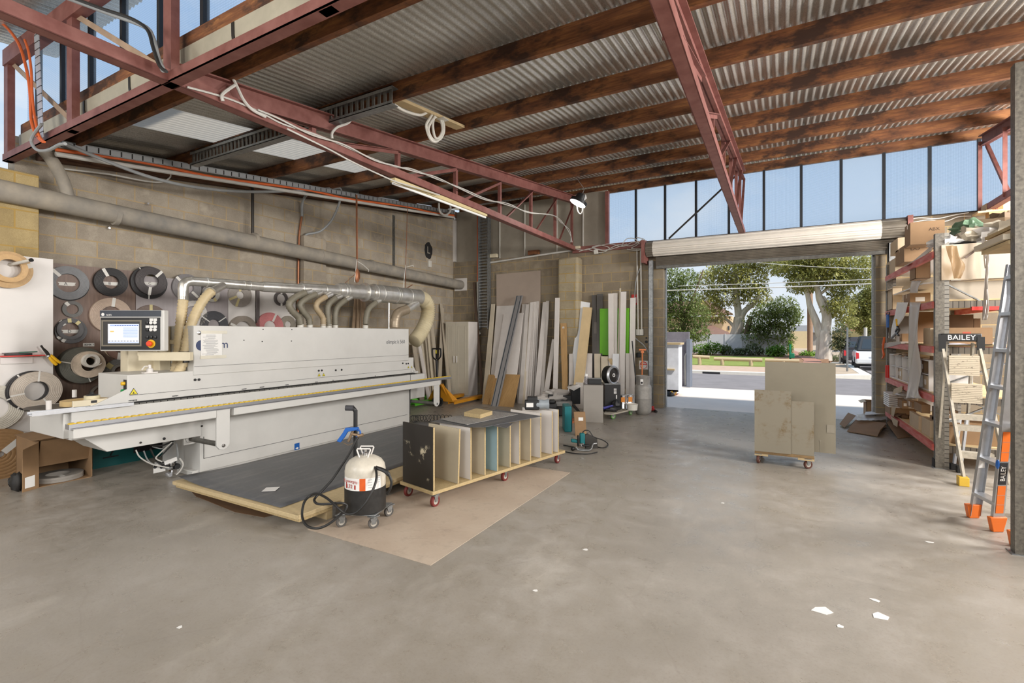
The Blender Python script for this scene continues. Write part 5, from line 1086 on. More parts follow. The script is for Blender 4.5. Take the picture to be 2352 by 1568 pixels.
# boards leaning on the long wall
def leanx(name, label, tl_, tr_, vt, bl, br, vb, xt, m, t=.018):
    BL, BR = onZ(bl, vb), onZ(br, vb); BR = onX(br, vb, BL.x); BR.z = 0
    TL, TR = onX(tl_, vt, xt), onX(tr_, vt, xt); TR.z = TL.z
    b = MB(); b.prism([TL, TR, BR, BL], (-t, 0, 0)); return solo(name, b, m, label, 'board', 'boards leaning on the long wall', smooth=False)
BB = mat('dull_beige_board', (178, 166, 148), .6, var=.06)
leanx('leaning_strip', 'long beige strip leaning highest between machine and wardrobe', 1011, 1016, 697, 1031, 1038, 914, -7.36, BB)
leanx('leaning_strip', 'beige strip crossing behind the highest one', 1014, 1020, 707, 1005, 1013, 917, -7.37, BB)
for i, (a_, b_, v_, c_, d_) in enumerate(((986, 992, 712, 1006, 1014), (979, 985, 735, 996, 1003), (974, 978, 745, 989, 994), (967, 976, 783, 985, 997))):
    leanx('leaning_strip', ['beige strip leaning beside the wide cream hose, nearest the wardrobe', 'second beige strip behind the wide cream hose', 'thin third strip behind the wide cream hose', 'wider low panel behind the wide cream hose'][i], a_, b_, v_, c_, d_, 920, -7.3-.02*i, (BB, W3)[i % 2])
leanx('leaning_board', 'white board leaning beside the machine end', 957, 963, 770, 983, 991, 923, -7.25, W1); leanx('leaning_board', 'beige board tight behind the machine end', 947, 955, 790, 966, 976, 925, -7.28, BB)
for i, (a_, b_, v_, c_, d_) in enumerate(((817, 824, 664, 792, 803), (823, 829, 664, 812, 823), (829, 838, 664, 838, 850))):
    leanx('leaning_plank', ['tan plank leaning behind the duct, tilted towards the street', 'middle tan plank of three behind the duct', 'tan plank behind the duct, tilted the other way'][i], a_, b_, v_, c_, d_, 958, -7.38+.03*i, mat('tan_plank', (166, 142, 116), .65, var=.1), .02)
# ================================================================ wardrobe
wd = thing('wardrobe', 'white two door wardrobe standing in the corner', 'wardrobe', (-6.82, 9.75, 0)); wm = mat('cream_white_lacquer', (208, 200, 182), .45, var=.04)
b = MB(); b.box(-7.16, -6.49, 9.59, 9.98, .05, 1.83); b.box(-7.15, -6.5, 9.6, 9.97, 0, .05); part('carcass', b, W1, wd, bev=.003)
for x0, x1, hx in ((-7.16, -6.865, -6.9), (-6.86, -6.49, -6.82)):
    b = MB(); b.box(x0, x1, 9.57, 9.588, .06, 1.82); d_ = part('door', b, wm, wd, bev=.002)
    b = MB()
    for q in ((x0+.08, x0+.088, .15, 1.73), (x1-.088, x1-.08, .15, 1.73)): b.box(q[0], q[1], 9.566, 9.57, q[2], q[3])
    for z in (.15, 1.722): b.box(x0+.08, x1-.08, 9.566, 9.57, z, z+.008)
    part('panel_frame', b, wm, d_, smooth=False)
    b = MB(); b.box(hx-.013, hx+.013, 9.545, 9.57, .84, 1.0); part('handle', b, white_lam, d_, bev=.004)
# ================================================================ pallet jacks
def jack(x, y, rz, m, label):
    e = thing('pallet_jack', label, 'pallet jack', (x, y, 0), rz)
    M = MW[e.name]
    def pt_(nm, fn, mm, par=e, **k):
        b = MB(); fn(b); b.v = [M @ v for v in b.v]; return part(nm, b, mm, par, **k)
    for s in (-1, 1):
        pt_('fork', lambda b: (b.prism([(s*.27-.08, .0, .085), (s*.27+.08, .0, .085), (s*.27+.08, 1.15, .085), (s*.27+.05, 1.28, .085), (s*.27-.05, 1.28, .085), (s*.27-.08, 1.15, .085)], (0, 0, .02)), b.box(s*.27-.08, s*.27-.07, 0, 1.2, .04, .09), b.box(s*.27+.07, s*.27+.08, 0, 1.2, .04, .09)), m, smooth=False)
        pt_('brace', lambda b: b.prism([(s*.27-.02, .02, .1), (s*.27+.03, .22, .1), (s*.06+.02, -.06, .46), (s*.06-.02, -.06, .46)], (-s*.012, -.02, 0)), m, smooth=False)
        pt_('fork_roller', lambda b: b.cyl((s*.27-.03, 1.08, .04), (s*.27+.03, 1.08, .04), .04), black_rubber)
        pt_('steer_wheel', lambda b: b.lathe((s*.06, -.12, .09), (1, 0, 0), [(.05, -.025), (.09, -.025), (.09, .025), (.05, .025), (.05, -.025)], 22), black_rubber)
    pt_('head_plate', lambda b: b.prism([(-.34, .0, .09), (.34, .0, .09), (.08, -.02, .47), (-.08, -.02, .47)], (0, -.02, 0)), m, smooth=False)
    pt_('pump', lambda b: (b.cyl((0, -.1, .12), (0, -.1, .4), .055), b.cyl((0, -.1, .4), (0, -.1, .5), .025)), dark_metal)
    h = pt_('handle', lambda b: (b.tube([(0, -.12, .42), (0, -.15, .98)], .026, 10), b.tube(smooth_path([(0, -.15, .97), (-.1, -.15, 1.05), (-.11, -.15, 1.2), (-.08, -.15, 1.22), (.08, -.15, 1.22), (.11, -.15, 1.2), (.1, -.15, 1.05), (0, -.15, .97)], 4), .016, 8)), black_plastic)
    pt_('release_lever', lambda b: (b.bar((0, -.15, 1.0), (0, -.15, 1.2), .03, .03), b.bar((.01, -.16, 1.14), (.06, -.16, 1.08), .012, .012)), black_plastic, h, smooth=False)
    pt_('lever_tag', lambda b: b.box(-.016, .016, -.172, -.165, 1.12, 1.19), flat('tag_yellow', (214, 198, 60), .5), h, smooth=False)
    return e
jack(-6.36, 8.33, .02, mat('jack_yellow', (214, 146, 34), .5, var=.12), 'yellow pallet jack with black handle in front of the wardrobe')
jack(-6.93, 7.75, .0, mat('jack_green', (86, 178, 44), .5, var=.1), 'green pallet jack half hidden behind the machine end')
# spiral cord on the floor
pts = []
for k in range(160):
    t = k/159; base = onZ(948+92*t**1.4, 966-3*t, .05); rr = .075*(1 if t < .4 else 1-.3*(t-.4)); a_ = k*.55 if t < .5 else k*.55
    dens = 1 if t < .45 else 2.2
    pts.append(base+V((0, 0, .03))+RT*rr*cos(a_)*.8+EZ*rr*(sin(a_)*.8)+FW2*.02*sin(k*.7))
b = MB(); b.tube(pts, .005, 6); solo('spiral_air_hose', b, wire_black, 'black spiral hose lying on the floor at the machine end', 'hose')
# ================================================================ things round the gas cylinder
gp = onZ(1477, 951); gc = thing('gas_cylinder', 'grey gas cylinder with collar standing beside the door opening', 'gas cylinder', tuple(gp)); g_m = mat('grey_cylinder_paint', (158, 154, 148), .55, .2, var=.16, scale=14)
b = MB(); b.lathe(gp, EZ, [(.1, 0), (.125, .02), (.15, .06), (.156, .1), (.156, .3), (.158, .305), (.158, .312), (.156, .32), (.156, .5), (.15, .545), (.13, .57), (.0, .58)], 32); part('vessel', b, g_m, gc)
b = MB(); b.lathe(gp+EZ*.555, EZ, [(.128, 0), (.128, .15), (.138, .165), (.138, .18), (.124, .185), (.118, .18), (.118, 0), (.128, 0)], 32); part('collar', b, g_m, gc)
q = gp-FW2*.129-RT*.06+EZ*.63; b = MB(); b.slab(q, RT*.026-FW2*.0, EZ*.05, FW2*.003); part('collar_opening', b, paper, gc, smooth=False); b = MB(); b.blob(q-EZ*.015-FW2*.006, .02, .02, .02, .1); part('valve_knob', b, black_plastic, gc)
hd = thing('orange_scraper', 'orange T-handle standing up behind the gas cylinder', 'handle', tuple(gp+FW2*.15)); d_ = gp.dot(FW2)+.17; om = mat('orange_paint', (214, 122, 66), .5, var=.1)
b = MB(); b.cyl(at(1473.5, 950, d_), at(1475.5, 804, d_), .013); part('shaft', b, om, hd); b = MB(); b.slab(at(1475.5, 803, d_), RT*.068, FW2*.014, EZ*.015); b.slab(at(1475.5, 808, d_), RT*.03, FW2*.012, EZ*.02); part('grip', b, om, hd, bev=.004)
sgn = thing('prohibition_sign', 'white sign with a red round symbol on the wall by the gas cylinder', 'sign', tuple(onY(1478, 838, 10.24))); p = onY(1478, 838, 10.24)
b = MB(); rect(b, p+V((0, .005, 0)), EX, EZ, .185, .185, .003); part('plate', b, paper, sgn, smooth=False)
b = MB(); n = 20; b.prism([p+V((.078*cos(pi*k/n), -.001, .005+.07*sin(pi*k/n))) for k in range(n+1)], (0, -.001, 0)); part('red_top', b, red_plastic, sgn, smooth=False)
b = MB(); b.grid(lambda u, v: p+V(((.066+.01*v)*cos(pi+pi*u), -.0015, -.005+(.066+.01*v)*sin(pi+pi*u))), 20, 1); part('red_ring', b, red_plastic, sgn, smooth=False)
b = MB(); rect(b, p+V((0, -.0025, .03)), EX, EZ, .11, .014, .0005); rect(b, p+V((0, -.0025, .052)), EX, EZ, .05, .008, .0005); part('white_bar', b, paper, sgn, smooth=False)
p = onY(1457, 688, 10.24); b = MB(); rect(b, p, EX, EZ, .125, .22, .004); rs = thing('red_sign', 'small red sign on the wall above the white board', 'sign', tuple(p)); part('plate', b, red_plastic, rs, smooth=False); b = MB(); rect(b, p+V((.02, -.0045, -.01)), EX, EZ, .05, .12, .001); part('white_field', b, paper, rs, smooth=False)
for u, lb in ((1464, 'white conduit nearer the boards, running down to the switch boxes'), (1472.5, 'white conduit next to the door rail, running down to the switch boxes')):
    b = MB(); b.cyl(onY(u-1, 572, 10.2), onY(u+1.5, 757, 10.2), .016, n=10); solo('wall_conduit', b, white_pvc, lb, 'conduit')
for u, lb in ((1465.5, 'white switch box below the first conduit'), (1474, 'blank white box below the second conduit')):
    p = onY(u, 763, 10.2); b = MB(); b.box(p.x-.038, p.x+.038, 10.17, 10.25, p.z-.065, p.z+.065); solo('switch_box', b, white_pvc, lb, 'box', bev=.006)
p = onY(1466, 815, 10.2); b = MB(); b.box(p.x-.04, p.x+.04, 10.19, 10.25, p.z-.05, p.z+.05); solo('black_socket_box', b, black_plastic, 'black socket box low on the wall behind the rod', 'box', bev=.006)
for v, r in ((776, .018), (785, .03)):
    p = onY(1484.5, v, 10.24); b = MB(); b.lathe((p.x, 10.25, p.z), (0, -1, 0), [(r, 0), (r, .008)], 14); solo('wall_hole_cap', b, ink, 'small black round hole in the wall, upper one' if v < 780 else 'larger black round hole in the wall, lower one', 'cap')
b = MB(); b.tube(smooth_path([onY(u, v, 10.18) for u, v in ((1471, 614), (1464, 630), (1460, 650), (1458, 675))], 5)+[onY(1457, 700, 10.2)], .011, 7); solo('grey_hose', b, wire_grey, 'grey hose hanging from the conduit behind the red sign', 'hose')
b = MB(); b.tube(smooth_path([onY(u, v, 10.1) for u, v in ((1448, 716), (1445, 735), (1447, 760), (1460, 777), (1478, 792), (1488, 808), (1490, 825), (1490, 850), (1489, 868))], 6), .012, 7); solo('grey_hose', b, wire_grey, 'grey hose curving down to the gas cylinder', 'hose')
# grey cabinet with spray can and box
A0 = V((-2.95, 7.9, 0)); fd = V((.934, .358, 0)); bd = V((-.358, .934, 0))
gq = thing('grey_cabinet', 'small plain grey cabinet carcass standing among the tools', 'cabinet', tuple(A0+fd*.16+bd*.2)); H_ = .645
b = MB(); b.prism([A0+bd*.02, A0+fd*.335+bd*.02, A0+fd*.335+bd*.46, A0+bd*.46], (0, 0, H_)); part('carcass', b, grey_lam, gq, bev=.002)
b = MB(); b.prism([A0, A0+fd*.335, A0+fd*.335+bd*.018, A0+bd*.018], (0, 0, H_)); part('door', b, mat('grey_door', (150, 144, 136), .5, var=.04), gq, bev=.002)
p = A0+fd*.05+bd*.2+EZ*H_; sc = thing('spray_can', 'white capped spray can on the grey cabinet', 'spray can', tuple(p)); b = MB(); b.lathe(p, EZ, [(.032, 0), (.033, .004), (.033, .12), (.026, .135)], 18); part('can', b, mat('can_print', (70, 66, 72), .4, var=.4, scale=60, c2=(180, 176, 176)), sc); b = MB(); b.lathe(p+EZ*.135, EZ, [(.028, 0), (.028, .045), (.024, .048)], 18); part('cap', b, paper, sc)
p = A0+fd*.2+bd*.22+EZ*H_; b = MB(); b.slab(p+EZ*.045, fd*.115, bd*.08, EZ*.045); bx_ = thing('black_box', 'black plastic box with grey lid on the grey cabinet', 'box', tuple(p)); part('tub', b, black_plastic, bx_, bev=.01); b = MB(); b.slab(p+EZ*.098, fd*.12, bd*.085, EZ*.007); part('lid', b, flat('grey_lid', (120, 122, 124), .4), bx_, bev=.004)
b = MB(); b.prism([at(1303, 890, 9.1), at(1328, 883, 9.1), at(1336, 887, 9.1), at(1318, 897, 9.1)], FW2*.1+EZ*.004); solo('white_offcut', b, white_lam, 'white offcut lying on the black gear behind the grey cabinet', 'board', smooth=False)
# dolly with fan, black cabinet, tins
dl = thing('furniture_dolly', 'low board dolly on green wheels carrying the fan and tins', 'dolly', tuple(onZ(1425, 952)))
pol = [onZ(u, v, .135) for u, v in ((1388, 951), (1405, 953), (1458, 941), (1440, 930), (1396, 934))]
b = MB(); b.prism(pol, (0, 0, .02)); part('board', b, mat('scratched_board', (176, 168, 152), .7, var=.15), dl, smooth=False)
for u, v in ((1408, 962), (1448, 952.5), (1398, 944), (1440, 940)): castor(dl, onZ(u, v), .135, .05, green_wheel, .026, 1.3 if u > 1420 else .9)
d_ = onZ(1405, 940, .155).dot(FW2)
bc = thing('black_cabinet', 'black open machine cabinet standing behind the grey cabinet', 'cabinet', tuple(onZ(1405, 938, .155)))
b = MB(); b.slab(at(1403, 912, d_+.12), RT*.145, EZ*.26, FW2*.16); part('case', b, mat('black_sheet_metal', (38, 37, 38), .45, .2, var=.2), bc, bev=.004)
b = MB(); b.slab(at(1403, 879.5, d_+.12), RT*.15, EZ*.008, FW2*.165); part('grey_top', b, galv, bc, smooth=False)
b = MB()
for k in range(5): rect(b, at(1413, 893+k*2.6, d_-.042), RT, EZ, .05, .012, .002)
rect(b, at(1416, 911, d_-.042), RT, EZ, .018, .07, .002); part('white_print', b, paper, bc, smooth=False)
fn = thing('drum_fan', 'black and silver round fan standing on the black cabinet', 'fan', tuple(at(1402, 878, d_+.1)))
fa = (-FW2*.75+RT*.6).normalized(); fc = at(1398, 860.5, d_+.1)
b = MB(); b.lathe(fc, fa, [(.13, -.06), (.165, -.03), (.17, .06), (.165, .09)], 32); part('drum', b, black_plastic, fn)
b = MB(); b.lathe(fc+fa*.09, fa, [(.172, 0), (.175, .02), (.15, .045), (.135, .04), (.135, 0), (.172, 0)], 32); part('silver_ring', b, alum, fn)
b = MB(); b.lathe(fc+fa*.1, fa, [(.135, 0), (.05, .012), (0, .014)], 28); part('grille', b, dark_metal, fn)
b = MB(); b.lathe(fc+fa*.118, fa, [(.02, 0), (.034, 0), (.034, .006), (.02, .006), (.02, 0)], 20); part('badge_ring', b, paper, fn)
# tins
for u, v, h, lb in ((1431, 938, .24, 'open silver paint tin with an orange dripped label, beside the fan cabinet'), (1448, 937, .24, 'silver paint tin with an orange label, next to the gas cylinder')):
    p = onZ(u, v, .155); e = thing('paint_tin', lb, 'tin', tuple(p)); b = MB(); b.lathe(p, EZ, [(.075, 0), (.078, .006), (.075, .012), (.075, h), (.08, h+.004), (.08, h+.012), (.07, h+.012), (.07, h-.01), (0, h-.012)], 24); part('can', b, chrome, e)
    q = p-FW2*.078-RT*.02+EZ*(h*.72); b = MB(); b.slab(q, RT*.035, EZ*.045, FW2*.004); part('orange_label', b, flat('tin_label_orange', (206, 126, 40), .5), e, bev=.002)
p = onZ(1452, 941, .155); b = MB(); b.lathe(p, EZ, [(.09, 0), (.1, .1), (.103, .11), (.095, .11), (.09, .1), (0, .1)], 24); solo('white_tub', b, white_pvc, 'squat white tub in front of the tins', 'tub')
b = MB(); b.blob(at(1402, 937, d_-.2), .16, .12, .06, .5, 2.4, seed=3); b.blob(at(1415, 930, d_-.12), .07, .08, .09, .5, 2.4, seed=8); solo('black_bag', b, mat('black_nylon', (28, 28, 30), .5), 'crumpled black bag lying on the dolly in front of the black cabinet', 'bag')
b = MB(); b.tube([at(1386, 937, d_-.3), at(1408, 931, d_-.3)], lambda t: .026-.012*t, 10); solo('blue_sealant_tube', b, flat('violet_blue_tube', (52, 52, 130), .4), 'dark blue tube lying on the black bag', 'tube')
# black gear behind the trolley
p = onZ(1290, 962); bb = MB(); bb.slab(p+EZ*.2+FW2*.5, RT*.22, FW2*.2, EZ*.2); ck = thing('black_tool_case', 'big black tool case lying in the gear behind the trolley', 'case', tuple(p+FW2*.5)); part('case', bb, black_plastic, ck, bev=.02)
d_ = p.dot(FW2)+.3
b = MB(); b.slab(at(1294, 925, d_), RT*.15, FW2*.13, EZ*.045); part('grey_lid', b, mat('grey_case_lid', (138, 136, 132), .5, var=.2, scale=20), ck, bev=.01)
b = MB(); b.slab(at(1320, 905, d_+.4), RT*.09, FW2*.15, EZ*.17); solo('black_crate', b, black_plastic, 'black crate standing next to the grey cabinet', 'crate', bev=.01)
b = MB(); b.tube(smooth_path([at(u, v, d_-.1) for u, v in ((1272, 931), (1283, 925), (1300, 923), (1313, 928), (1322, 936), (1330, 946))], 6), .026, 10); solo('vacuum_hose', b, flat('dark_hose', (52, 48, 46), .45), 'dark hose arched over the black tool case', 'hose')
b = MB(); b.blob(at(1276, 908, d_+.15), .24, .18, .12, .6, 2.2, 22, seed=5); b.blob(at(1246, 917, d_+.1), .2, .14, .06, .5, 2.6, 18, seed=9)
pb_t = NT('clear_plastic_film'); trn = pb_t.n('BsdfTransparent'); trn.inputs[0].default_value = rgb(236, 232, 228); ms = pb_t.n('MixShader'); ms.inputs[0].default_value = .72; pb_t.set(rgb(206, 200, 194), .25); pb_t.l(trn.outputs[0], ms.inputs[1]); pb_t.l(pb_t.b.outputs[0], ms.inputs[2]); pb_t.l(ms.outputs[0], pb_t.out.inputs[0]); film = pb_t.m
solo('plastic_film', b, film, 'crumpled clear plastic film lying on the gear below the oak board', 'plastic')
b = MB(); b.slab(at(1262, 931, d_-.25), RT*.13, FW2*.08, EZ*.04); b.slab(at(1268, 921, d_-.2), RT*.05, FW2*.06, EZ*.03); solo('black_power_tool', b, black_plastic, 'black power tool lying beside the cordless light', 'tool', bev=.015)
p = onZ(1302, 987); b = MB(); b.slab(p+EZ*.2, RT*.055, FW2*.18, EZ*.2); tcs = thing('teal_case', 'teal plastic tool case standing on end at the trolley', 'case', tuple(p)); part('shell', b, teal_plastic, tcs, bev=.012); b = MB(); b.slab(p+EZ*.2+RT*.06, RT*.006, FW2*.17, EZ*.19); part('back_edge', b, black_plastic, tcs, bev=.004)
p = onZ(1334, 1000); b = MB(); b.slab(p+EZ*.18-RT*.01, RT*.085, FW2*.02, EZ*.18-RT*.012); cb = thing('cardboard_carton', 'narrow brown carton standing in front of the grey cabinet', 'carton', tuple(p)); part('carton', b, cardboard, cb, smooth=False); b = MB(); rect(b, at(1334, 962, p.dot(FW2)-.021), RT, EZ, .07, .05, .001); part('white_label', b, paper, cb, smooth=False)
b = MB(); b.prism([onZ(u, v, .002) for u, v in ((1308, 965), (1326, 962), (1330, 968), (1312, 972))], (0, 0, .03)); solo('orange_brick', b, mat('terracotta', (172, 104, 66), .8), 'terracotta coloured block lying by the teal case', 'brick', smooth=False)
# plunge saw
sp_ = onZ(1345, 1036); d_ = sp_.dot(FW2); sw = thing('plunge_saw', 'teal and black plunge saw resting on the floor by the trolley', 'saw', tuple(sp_))
b = MB(); b.prism([at(1318, 1030, d_+.08), at(1372, 1036, d_+.08), at(1366, 1029, d_+.3), at(1330, 1024, d_+.3)], (0, 0, .012)); part('base_plate', b, galv, sw, smooth=False)
b = MB(); b.prism([at(1340, 1001, d_+.14), at(1350, 996, d_+.14), at(1372, 1008, d_+.14), at(1373, 1032, d_+.14), at(1345, 1030, d_+.14)], FW2*.05); part('blade_guard', b, mat('dark_grey_casting', (70, 66, 62), .5, .3, var=.2), sw, bev=.006)
b = MB(); b.slab(at(1337, 1007, d_+.1), RT*.034, FW2*.04, EZ*.075); part('motor_housing', b, teal_plastic, sw, bev=.016)
b = MB(); b.slab(at(1320, 1012, d_+.08), RT*.05+EZ*-.008, FW2*.028, EZ*.022); part('rear_handle', b, teal_plastic, sw, bev=.012)
b = MB(); b.slab(at(1328, 1012, d_+.06), RT*.012, FW2*.03, EZ*.07); b.slab(at(1345, 1022, d_+.02), RT*.05, FW2*.03, EZ*.012); part('front_handle', b, black_plastic, sw, bev=.008)
b = MB(); b.lathe(at(1337, 1021, d_+.05), -FW2, [(.028, 0), (.028, .03), (.02, .04)], 16); part('gear_housing', b, chrome, sw)
b = MB(); b.tube(smooth_path([at(1323, 1026, d_), at(1330, 1033, d_-.02), at(1350, 1034, d_-.02), at(1358, 1030, d_), at(1362, 1020, d_+.05), at(1370, 1018, d_+.08)], 5), .01, 8); part('guard_rail', b, galv, sw)
for pts, lb in (([(1338, 993), (1344, 988), (1354, 990), (1364, 1003), (1384, 1010), (1396, 1019), (1393, 1026), (1382, 1028), (1372, 1026)], 'black cord looping beside the plunge saw'), ([(1294, 1022), (1310, 1025), (1322, 1028)], 'short black cord from the trolley to the plunge saw'), ([(1294, 1036), (1320, 1041), (1350, 1042), (1372, 1038)], 'black cord lying in front of the plunge saw')):
    b = MB(); b.tube(smooth_path([onZ(u, v, .012) if v > 1015 else at(u, v, d_+.15) for u, v in pts], 5), .0075, 6); solo('saw_cord', b, wire_black, lb, 'cord')
p = onZ(1316, 1030, .03); b = MB(); b.blob(p, .03, .03, .03, .05); solo('cord_plug', b, black_plastic, 'round black plug on the cord behind the plunge saw', 'plug')
b = MB(); b.blob(onZ(1497, 938, .06), .06, .05, .05, .5, seed=2); solo('red_rag', b, mat('red_cloth', (176, 50, 50), .8), 'crumpled red rag behind the gas cylinder', 'rag')
b = MB(); b.tube(smooth_path([onZ(u, v, .025) for u, v in ((1490, 938), (1500, 940), (1508, 945))], 4), .022, 8); solo('black_tube_piece', b, black_rubber, 'short piece of black tube on the floor beside the gas cylinder', 'tube')
# ================================================================ cardboard box and things at the foot of the long wall
cbx = thing('cardboard_box', 'open brown cardboard box on its side below the machine infeed', 'box', (-6.7, 2.15, 0)); t_ = .006
x0, x1, y0, y1, zz = -7.0, -6.42, 1.9, 2.33, .47
b = MB(); b.box(x0, x1, y0, y1, 0, t_); b.box(x0, x1, y0, y1, zz-t_, zz); b.box(x0, x1, y0, y0+t_, 0, zz); b.box(x0, x1, y1-t_, y1, 0, zz); b.box(x0, x0+t_, y0, y1, 0, zz); part('carton', b, cardboard, cbx, smooth=False)
b = MB(); b.prism([(x1, y0+.02, zz-.01), (x1, y1, zz-.01), (x1-.08, y1, .19), (x1-.08, y0+.02, .19)], (-.004, 0, 0)); part('hanging_flap', b, cardboard, cbx, smooth=False)
b = MB(); b.prism([(x1, y0, 0), (x1, y0, zz-.02), (x1+.05, y0-.13, zz-.06), (x1+.05, y0-.13, 0)], (.004, .004, 0)); fl = part('side_flap', b, cardboard, cbx, smooth=False)
b = MB(); b.prism([(x1+.012+.004, y0-.03, .03), (x1+.012+.004, y0-.03, .14), (x1+.042+.004, y0-.11, .135), (x1+.042+.004, y0-.11, .03)], (.002, .001, 0)); part('printed_label', b, paper, fl, smooth=False)
b = MB(); b.prism([(x0, y0-.02, zz), (x1+.02, y0-.05, zz+.005), (x1+.04, y1+.05, zz+.02), (x0, y1+.05, zz+.02)], (0, 0, .004)); tp = part('top_flap', b, cardboard, cbx, smooth=False)
b = MB(); b.prism([(x1-.2, y1-.1, zz+.026), (x1-.02, y1-.12, zz+.026), (x1-.02, y1+.04, zz+.026), (x1-.2, y1+.05, zz+.026)], (0, 0, .001)); part('white_sheet', b, paper, tp, smooth=False)
for k, (lb, tp_) in enumerate((('lower grey tape coil of two lying in the cardboard box', 0), ('upper grey tape coil of two lying in the cardboard box', 1))):
    e = thing('edge_tape_coil', lb, 'edge tape', (-6.63, 2.12, .008+.026*k), 0, 'edge tape coils on the floor'); b = MB(); b.ring((-6.63, 2.12, .008+.026*k), EZ, .1, .2, .025, 44); part('wound_tape', b, mat('floor_coil_grey', (158, 152, 144), .55, var=.08), e)
    if k:
        b = MB(); b.slab((-6.5, 2.1, .061), (.05, .0, 0), (0, .02, 0), (0, 0, .0006)); part('masking_tape', b, tape_w, e, smooth=False)
tb = thing('vacuum_carton', 'teal carton printed with a vacuum and a number, under the machine bed', 'carton', (-6.95, 2.85, 0)); b = MB(); b.box(-7.15, -6.76, 2.46, 3.2, .0, .42); part('carton', b, mat('teal_print', (0, 92, 92), .5, var=.08), tb, smooth=False)
b = MB(); b.box(-6.761, -6.7585, 2.85, 3.2, .1, .3); bp = part('black_print', b, ink, tb, smooth=False); text('VC3012M', .075, (-6.758, 2.99, .2), EY, EZ, paper, 'lettering', bp, .0004)
b = MB(); b.tube(smooth_path([(-6.757, 2.62, .12), (-6.757, 2.66, .2), (-6.757, 2.7, .27), (-6.757, 2.78, .24), (-6.757, 2.82, .3)], 4), .008, 5); b.box(-6.759, -6.757, 2.55, 2.7, .1, .115); part('printed_hose', b, ink, tb)
b = MB(); b.ring((-6.9, 1.42, .02), EZ, .05, .14, .05, 30); solo('flat_white_roll', b, white_lam, 'white roll lying at the foot of the tall white board', 'roll')
b = MB(); p = onZ(26, 1108, .05); b.tube([p, p+V((.05, .06, .02)), p+V((.04, .16, .06))], lambda t: .055-.01*t, 10); b.blob(onZ(40, 1105, .1), .05, .06, .09, .4, seed=12); solo('black_hose_end', b, mat('black_rubber_sleeve', (40, 38, 36), .6), 'black rubber hose end lying beside the cardboard box', 'hose')
# litter on the floor
random.seed(11)
for i, (u, v, s, lb) in enumerate(((1890, 1402, .07, 'torn grey paper scrap near the front of the floor'), (2023, 1415, .06, 'white paper scrap on the bare floor'), (2010, 1378, .03, 'small white sliver on the floor'), (1230, 1356, .02, 'tiny white chip on the open floor'), (1345, 1262, .025, 'white curl of tape on the floor'), (1930, 1438, .025, 'small white sliver beside the paper scraps'), (2136, 1245, .03, 'thin pale splinter near the ladder'), (1660, 1155, .02, 'tiny pale chip beside the trolley path'), (413, 1440, .02, 'tiny white chip on the near floor'))):
    p = onZ(u, v, .001); b = MB(); a_ = random.uniform(0, 3); b.prism([p+V((cos(a_+q)*s*r_, sin(a_+q)*s*r_*.7, 0)) for q, r_ in ((0, 1), (1.2, .6), (2.4, 1), (3.6, .8), (5, .7))], (0, 0, .002)); solo('paper_scrap', b, paper, lb, 'scrap', 'scraps on the floor', smooth=False)
# ================================================================ storage rack
RX, RY0, RY1, RXB = 1.6, 7.13, 9.98, 2.46
rk = thing('storage_rack', 'long galvanised storage rack with faded red beams, crammed with cartons', 'rack', (2.0, 8.5, 0))
slot_z = holes_mat('slotted_galvanised_post', 2, .05, (132, 128, 120)); red_beam = mat('faded_red_beam', (206, 128, 118), .6, var=.25, scale=7, c2=(186, 58, 50), stretch=(1, .6, 3))
wet_galv = mat('spangled_galvanised', (124, 118, 108), .5, .45, var=.35, scale=40)
def post(x, y, h, par, k=1):
    b = MB(); b.box(x-.03, x+.05, y-.004, y, 0, h); b.box(x-.03, x-.027, y, y+.07, 0, h); b.box(x+.047, x+.05, y, y+.07, 0, h); o = part('upright', b, wet_galv, par, smooth=False)
    b = MB(); b.box(x+.05, x+.09, y-.003, y+.001, 0, h); part('slotted_flange', b, slot_z, o, smooth=False)
    b = MB(); b.box(x-.05, x+.1, y-.02, y+.09, 0, .006); part('foot_plate', b, galv, o, smooth=False)
for x, y in ((RX, RY0), (RX, RY1-.07), (RXB-.06, RY0), (RXB-.06, RY1-.07)): post(x, y, 2.67, rk)
LV = (2.44, 1.865, 1.35, .785, .23)
for z in LV:
    for x in (RX-.03, RXB-.03):
        b = MB(); b.box(x-.02, x+.022, RY0+.05, RY1-.06, z-.04, z+.035); part('beam', b, red_beam, rk, smooth=False)
    b = MB(); b.box(RX-.01, RXB-.02, RY0+.03, RY1-.04, z+.035, z+.053); part('shelf_board', b, ply if z < 2.3 else white_lam, rk, smooth=False)
    b = MB(); b.box(RX+.02, RXB-.03, RY0+.012, RY0+.03, z-.045, z+.03); part('end_bar', b, holes_mat('slotted_end_bar', 0, .05, (108, 100, 90)), rk, smooth=False)
for za, zb in ((2.12, 1.58), (.95, 1.32), (.9, .5), (.5, .95)):
    b = MB(); b.bar((RX+.04, RY0+.04, za), (RXB-.06, RY0+.04, zb), .012, .036, (0, 1, 0)); part('brace', b, galv, rk, smooth=False)
b = MB(); b.box(RX+.02, RXB+.4, RY0-.02, RY0-.004, 2.135, 2.53); part('end_panel', b, mat('cream_end_panel', (206, 190, 168), .6, var=.05), rk, smooth=False)
b = MB(); b.box(RX+.05, RXB+.4, RY0+.1, RY0+.116, 1.9, 2.12); part('end_panel', b, mat('beige_end_panel', (176, 164, 146), .6, var=.05), rk, smooth=False)
b = MB(); b.box(RX+.28, RXB+.1, RY0-.005, RY0+.02, 1.79, 1.83); part('red_bar', b, red_plastic, rk, smooth=False)
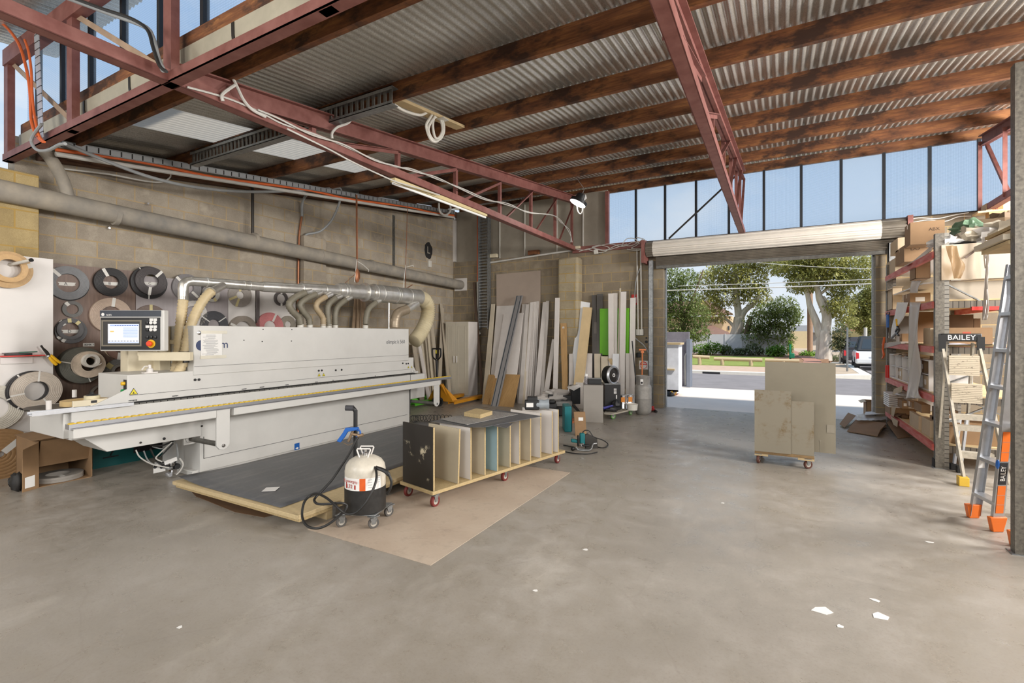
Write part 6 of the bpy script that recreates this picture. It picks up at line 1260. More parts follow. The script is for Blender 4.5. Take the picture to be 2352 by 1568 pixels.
for x, y, z0, z1 in ((RX+.05, RY1-.02, 1.4, 1.82), (RX+.05, RY1-.02, .3, .75)): 
    b = MB(); b.box(x, RXB, y, y+.01, z0, z1); part('end_panel', b, grey_lam, rk, smooth=False)
# cartons
CM = {'b': cardboard, 'p': cardboard_pale, 'd': cardboard_dark}
def carton(uL, uM, uR, vt, vb, label, m='b', xf=1.6, z0=None, flaps=False, lab=None, grp='cartons on the storage rack', printed=None):
    n = onX(uM, vb, xf); y0 = n.y; y1 = onX(uL, vt, xf).y; z0 = n.z if z0 is None else z0; z1 = onX(uM, vt, xf).z; x1 = onY(uR, vt, y0).x
    e = thing('carton', label, 'carton', ((xf+x1)/2, (y0+y1)/2, z0), 0, grp); t = .005
    b = MB()
    if flaps:
        b.box(xf, x1, y0, y1, z0, z0+t); b.box(xf, x1, y0, y0+t, z0, z1); b.box(xf, x1, y1-t, y1, z0, z1); b.box(xf, xf+t, y0, y1, z0, z1); b.box(x1-t, x1, y0, y1, z0, z1)
    else: b.box(xf, x1, y0, y1, z0, z1)
    part('body', b, CM[m], e, smooth=False)
    if flaps:
        for q in ([(xf, y0, z1), (xf, y1, z1), (xf-.06, y1, z1-.03), (xf-.06, y0, z1-.03)], [(xf, y0, z1), (x1, y0, z1), (x1, y0-.07, z1+.02), (xf, y0-.07, z1+.02)]):
            b = MB(); b.prism(q, (0, 0, .004)); part('flap', b, CM[m], e, smooth=False)
    elif x1-xf > .1:
        b = MB(); b.box(xf+.001, x1-.001, (y0+y1)/2-.025, (y0+y1)/2+.025, z1, z1+.0008); b.box(xf-.0008, xf, (y0+y1)/2-.025, (y0+y1)/2+.025, z1-.06, z1); part('packing_tape', b, mat('clear_brown_tape', (176, 146, 104), .3), e, smooth=False)
    if lab:
        b = MB(); c = V(((xf+x1)/2, y0-.001, z0+(z1-z0)*lab)); rect(b, c, EX, EZ, min(.1, (x1-xf)*.5), min(.06, (z1-z0)*.35), .001); part('label', b, paper, e, smooth=False)
    if printed:
        k = V((xf+(x1-xf)*printed[1], y0-.0008, z0+(z1-z0)*printed[2])); text(printed[0], printed[3], k, EX, EZ, mat('carton_print', (76, 54, 38), .7), 'printing', e, .0003)
    return e
carton(2057, 2077, 2150, 563, 601, 'near carton on the top shelf of the rack, under the biggest carton', printed=('DO', .35, .75, .07))
carton(2078, 2091, 2170, 511, 562, 'biggest carton, on top of the pile above the rack', printed=('ABX', .7, .62, .06))
carton(2036, 2056, 2075, 592, 622, 'far pale carton on the top shelf of the rack', 'p', z0=2.494)
carton(2045, 2062, 2081, 546, 590, 'far pale carton in the upper layer above the top shelf', 'p', z0=2.79)
carton(2090, 2102, 2137, 601, 640, 'carton hanging half open on the white inner shelf', 'b', xf=1.58, flaps=True)
b = MB(); b.prism([(1.56, 7.6, 2.14), (2.4, 7.2, 2.14), (2.4, 9.6, 2.14), (1.6, 9.6, 2.14)], (0, 0, .016)); solo('white_inner_shelf', b, white_lam, 'loose white board laid as an inner shelf in the rack', 'shelf', smooth=False)
carton(2034, 2049, 2073, 662, 705, 'open pale carton at the far end of the second shelf', 'p', xf=1.58, z0=1.918, flaps=True)
carton(2075, 2090, 2137, 673, 693, 'low brown carton at the near end of the second shelf', 'b', z0=1.918, lab=.5)
carton(2079, 2085, 2098, 640, 664, 'narrow dark carton on the white inner shelf', 'd', z0=2.156) if False else None
carton(2048, 2060, 2092, 742, 789, 'deep brown carton in the middle of the third shelf', 'd', xf=1.75, z0=1.403)
carton(2066, 2072, 2096, 766, 795, 'small brown carton with pale end on the third shelf', 'b', xf=1.62, z0=1.403)
carton(2121, 2137, 2145, 753, 794, 'white faced carton at the near post on the third shelf', 'p', z0=1.403)
carton(2096, 2104, 2160, 716, 792, 'tall dark carton behind the hanging plastic on the third shelf', 'd', xf=1.85, z0=1.403)
# boxes showing at the near end of the rack
def endbox(u0, u1, v0, v1, y, d, label, m='b', **k):
    a, c = onY(u0, v1, y), onY(u1, v0, y); e = thing('carton', label, 'carton', ((a.x+c.x)/2, y, a.z), 0, 'cartons on the storage rack'); b = MB(); b.box(a.x, c.x, y, y+d, a.z, c.z); part('body', b, CM[m], e, smooth=False)
    if k.get('lab'): b = MB(); rect(b, V((a.x+(c.x-a.x)*k['lab'][0], y-.001, a.z+(c.z-a.z)*k['lab'][1])), EX, EZ, k['lab'][2], k['lab'][3], .001); part('label', b, paper, e, smooth=False)
    if k.get('mark'): b = MB(); rect(b, V((a.x+(c.x-a.x)*.5, y-.001, a.z+(c.z-a.z)*.6)), EX, EZ, .07, .06, .001); part('red_mark', b, flat('faded_red_print', (176, 84, 62), .7), e, smooth=False)
    return e
endbox(2163, 2280, 752, 791, 7.25, .5, 'wide brown carton with a red mark, seen through the end frame', 'b', mark=1)
endbox(2166, 2236, 722, 788, 7.8, .4, 'dark carton standing behind the wide one at the end frame', 'd'); endbox(2237, 2252, 731, 788, 7.8, .2, 'narrow black mouthed carton behind the wide one at the end frame', 'd')
endbox(2163, 2202, 822, 851, 7.22, .5, 'brown carton on the end of the pigeonhole shelf', 'b'); 
b = MB(); a, c = onY(2163, 905, 7.24), onY(2235, 855, 7.24); b.box(a.x, c.x, 7.24, 7.26, .84, c.z); solo('cream_board', b, white_lam, 'cream board standing inside the end frame of the rack', 'board', smooth=False)
endbox(2163, 2201, 944, 975, 7.22, .4, 'dark taped carton low at the end frame, with a white label', 'd', lab=(.3, .6, .06, .05)); endbox(2180, 2205, 955, 976, 7.2, .2, 'small labelled carton beside the dark taped one', 'b', lab=(.5, .5, .1, .04))
endbox(2163, 2300, 976, 1018, 7.22, .5, 'long plain carton on the lowest shelf at the end frame', 'b')
# pigeonholes on the fourth shelf
pg = thing('pigeonhole_unit', 'white pigeonhole unit with small cartons on the fourth shelf', 'shelf unit', (1.8, 8.7, .84)); z0 = .838; y0, y1 = 7.5, 9.82
b = MB(); b.box(1.59, 1.95, y0, y1, z0, z0+.015); b.box(1.59, 1.95, y0, y1, z0+.36, z0+.375); b.box(1.59, 1.95, y0+.01, y1-.01, z0+.19, z0+.2); b.box(1.94, 1.95, y0, y1, z0, z0+.375)
part('shelves', b, white_lam, pg, smooth=False)
for k in range(6):
    y = y0+(y1-y0)*k/5; b = MB(); b.box(1.59, 1.95, y-.008, y+.008, z0, z0+.375); part('side_board', b, white_lam, pg, smooth=False)
sm = [(7.6, .0, .2, .16), (7.85, .2, .17, .15), (8.05, 0, .2, .17), (8.07, .2, .19, .12), (8.52, 0, .18, .16), (8.55, .2, .16, .13), (9.0, 0, .16, .17), (9.2, .0, .16, .15), (9.45, .2, .2, .14)]
nm = ['lower small carton in the pigeonhole next to the near post', 'upper small carton in the pigeonhole next to the near post', 'lower small carton in the second pigeonhole', 'upper small carton in the second pigeonhole', 'lower small carton in the middle pigeonhole', 'upper small carton in the middle pigeonhole', 'small carton at the near side of the fourth pigeonhole', 'small carton at the far side of the fourth pigeonhole', 'upper small carton in the far pigeonhole']
for i, (y, dz, w_, h) in enumerate(sm):
    z = z0+.0155+(.185 if dz else 0); e = thing('small_carton', nm[i], 'carton', (1.68, y+w_/2, z), 0, 'small cartons in the pigeonholes'); b = MB(); b.box(1.6+.02*(i % 3), 1.82, y, y+w_, z, z+h); part('body', b, (cardboard_pale, cardboard)[i % 2], e, smooth=False)
    b = MB(); b.box(1.5988+.02*(i % 3), 1.6+.02*(i % 3), y+w_*.3, y+w_*.7, z+h*.3, z+h*.7); part('label', b, paper, e, smooth=False)
for i, (uL, uM, uR, vt, vb, m, lb) in enumerate(((2062, 2070, 2084, 812, 833, 'p', 'open pale carton on top of the pigeonholes'), (2080, 2087, 2098, 815, 838, 'b', 'small open carton in the middle above the pigeonholes'), (2108, 2120, 2136, 822, 850, 'p', 'pale carton above the pigeonholes near the post'))):
    carton(uL, uM, uR, vt, vb, lb, m, z0=1.215, flaps=i < 2)
# lowest shelf
carton(2083, 2094, 2118, 924, 953, 'brown carton in the upper layer of the lowest shelf', 'b', z0=.52); carton(2100, 2117, 2137, 929, 964, 'carton with red print beside the near post, upper layer of the lowest shelf', 'b', xf=1.62, z0=.51)
carton(2089, 2110, 2118, 955, 1001, 'pale faced carton, second from the near post on the lowest shelf', 'p', z0=.283); carton(2117, 2136, 2150, 966, 1012, 'pale faced carton right at the near post on the lowest shelf', 'p', z0=.283)
carton(2063, 2070, 2088, 953, 982, 'white edged carton beyond the pale faced pair on the lowest shelf', 'd', z0=.283, flaps=True); carton(2062, 2072, 2086, 938, 953, 'flat carton with a white label in the lowest shelf gap', 'b', z0=.55, lab=.5)
for k in range(7):
    b = MB(); z = .40+.03*k; b.prism([(1.5, 9.3, z), (1.5, 9.75, z), (1.85, 9.75, z), (1.85, 9.3, z)], (0, 0, .022)); solo('white_tray', b, white_lam, ['lowest white tray of the stack at the far end of the bottom shelf', 'second lowest white tray of the stack on the bottom shelf', 'third white tray from below in the stack', 'middle white tray of the stack on the bottom shelf', 'third white tray from the top in the stack', 'second highest white tray of the stack', 'topmost white tray of the stack on the bottom shelf'][k], 'tray', 'white trays stacked on the bottom shelf', bev=.004)
b = MB(); b.box(1.52, 1.83, 9.32, 9.73, .284, .4); solo('tray_carton', b, cardboard, 'carton under the stack of white trays', 'carton', smooth=False)
for pts, lb in (([(2040, 928), (2057, 936), (2052, 957), (2043, 950)], 'pale cardboard flap sticking out beside the white trays'), ([(2045, 955), (2062, 966), (2060, 980), (2052, 975)], 'pale cardboard strip hanging below the cardboard flap'), ([(2053, 893), (2072, 886), (2070, 900), (2050, 906)], 'bent cardboard strip over the fourth beam')):
    b = MB(); b.prism([onX(u, v, 1.53) for u, v in pts], (.006, 0, 0)); solo('cardboard_scrap', b, cardboard_pale, lb, 'cardboard', smooth=False)
b = MB(); b.blob((1.66, 8.9, .66), .12, .25, .07, .6, 2.5, 16, 4); solo('grey_plastic_bag', b, film, 'crumpled grey plastic between the trays and the pale cartons', 'plastic')
# plastic and paper hanging from the rack
def drape(name, px, xf, m, label, bul=.02, n=14):
    """a hanging sheet: px gives pairs (uL, uR, v) from top to bottom"""
    L = smooth_path([onX(a, v, xf) for a, c, v in px], 5); R_ = smooth_path([onX(c, v, xf) for a, c, v in px], 5)
    b = MB(); k = len(L); vs = []
    for i in range(k):
        for j in range(9): t = j/8; p = L[i].lerp(R_[i], t); vs.append(p+V((bul*sin(t*9+i*.5)-bul*sin(pi*t)*1.5, 0, 0)))
    b.add(vs, [(i*9+j, i*9+j+1, (i+1)*9+j+1, (i+1)*9+j) for i in range(k-1) for j in range(8)]); o = solo(name, b, m, label, 'plastic', ang=80); s = o.modifiers.new('film', 'SOLIDIFY'); s.thickness = .002; return o
drape('hanging_plastic', ((2096, 2114, 645), (2094, 2112, 672)), 1.56, film, 'short plastic sheet over the white inner shelf'); drape('hanging_plastic', ((2090, 2113, 694), (2091, 2112, 780), (2089, 2111, 840), (2086, 2113, 890), (2084, 2118, 915)), 1.54, film, 'long plastic sheet hanging from the second beam to the fourth')
drape('hanging_paper', ((2060, 2085, 694), (2054, 2078, 726), (2048, 2058, 756), (2045, 2055, 778)), 1.53, paper, 'white printed paper strip hanging slantwise at the third shelf', .004)
drape('plastic_wrap', ((2035, 2137, 604), (2034, 2137, 611)), 1.55, film, 'white plastic wrap hanging over the top beam', .01) if False else None
b = MB(); b.prism([onX(2034, 640, 1.555), onX(2056, 623, 1.555), onX(2100, 597, 1.555), onX(2137, 566, 1.555), onX(2137, 576, 1.555), onX(2095, 609, 1.555), onX(2058, 634, 1.555), onX(2034, 648, 1.555)], (.012, 0, 0)); solo('plastic_wrap', b, film, 'white plastic wrap hanging over the top beam', 'plastic', smooth=False)
b = MB(); b.prism([onX(u, v, 1.54) for u, v in ((2024, 790), (2042, 786), (2068, 784), (2070, 789), (2045, 796), (2028, 800))], (.1, 0, 0)); solo('plastic_wrap', b, film, 'white plastic lying over the end of the third beam', 'plastic', smooth=False)
t_ = thing('clamp_tool', 'blue handled clamp hanging at the far end of the third shelf', 'tool', tuple(onX(2040, 722, 1.54)))
b = MB(); b.tube([onX(2039, 722, 1.53), onX(2039, 752, 1.53)], .02, 8); part('grip', b, blue_plastic, t_); b = MB(); b.tube([onX(2039, 752, 1.53), onX(2040, 776, 1.53)], .014, 8); part('bar', b, dark_metal, t_); b = MB(); b.tube(smooth_path([onX(2036, 722, 1.53), onX(2038, 717, 1.53), onX(2042, 717, 1.53), onX(2043, 722, 1.53)], 4), .008, 6); part('hook', b, dark_metal, t_)
t_ = thing('shears', 'black and yellow shears hanging at the third shelf', 'tool', tuple(onX(2060, 735, 1.52))); b = MB(); b.tube([onX(2059, 733, 1.52), onX(2061, 750, 1.52)], .014, 6); part('yellow_handle', b, flat('snip_yellow', (228, 176, 28), .45), t_); b = MB(); b.tube(smooth_path([onX(2061, 750, 1.52), onX(2065, 758, 1.52), onX(2056, 768, 1.52), onX(2048, 776, 1.52)], 4), .016, 6); b.tube(smooth_path([onX(2063, 750, 1.52), onX(2058, 762, 1.52), onX(2064, 770, 1.52)], 4), .014, 6); part('jaws', b, black_plastic, t_)
b = MB(); b.tube(smooth_path([onX(2031, 775, 1.52), onX(2028, 800, 1.52), onX(2030, 815, 1.52), onX(2027, 822, 1.52)], 5), .016, 6); solo('orange_strap', b, orange_cable, 'orange strap hanging off the far end of the third beam', 'strap')
b = MB(); b.cyl((1.57, 9.86, .82), (1.57, 9.86, 1.02), .03); solo('red_white_tube', b, red_plastic, 'red tube fixed upright at the far post', 'tube')
# heap on top of the rack's end
for i, (c, r, m, lb, s) in enumerate(((onY(2172, 556, 7.3), (.13, .16, .07), paper, 'white shoe-like foam piece at the near post on top of the rack', 3), (onY(2205, 562, 7.4), (.2, .2, .05), black_plastic, 'black plastic sheeting flattened on top of the rack', 5), (onY(2230, 545, 7.35), (.13, .18, .1), mat('cream_plastic_bag', (206, 196, 176), .5, var=.2), 'cream crumpled bag on top of the rack', 7),
        (onY(2225, 530, 7.5), (.15, .2, .1), mat('green_net', (92, 120, 92), .7, var=.2), 'green netting behind the cream bag on top of the rack', 9), (onY(2275, 540, 7.3), (.2, .2, .1), mat('white_plastic_sack', (216, 212, 206), .45, var=.12), 'white plastic sack on top of the rack', 11), (onY(2310, 535, 7.25), (.2, .25, .12), mat('cream_plastic_bag', (206, 196, 176), .5), 'bigger cream sack next to the white one on top of the rack', 13), (onY(2318, 518, 7.7), (.3, .2, .14), mat('brown_canvas', (120, 100, 78), .8), 'brown canvas bundle behind the sacks', 15))):
    b = MB(); b.blob(c, *r, .7, 2.6, 20, s, flatz=2.5); solo('plastic_bag', b, m, lb, 'bag')
def drapeY(px, y, m, label, bul=.02):
    L = smooth_path([onY(a, v, y) for a, c, v in px], 5); R_ = smooth_path([onY(c, v, y) for a, c, v in px], 5); b = MB(); k = len(L); vs = []
    for i in range(k):
        for j in range(9): t = j/8; p = L[i].lerp(R_[i], t); vs.append(p+V((0, bul*sin(t*9+i*.5)-.03, 0)))
    b.add(vs, [(i*9+j, i*9+j+1, (i+1)*9+j+1, (i+1)*9+j) for i in range(k-1) for j in range(8)]); o = solo('hanging_plastic', b, m, label, 'plastic', ang=80); s = o.modifiers.new('film', 'SOLIDIFY'); s.thickness = .002
tnt = NT('thin_brown_film'); trn = tnt.n('BsdfTransparent'); trn.inputs[0].default_value = rgb(226, 214, 196); ms = tnt.n('MixShader'); ms.inputs[0].default_value = .22; tnt.set(rgb(190, 168, 140), .3); tnt.l(trn.outputs[0], ms.inputs[1]); tnt.l(tnt.b.outputs[0], ms.inputs[2]); tnt.l(ms.outputs[0], tnt.out.inputs[0])
drapeY(((2252, 2274, 545), (2257, 2270, 585), (2258, 2268, 640), (2257, 2268, 700), (2254, 2264, 735)), 7.05, film, 'long twisted plastic strip hanging down the end of the rack'); drapeY(((2170, 2196, 565), (2178, 2200, 590), (2182, 2216, 612), (2190, 2204, 640)), 7.06, tnt.m, 'brownish film hanging over the cream end panel')
b = MB(); b.bar(onY(2217, 592, 7.08), onY(2252, 566, 7.1), .008, .02); solo('thin_stick', b, brn, 'thin stick poking down from the heap on the rack', 'stick', smooth=False)
pp_ = onY(2175, 795, 7.12); b = MB(); b.grid(lambda u, v: (RX+.05+.5*u, RY0-.05+.3*v, 1.405+.03*sin(u*7)*v+.02*u), 10, 6); solo('paper_sheets', b, mat('bluish_paper', (214, 214, 224), .6), 'crumpled paper lying on the shelf end by the platform ladder', 'paper')
# cartons on the floor at the far end of the rack
fc_ = onZ(2015, 962); fx = thing('floor_carton', 'open brown carton standing on the floor at the far end of the rack', 'carton', tuple(fc_)); a, c = onY(1990, 962, fc_.y-.05), onY(2045, 926, fc_.y-.05)
b = MB(); y_ = fc_.y-.05; b.box(a.x, c.x, y_, y_+.006, 0, .31); b.box(a.x, c.x, y_+.34, y_+.346, 0, .31); b.box(a.x, a.x+.006, y_, y_+.34, 0, .31); b.box(c.x-.006, c.x, y_, y_+.34, 0, .31); b.box(a.x, c.x, y_, y_+.34, 0, .006); part('body', b, cardboard, fx, smooth=False)
b = MB(); b.prism([(a.x, y_, .31), (c.x, y_, .31), (c.x, y_-.1, .33), (a.x-.02, y_-.1, .34)], (0, 0, .005)); part('flap', b, cardboard, fx, smooth=False); b = MB(); b.prism([(a.x, y_, .31), (a.x, y_+.34, .31), (a.x-.08, y_+.34, .28), (a.x-.08, y_, .28)], (0, 0, .005)); part('flap', b, cardboard_pale, fx, smooth=False)
b = MB(); rect(b, V((a.x+.13, y_-.001, .06)), EX, EZ, .05, .05, .001); rect(b, V((c.x-.13, y_-.001, .06)), EX, EZ, .05, .05, .001); rect(b, V(((a.x+c.x)/2, y_-.001, .06)), EX, EZ, .08, .02, .001); part('carton_print', b, ink, fx, smooth=False)
fl = thing('flattened_carton', 'collapsed brown carton with white papers lying on the floor before the rack', 'carton', tuple(onZ(2000, 995)))
for pts, hz in (([(1945, 992), (2015, 1004), (2030, 985), (1965, 978)], (.01, .01, .1, .1)), ([(2015, 1004), (2022, 1003), (2037, 986), (2030, 985)], (.01, .1, .1, .1)), ([(2037, 985), (2062, 1008), (2090, 1004), (2048, 978)], (.1, .005, .005, .12)), ([(1928, 978), (1940, 985), (1966, 972), (1948, 966)], (.03, .02, .13, .14)), ([(1948, 985), (2035, 985), (2040, 972), (1965, 968)], (.02, .02, .03, .03))):
    b = MB(); b.prism([onZ(u, v)+EZ*h for (u, v), h in zip(pts, hz)], (0, 0, .005)); part('flap', b, cardboard, fl, smooth=False)
b = MB(); b.grid(lambda u, v: onZ(1968+70*u, 983-16*v, 0)+EZ*(.13+.03*noise.noise(V((u*6, v*6, 1)))), 14, 8); solo('packing_paper', b, film, 'clear wrapping heaped on the collapsed carton', 'plastic'); b = MB(); b.prism([onZ(u, v)+EZ*.17 for u, v in ((1986, 976), (2038, 973), (2036, 965), (1988, 968))], (0, 0, .003)); solo('white_document', b, paper, 'white document lying on the collapsed carton', 'paper', smooth=False)
# ================================================================ ladders
def C(fw, r, z): return FW2*fw+RT*r+EZ*z
dm = flat('orange_ladder_foot', (226, 112, 34), .45)
la = thing('step_ladder', 'aluminium double sided step ladder with orange feet and orange stripes', 'ladder', tuple(C(3.9, 3.85, 0)))
H = 2.1; Lf, Lt, Rf, Rt = C(4.0, 3.84, .02), C(3.98, 4.13, H), C(3.72, 3.755, .02), C(3.78, 4.02, H)
L2f, L2t, R2f, R2t = C(4.0, 4.24, .02), C(3.98, 4.16, H), C(3.46, 3.62, .02), C(3.78, 4.06, H)
sd_ = (Rf-Lf).normalized()
def stile(a, c, nm, w_=.085, flip=1):
    d = (c-a).normalized(); o = RT*(w_/2); b = MB(); q = sd_*flip
    b.prism([a-o, a+o, a+o+q*.003, a-o+q*.003], c-a); b.prism([a-o, a-o+RT*.003, a-o+RT*.003-q*.03, a-o-q*.03], c-a); b.prism([a+o-RT*.003, a+o, a+o-q*.03, a+o-RT*.003-q*.03], c-a); return part(nm, b, alum, la, smooth=False)
stile(Lf, Lt, 'stile', flip=-1); rs_ = stile(Rf, Rt, 'stile'); stile(L2f, L2t, 'stile', .07, -1); stile(R2f, R2t, 'stile', .03)
for k in range(7):
    z = .2+.3*k; t = z/H; a, c = Lf.lerp(Lt, t), Rf.lerp(Rt, t); b = MB(); b.prism([a-RT*.045, c-RT*.045, c+RT*.045, a+RT*.045], (0, 0, -.028)); part('tread', b, alum, la, smooth=False, bev=.002)
    if k in (1, 2, 4): a, c = L2f.lerp(L2t, t), R2f.lerp(R2t, t); b = MB(); b.bar(a, c, .03, .02); part('rear_bar', b, alum, la, smooth=False)
for p, w_ in ((Lf, .055), (Rf, .055), (L2f, .04), (R2f, .035)):
    b = MB(); b.prism([p-RT*(w_+.01)+EZ*.09, p+RT*(w_+.012)+EZ*.09, p+RT*(w_-.02)-EZ*.02, p-RT*(w_-.012)-EZ*.02], -sd_*.05); b.v = [v+sd_*.02 for v in b.v]; part('foot', b, dm, la, bev=.004)
ud = (Rt-Rf).normalized()
def onst(h): return Rf+ud*h+sd_*.0045-FW2*.0
for h0, h1, m, nm in ((.12, .33, dm, 'orange_stripe'), (.52, .75, dm, 'orange_stripe'), (.34, .51, ink, 'name_plate')):
    b = MB(); a, c = onst(h0), onst(h1); b.prism([a-RT*.03, a+RT*.03, c+RT*.03, c-RT*.03], sd_*.0015); o = part(nm, b, m, rs_, smooth=False)
    if nm == 'name_plate': text('BAILEY', .055, onst(.425)+sd_*.002, ud, ud.cross(-sd_)*-1 if False else (-RT), paper, 'lettering', o, .0004, sx=.68)
    else:
        for q in (.3, .65): b = MB(); a = onst(h0+(h1-h0)*q)+sd_*.0015; b.prism([a-RT*.03, a+RT*.03, a+RT*.03+ud*.003, a-RT*.03+ud*.003], sd_*.0006); part('stripe_gap', b, alum, o, smooth=False)
b = MB(); p = Lf+(Lt-Lf)*.19-sd_*-.006; b.prism([p-RT*.03, p+RT*.03, p+RT*.03+EZ*.1, p-RT*.03+EZ*.1], sd_*.001); part('warning_sticker', b, paper, la, smooth=False)
b = MB(); p = onst(.5)-RT*.05; b.blob(p, .012, .015, .035, .3); part('blue_tie', b, blue_plastic, la)
# platform ladder
pl_ = thing('platform_ladder', 'dusty platform ladder with black lettered top cap beside the rack post', 'ladder', tuple(onZ(2220, 1113))); Y0 = onZ(2214, 1115).y
Pq = lambda u, v, dy=0: onY(u, v, Y0+.0)+EY*dy
dst = mat('paint_spotted_aluminium', (196, 188, 172), .5, .3, var=.2, scale=30)
b = MB(); b.bar(Pq(2191, 778, .45), Pq(2216, 1113), .022, .06, (0, 1, 0)); part('stile', b, dst, pl_, smooth=False); b = MB(); b.bar(Pq(2283, 778, .45), Pq(2318, 1113), .022, .06, (0, 1, 0)); part('stile', b, dst, pl_, smooth=False)
b = MB(); b.bar(Pq(2208, 790, .5), Pq(2203, 1078, .75), .02, .05, (0, 1, 0)); b.bar(Pq(2276, 790, .5), Pq(2290, 1075, .9), .02, .05, (0, 1, 0)); part('rear_leg', b, dst, pl_, smooth=False)
a, c = Pq(2188, 785, .42), Pq(2290, 768, .42); b = MB(); b.box(a.x, c.x, a.y-.03, a.y+.09, a.z, c.z+.01); cp_ = part('top_cap', b, black_plastic, pl_, bev=.01); text('BAILEY', .075, V(((a.x+c.x)/2, a.y-.031, (a.z+c.z)/2+.004)), EX, EZ, paper, 'lettering', cp_, .0005)
for x_, h_ in ((a.x+.01, .09), (c.x-.01, .07)): b = MB(); b.slab(V((x_, a.y-.03, a.z-.02)), (.03, 0, 0), (0, .005, 0), (0, 0, h_)); part('corner_bracket', b, black_plastic, pl_, smooth=False)
spot = NT('paint_spattered_tread'); s1 = spot.noise(26, 5, .75, stretch=(1, 1, 2.5)); spot.set(spot.mix(spot.ramp(s1, [(.58, (0, 0, 0)), (.63, (.8, .8, .8))]), rgb(192, 180, 158), rgb(70, 56, 44)), .6)
for v0, v1, dy in ((866, 820, .3), (930, 887, .22)):
    a, c = Pq(2201, v0, dy), Pq(2276, v1, dy); b = MB()
    n = 11
    for k in range(n): z = a.z+(c.z-a.z)*k/n; b.box(a.x, c.x, a.y, a.y+.018, z, z+(c.z-a.z)/n*.86)
    b.box(a.x, c.x, a.y+.012, a.y+.03, a.z, c.z); part('platform_slat', b, spot.m, pl_, smooth=False)
for v, dy in ((963, .2), (987, .15), (1048, .08)):
    a, c = Pq(2208, v+7, dy), Pq(2292, v, dy); b = MB(); b.box(a.x, c.x, a.y, a.y+.08, a.z, c.z); part('step', b, dst, pl_, smooth=False)
b = MB(); b.box(Pq(2209, 1113).x-.03, Pq(2221, 1113).x+.01, Y0-.04, Y0+.05, 0, .09); part('foot', b, flat('foot_yellow', (214, 176, 60), .5), pl_, bev=.004); p = Pq(2203, 1078, .75); b = MB(); b.box(p.x-.04, p.x+.04, p.y-.05, p.y+.05, 0, .1); part('foot', b, black_rubber, pl_, bev=.004)
# a third folded ladder beyond, only partly showing
fd_ = thing('folded_ladder', 'small folded ladder standing between the rack post and the platform ladder', 'ladder', tuple(onZ(2195, 1080)))
for (u0, v0, u1, v1), m, nm in (((2205, 960, 2190, 1078), alum, 'stile'), ((2222, 950, 2205, 1085), alum, 'stile')):
    b = MB(); yb = onZ(u1, v1).y; b.bar(onY(u0, v0, yb+.1), onY(u1, v1, yb), .02, .05, (0, 1, 0)); part(nm, b, m, fd_, smooth=False)
    p = onZ(u1, v1); b = MB(); b.box(p.x-.03, p.x+.03, p.y-.03, p.y+.03, 0, .07); part('rubber_foot', b, black_rubber, fd_, bev=.004)
# ================================================================ near rack with timber at the picture edge
nr = thing('timber_rack', 'galvanised slotted post of a second rack holding sheets of timber', 'rack', (1.5, 4.6, 0))
post(1.466, 4.6, 3.4, nr); post(2.3, 4.6, 3.4, nr); b = MB(); b.box(1.45, 2.3, 4.62, 4.66, 2.09, 2.15); part('arm', b, galv, nr, smooth=False); b = MB(); b.box(1.52, 2.4, 4.56, 4.578, .0, 2.05); part('side_board', b, cardboard_pale, nr, smooth=False)
for i, (z, x0, t__) in enumerate(((2.18, 1.43, .03), (2.215, 1.4, .04), (2.27, 1.48, .03), (2.32, 1.5, .025))):
    b = MB(); b.box(x0, 2.6, 4.68, 5.2+.06*i, z-.02, z-.02+t__); solo('timber_sheet', b, (ply, W3, ply_p, chip)[i], ['lowest timber sheet on the second rack arm', 'thick pale sheet, second in the pile on the second rack arm', 'third timber sheet in the pile on the second rack arm', 'top chipboard sheet of the pile on the second rack arm'][i], 'board', 'timber sheets on the second rack', smooth=False)
# long carton on a plank by the street windows
a, c = onY(2262, 490, 9.9), onY(2334, 460, 9.9); lc = thing('long_carton', 'long cardboard carton with an orange sticker lying under the street windows', 'carton', (a.x+.4, 9.9, a.z)); z_ = a.z+.03
b = MB(); b.box(a.x, a.x+1.1, 9.85, 10.05, z_, z_+.11); part('body', b, cardboard_pale, lc, smooth=False); b = MB(); b.box(a.x+.07, a.x+.19, 9.8485, 9.85, z_, z_+.11); o = part('orange_sticker', b, flat('sticker_orange', (216, 104, 48), .5), lc, smooth=False); text('FRA', .07, V((a.x+.13, 9.848, z_+.055)), EZ, -EX, ink, 'lettering', o, .0004)
b = MB(); b.box(a.x-.1, a.x+1.2, 9.82, 10.06, a.z-.0, a.z+.028); solo('bare_plank', b, ply, 'bare plank under the long carton by the street windows', 'timber', smooth=False)
b = MB(); b.box(a.x+.02, a.x+.22, 9.8, 9.95, a.z-.12, a.z-.002); solo('timber_offcut', b, oak, 'short timber offcut below the bare plank', 'timber', smooth=False)
for i, pts in enumerate(([(2090, 512), (2130, 505), (2170, 508), (2200, 498), (2230, 496)], [(2080, 508), (2110, 500), (2150, 502), (2190, 494), (2225, 488)], [(2095, 520), (2125, 515), (2160, 518), (2165, 540), (2167, 560)], [(2270, 490), (2295, 496), (2320, 490), (2335, 480)])):
    b = MB(); b.tube(smooth_path([onY(u, v, 10.13-.02*i) for u, v in pts], 5), .008, 5); solo('tangled_cable', b, wire_white, ['pale cable strung above the big carton', 'higher pale cable running to the long carton', 'pale cable bending down behind the big carton', 'pale cables bunched below the long carton'][i], 'cable')
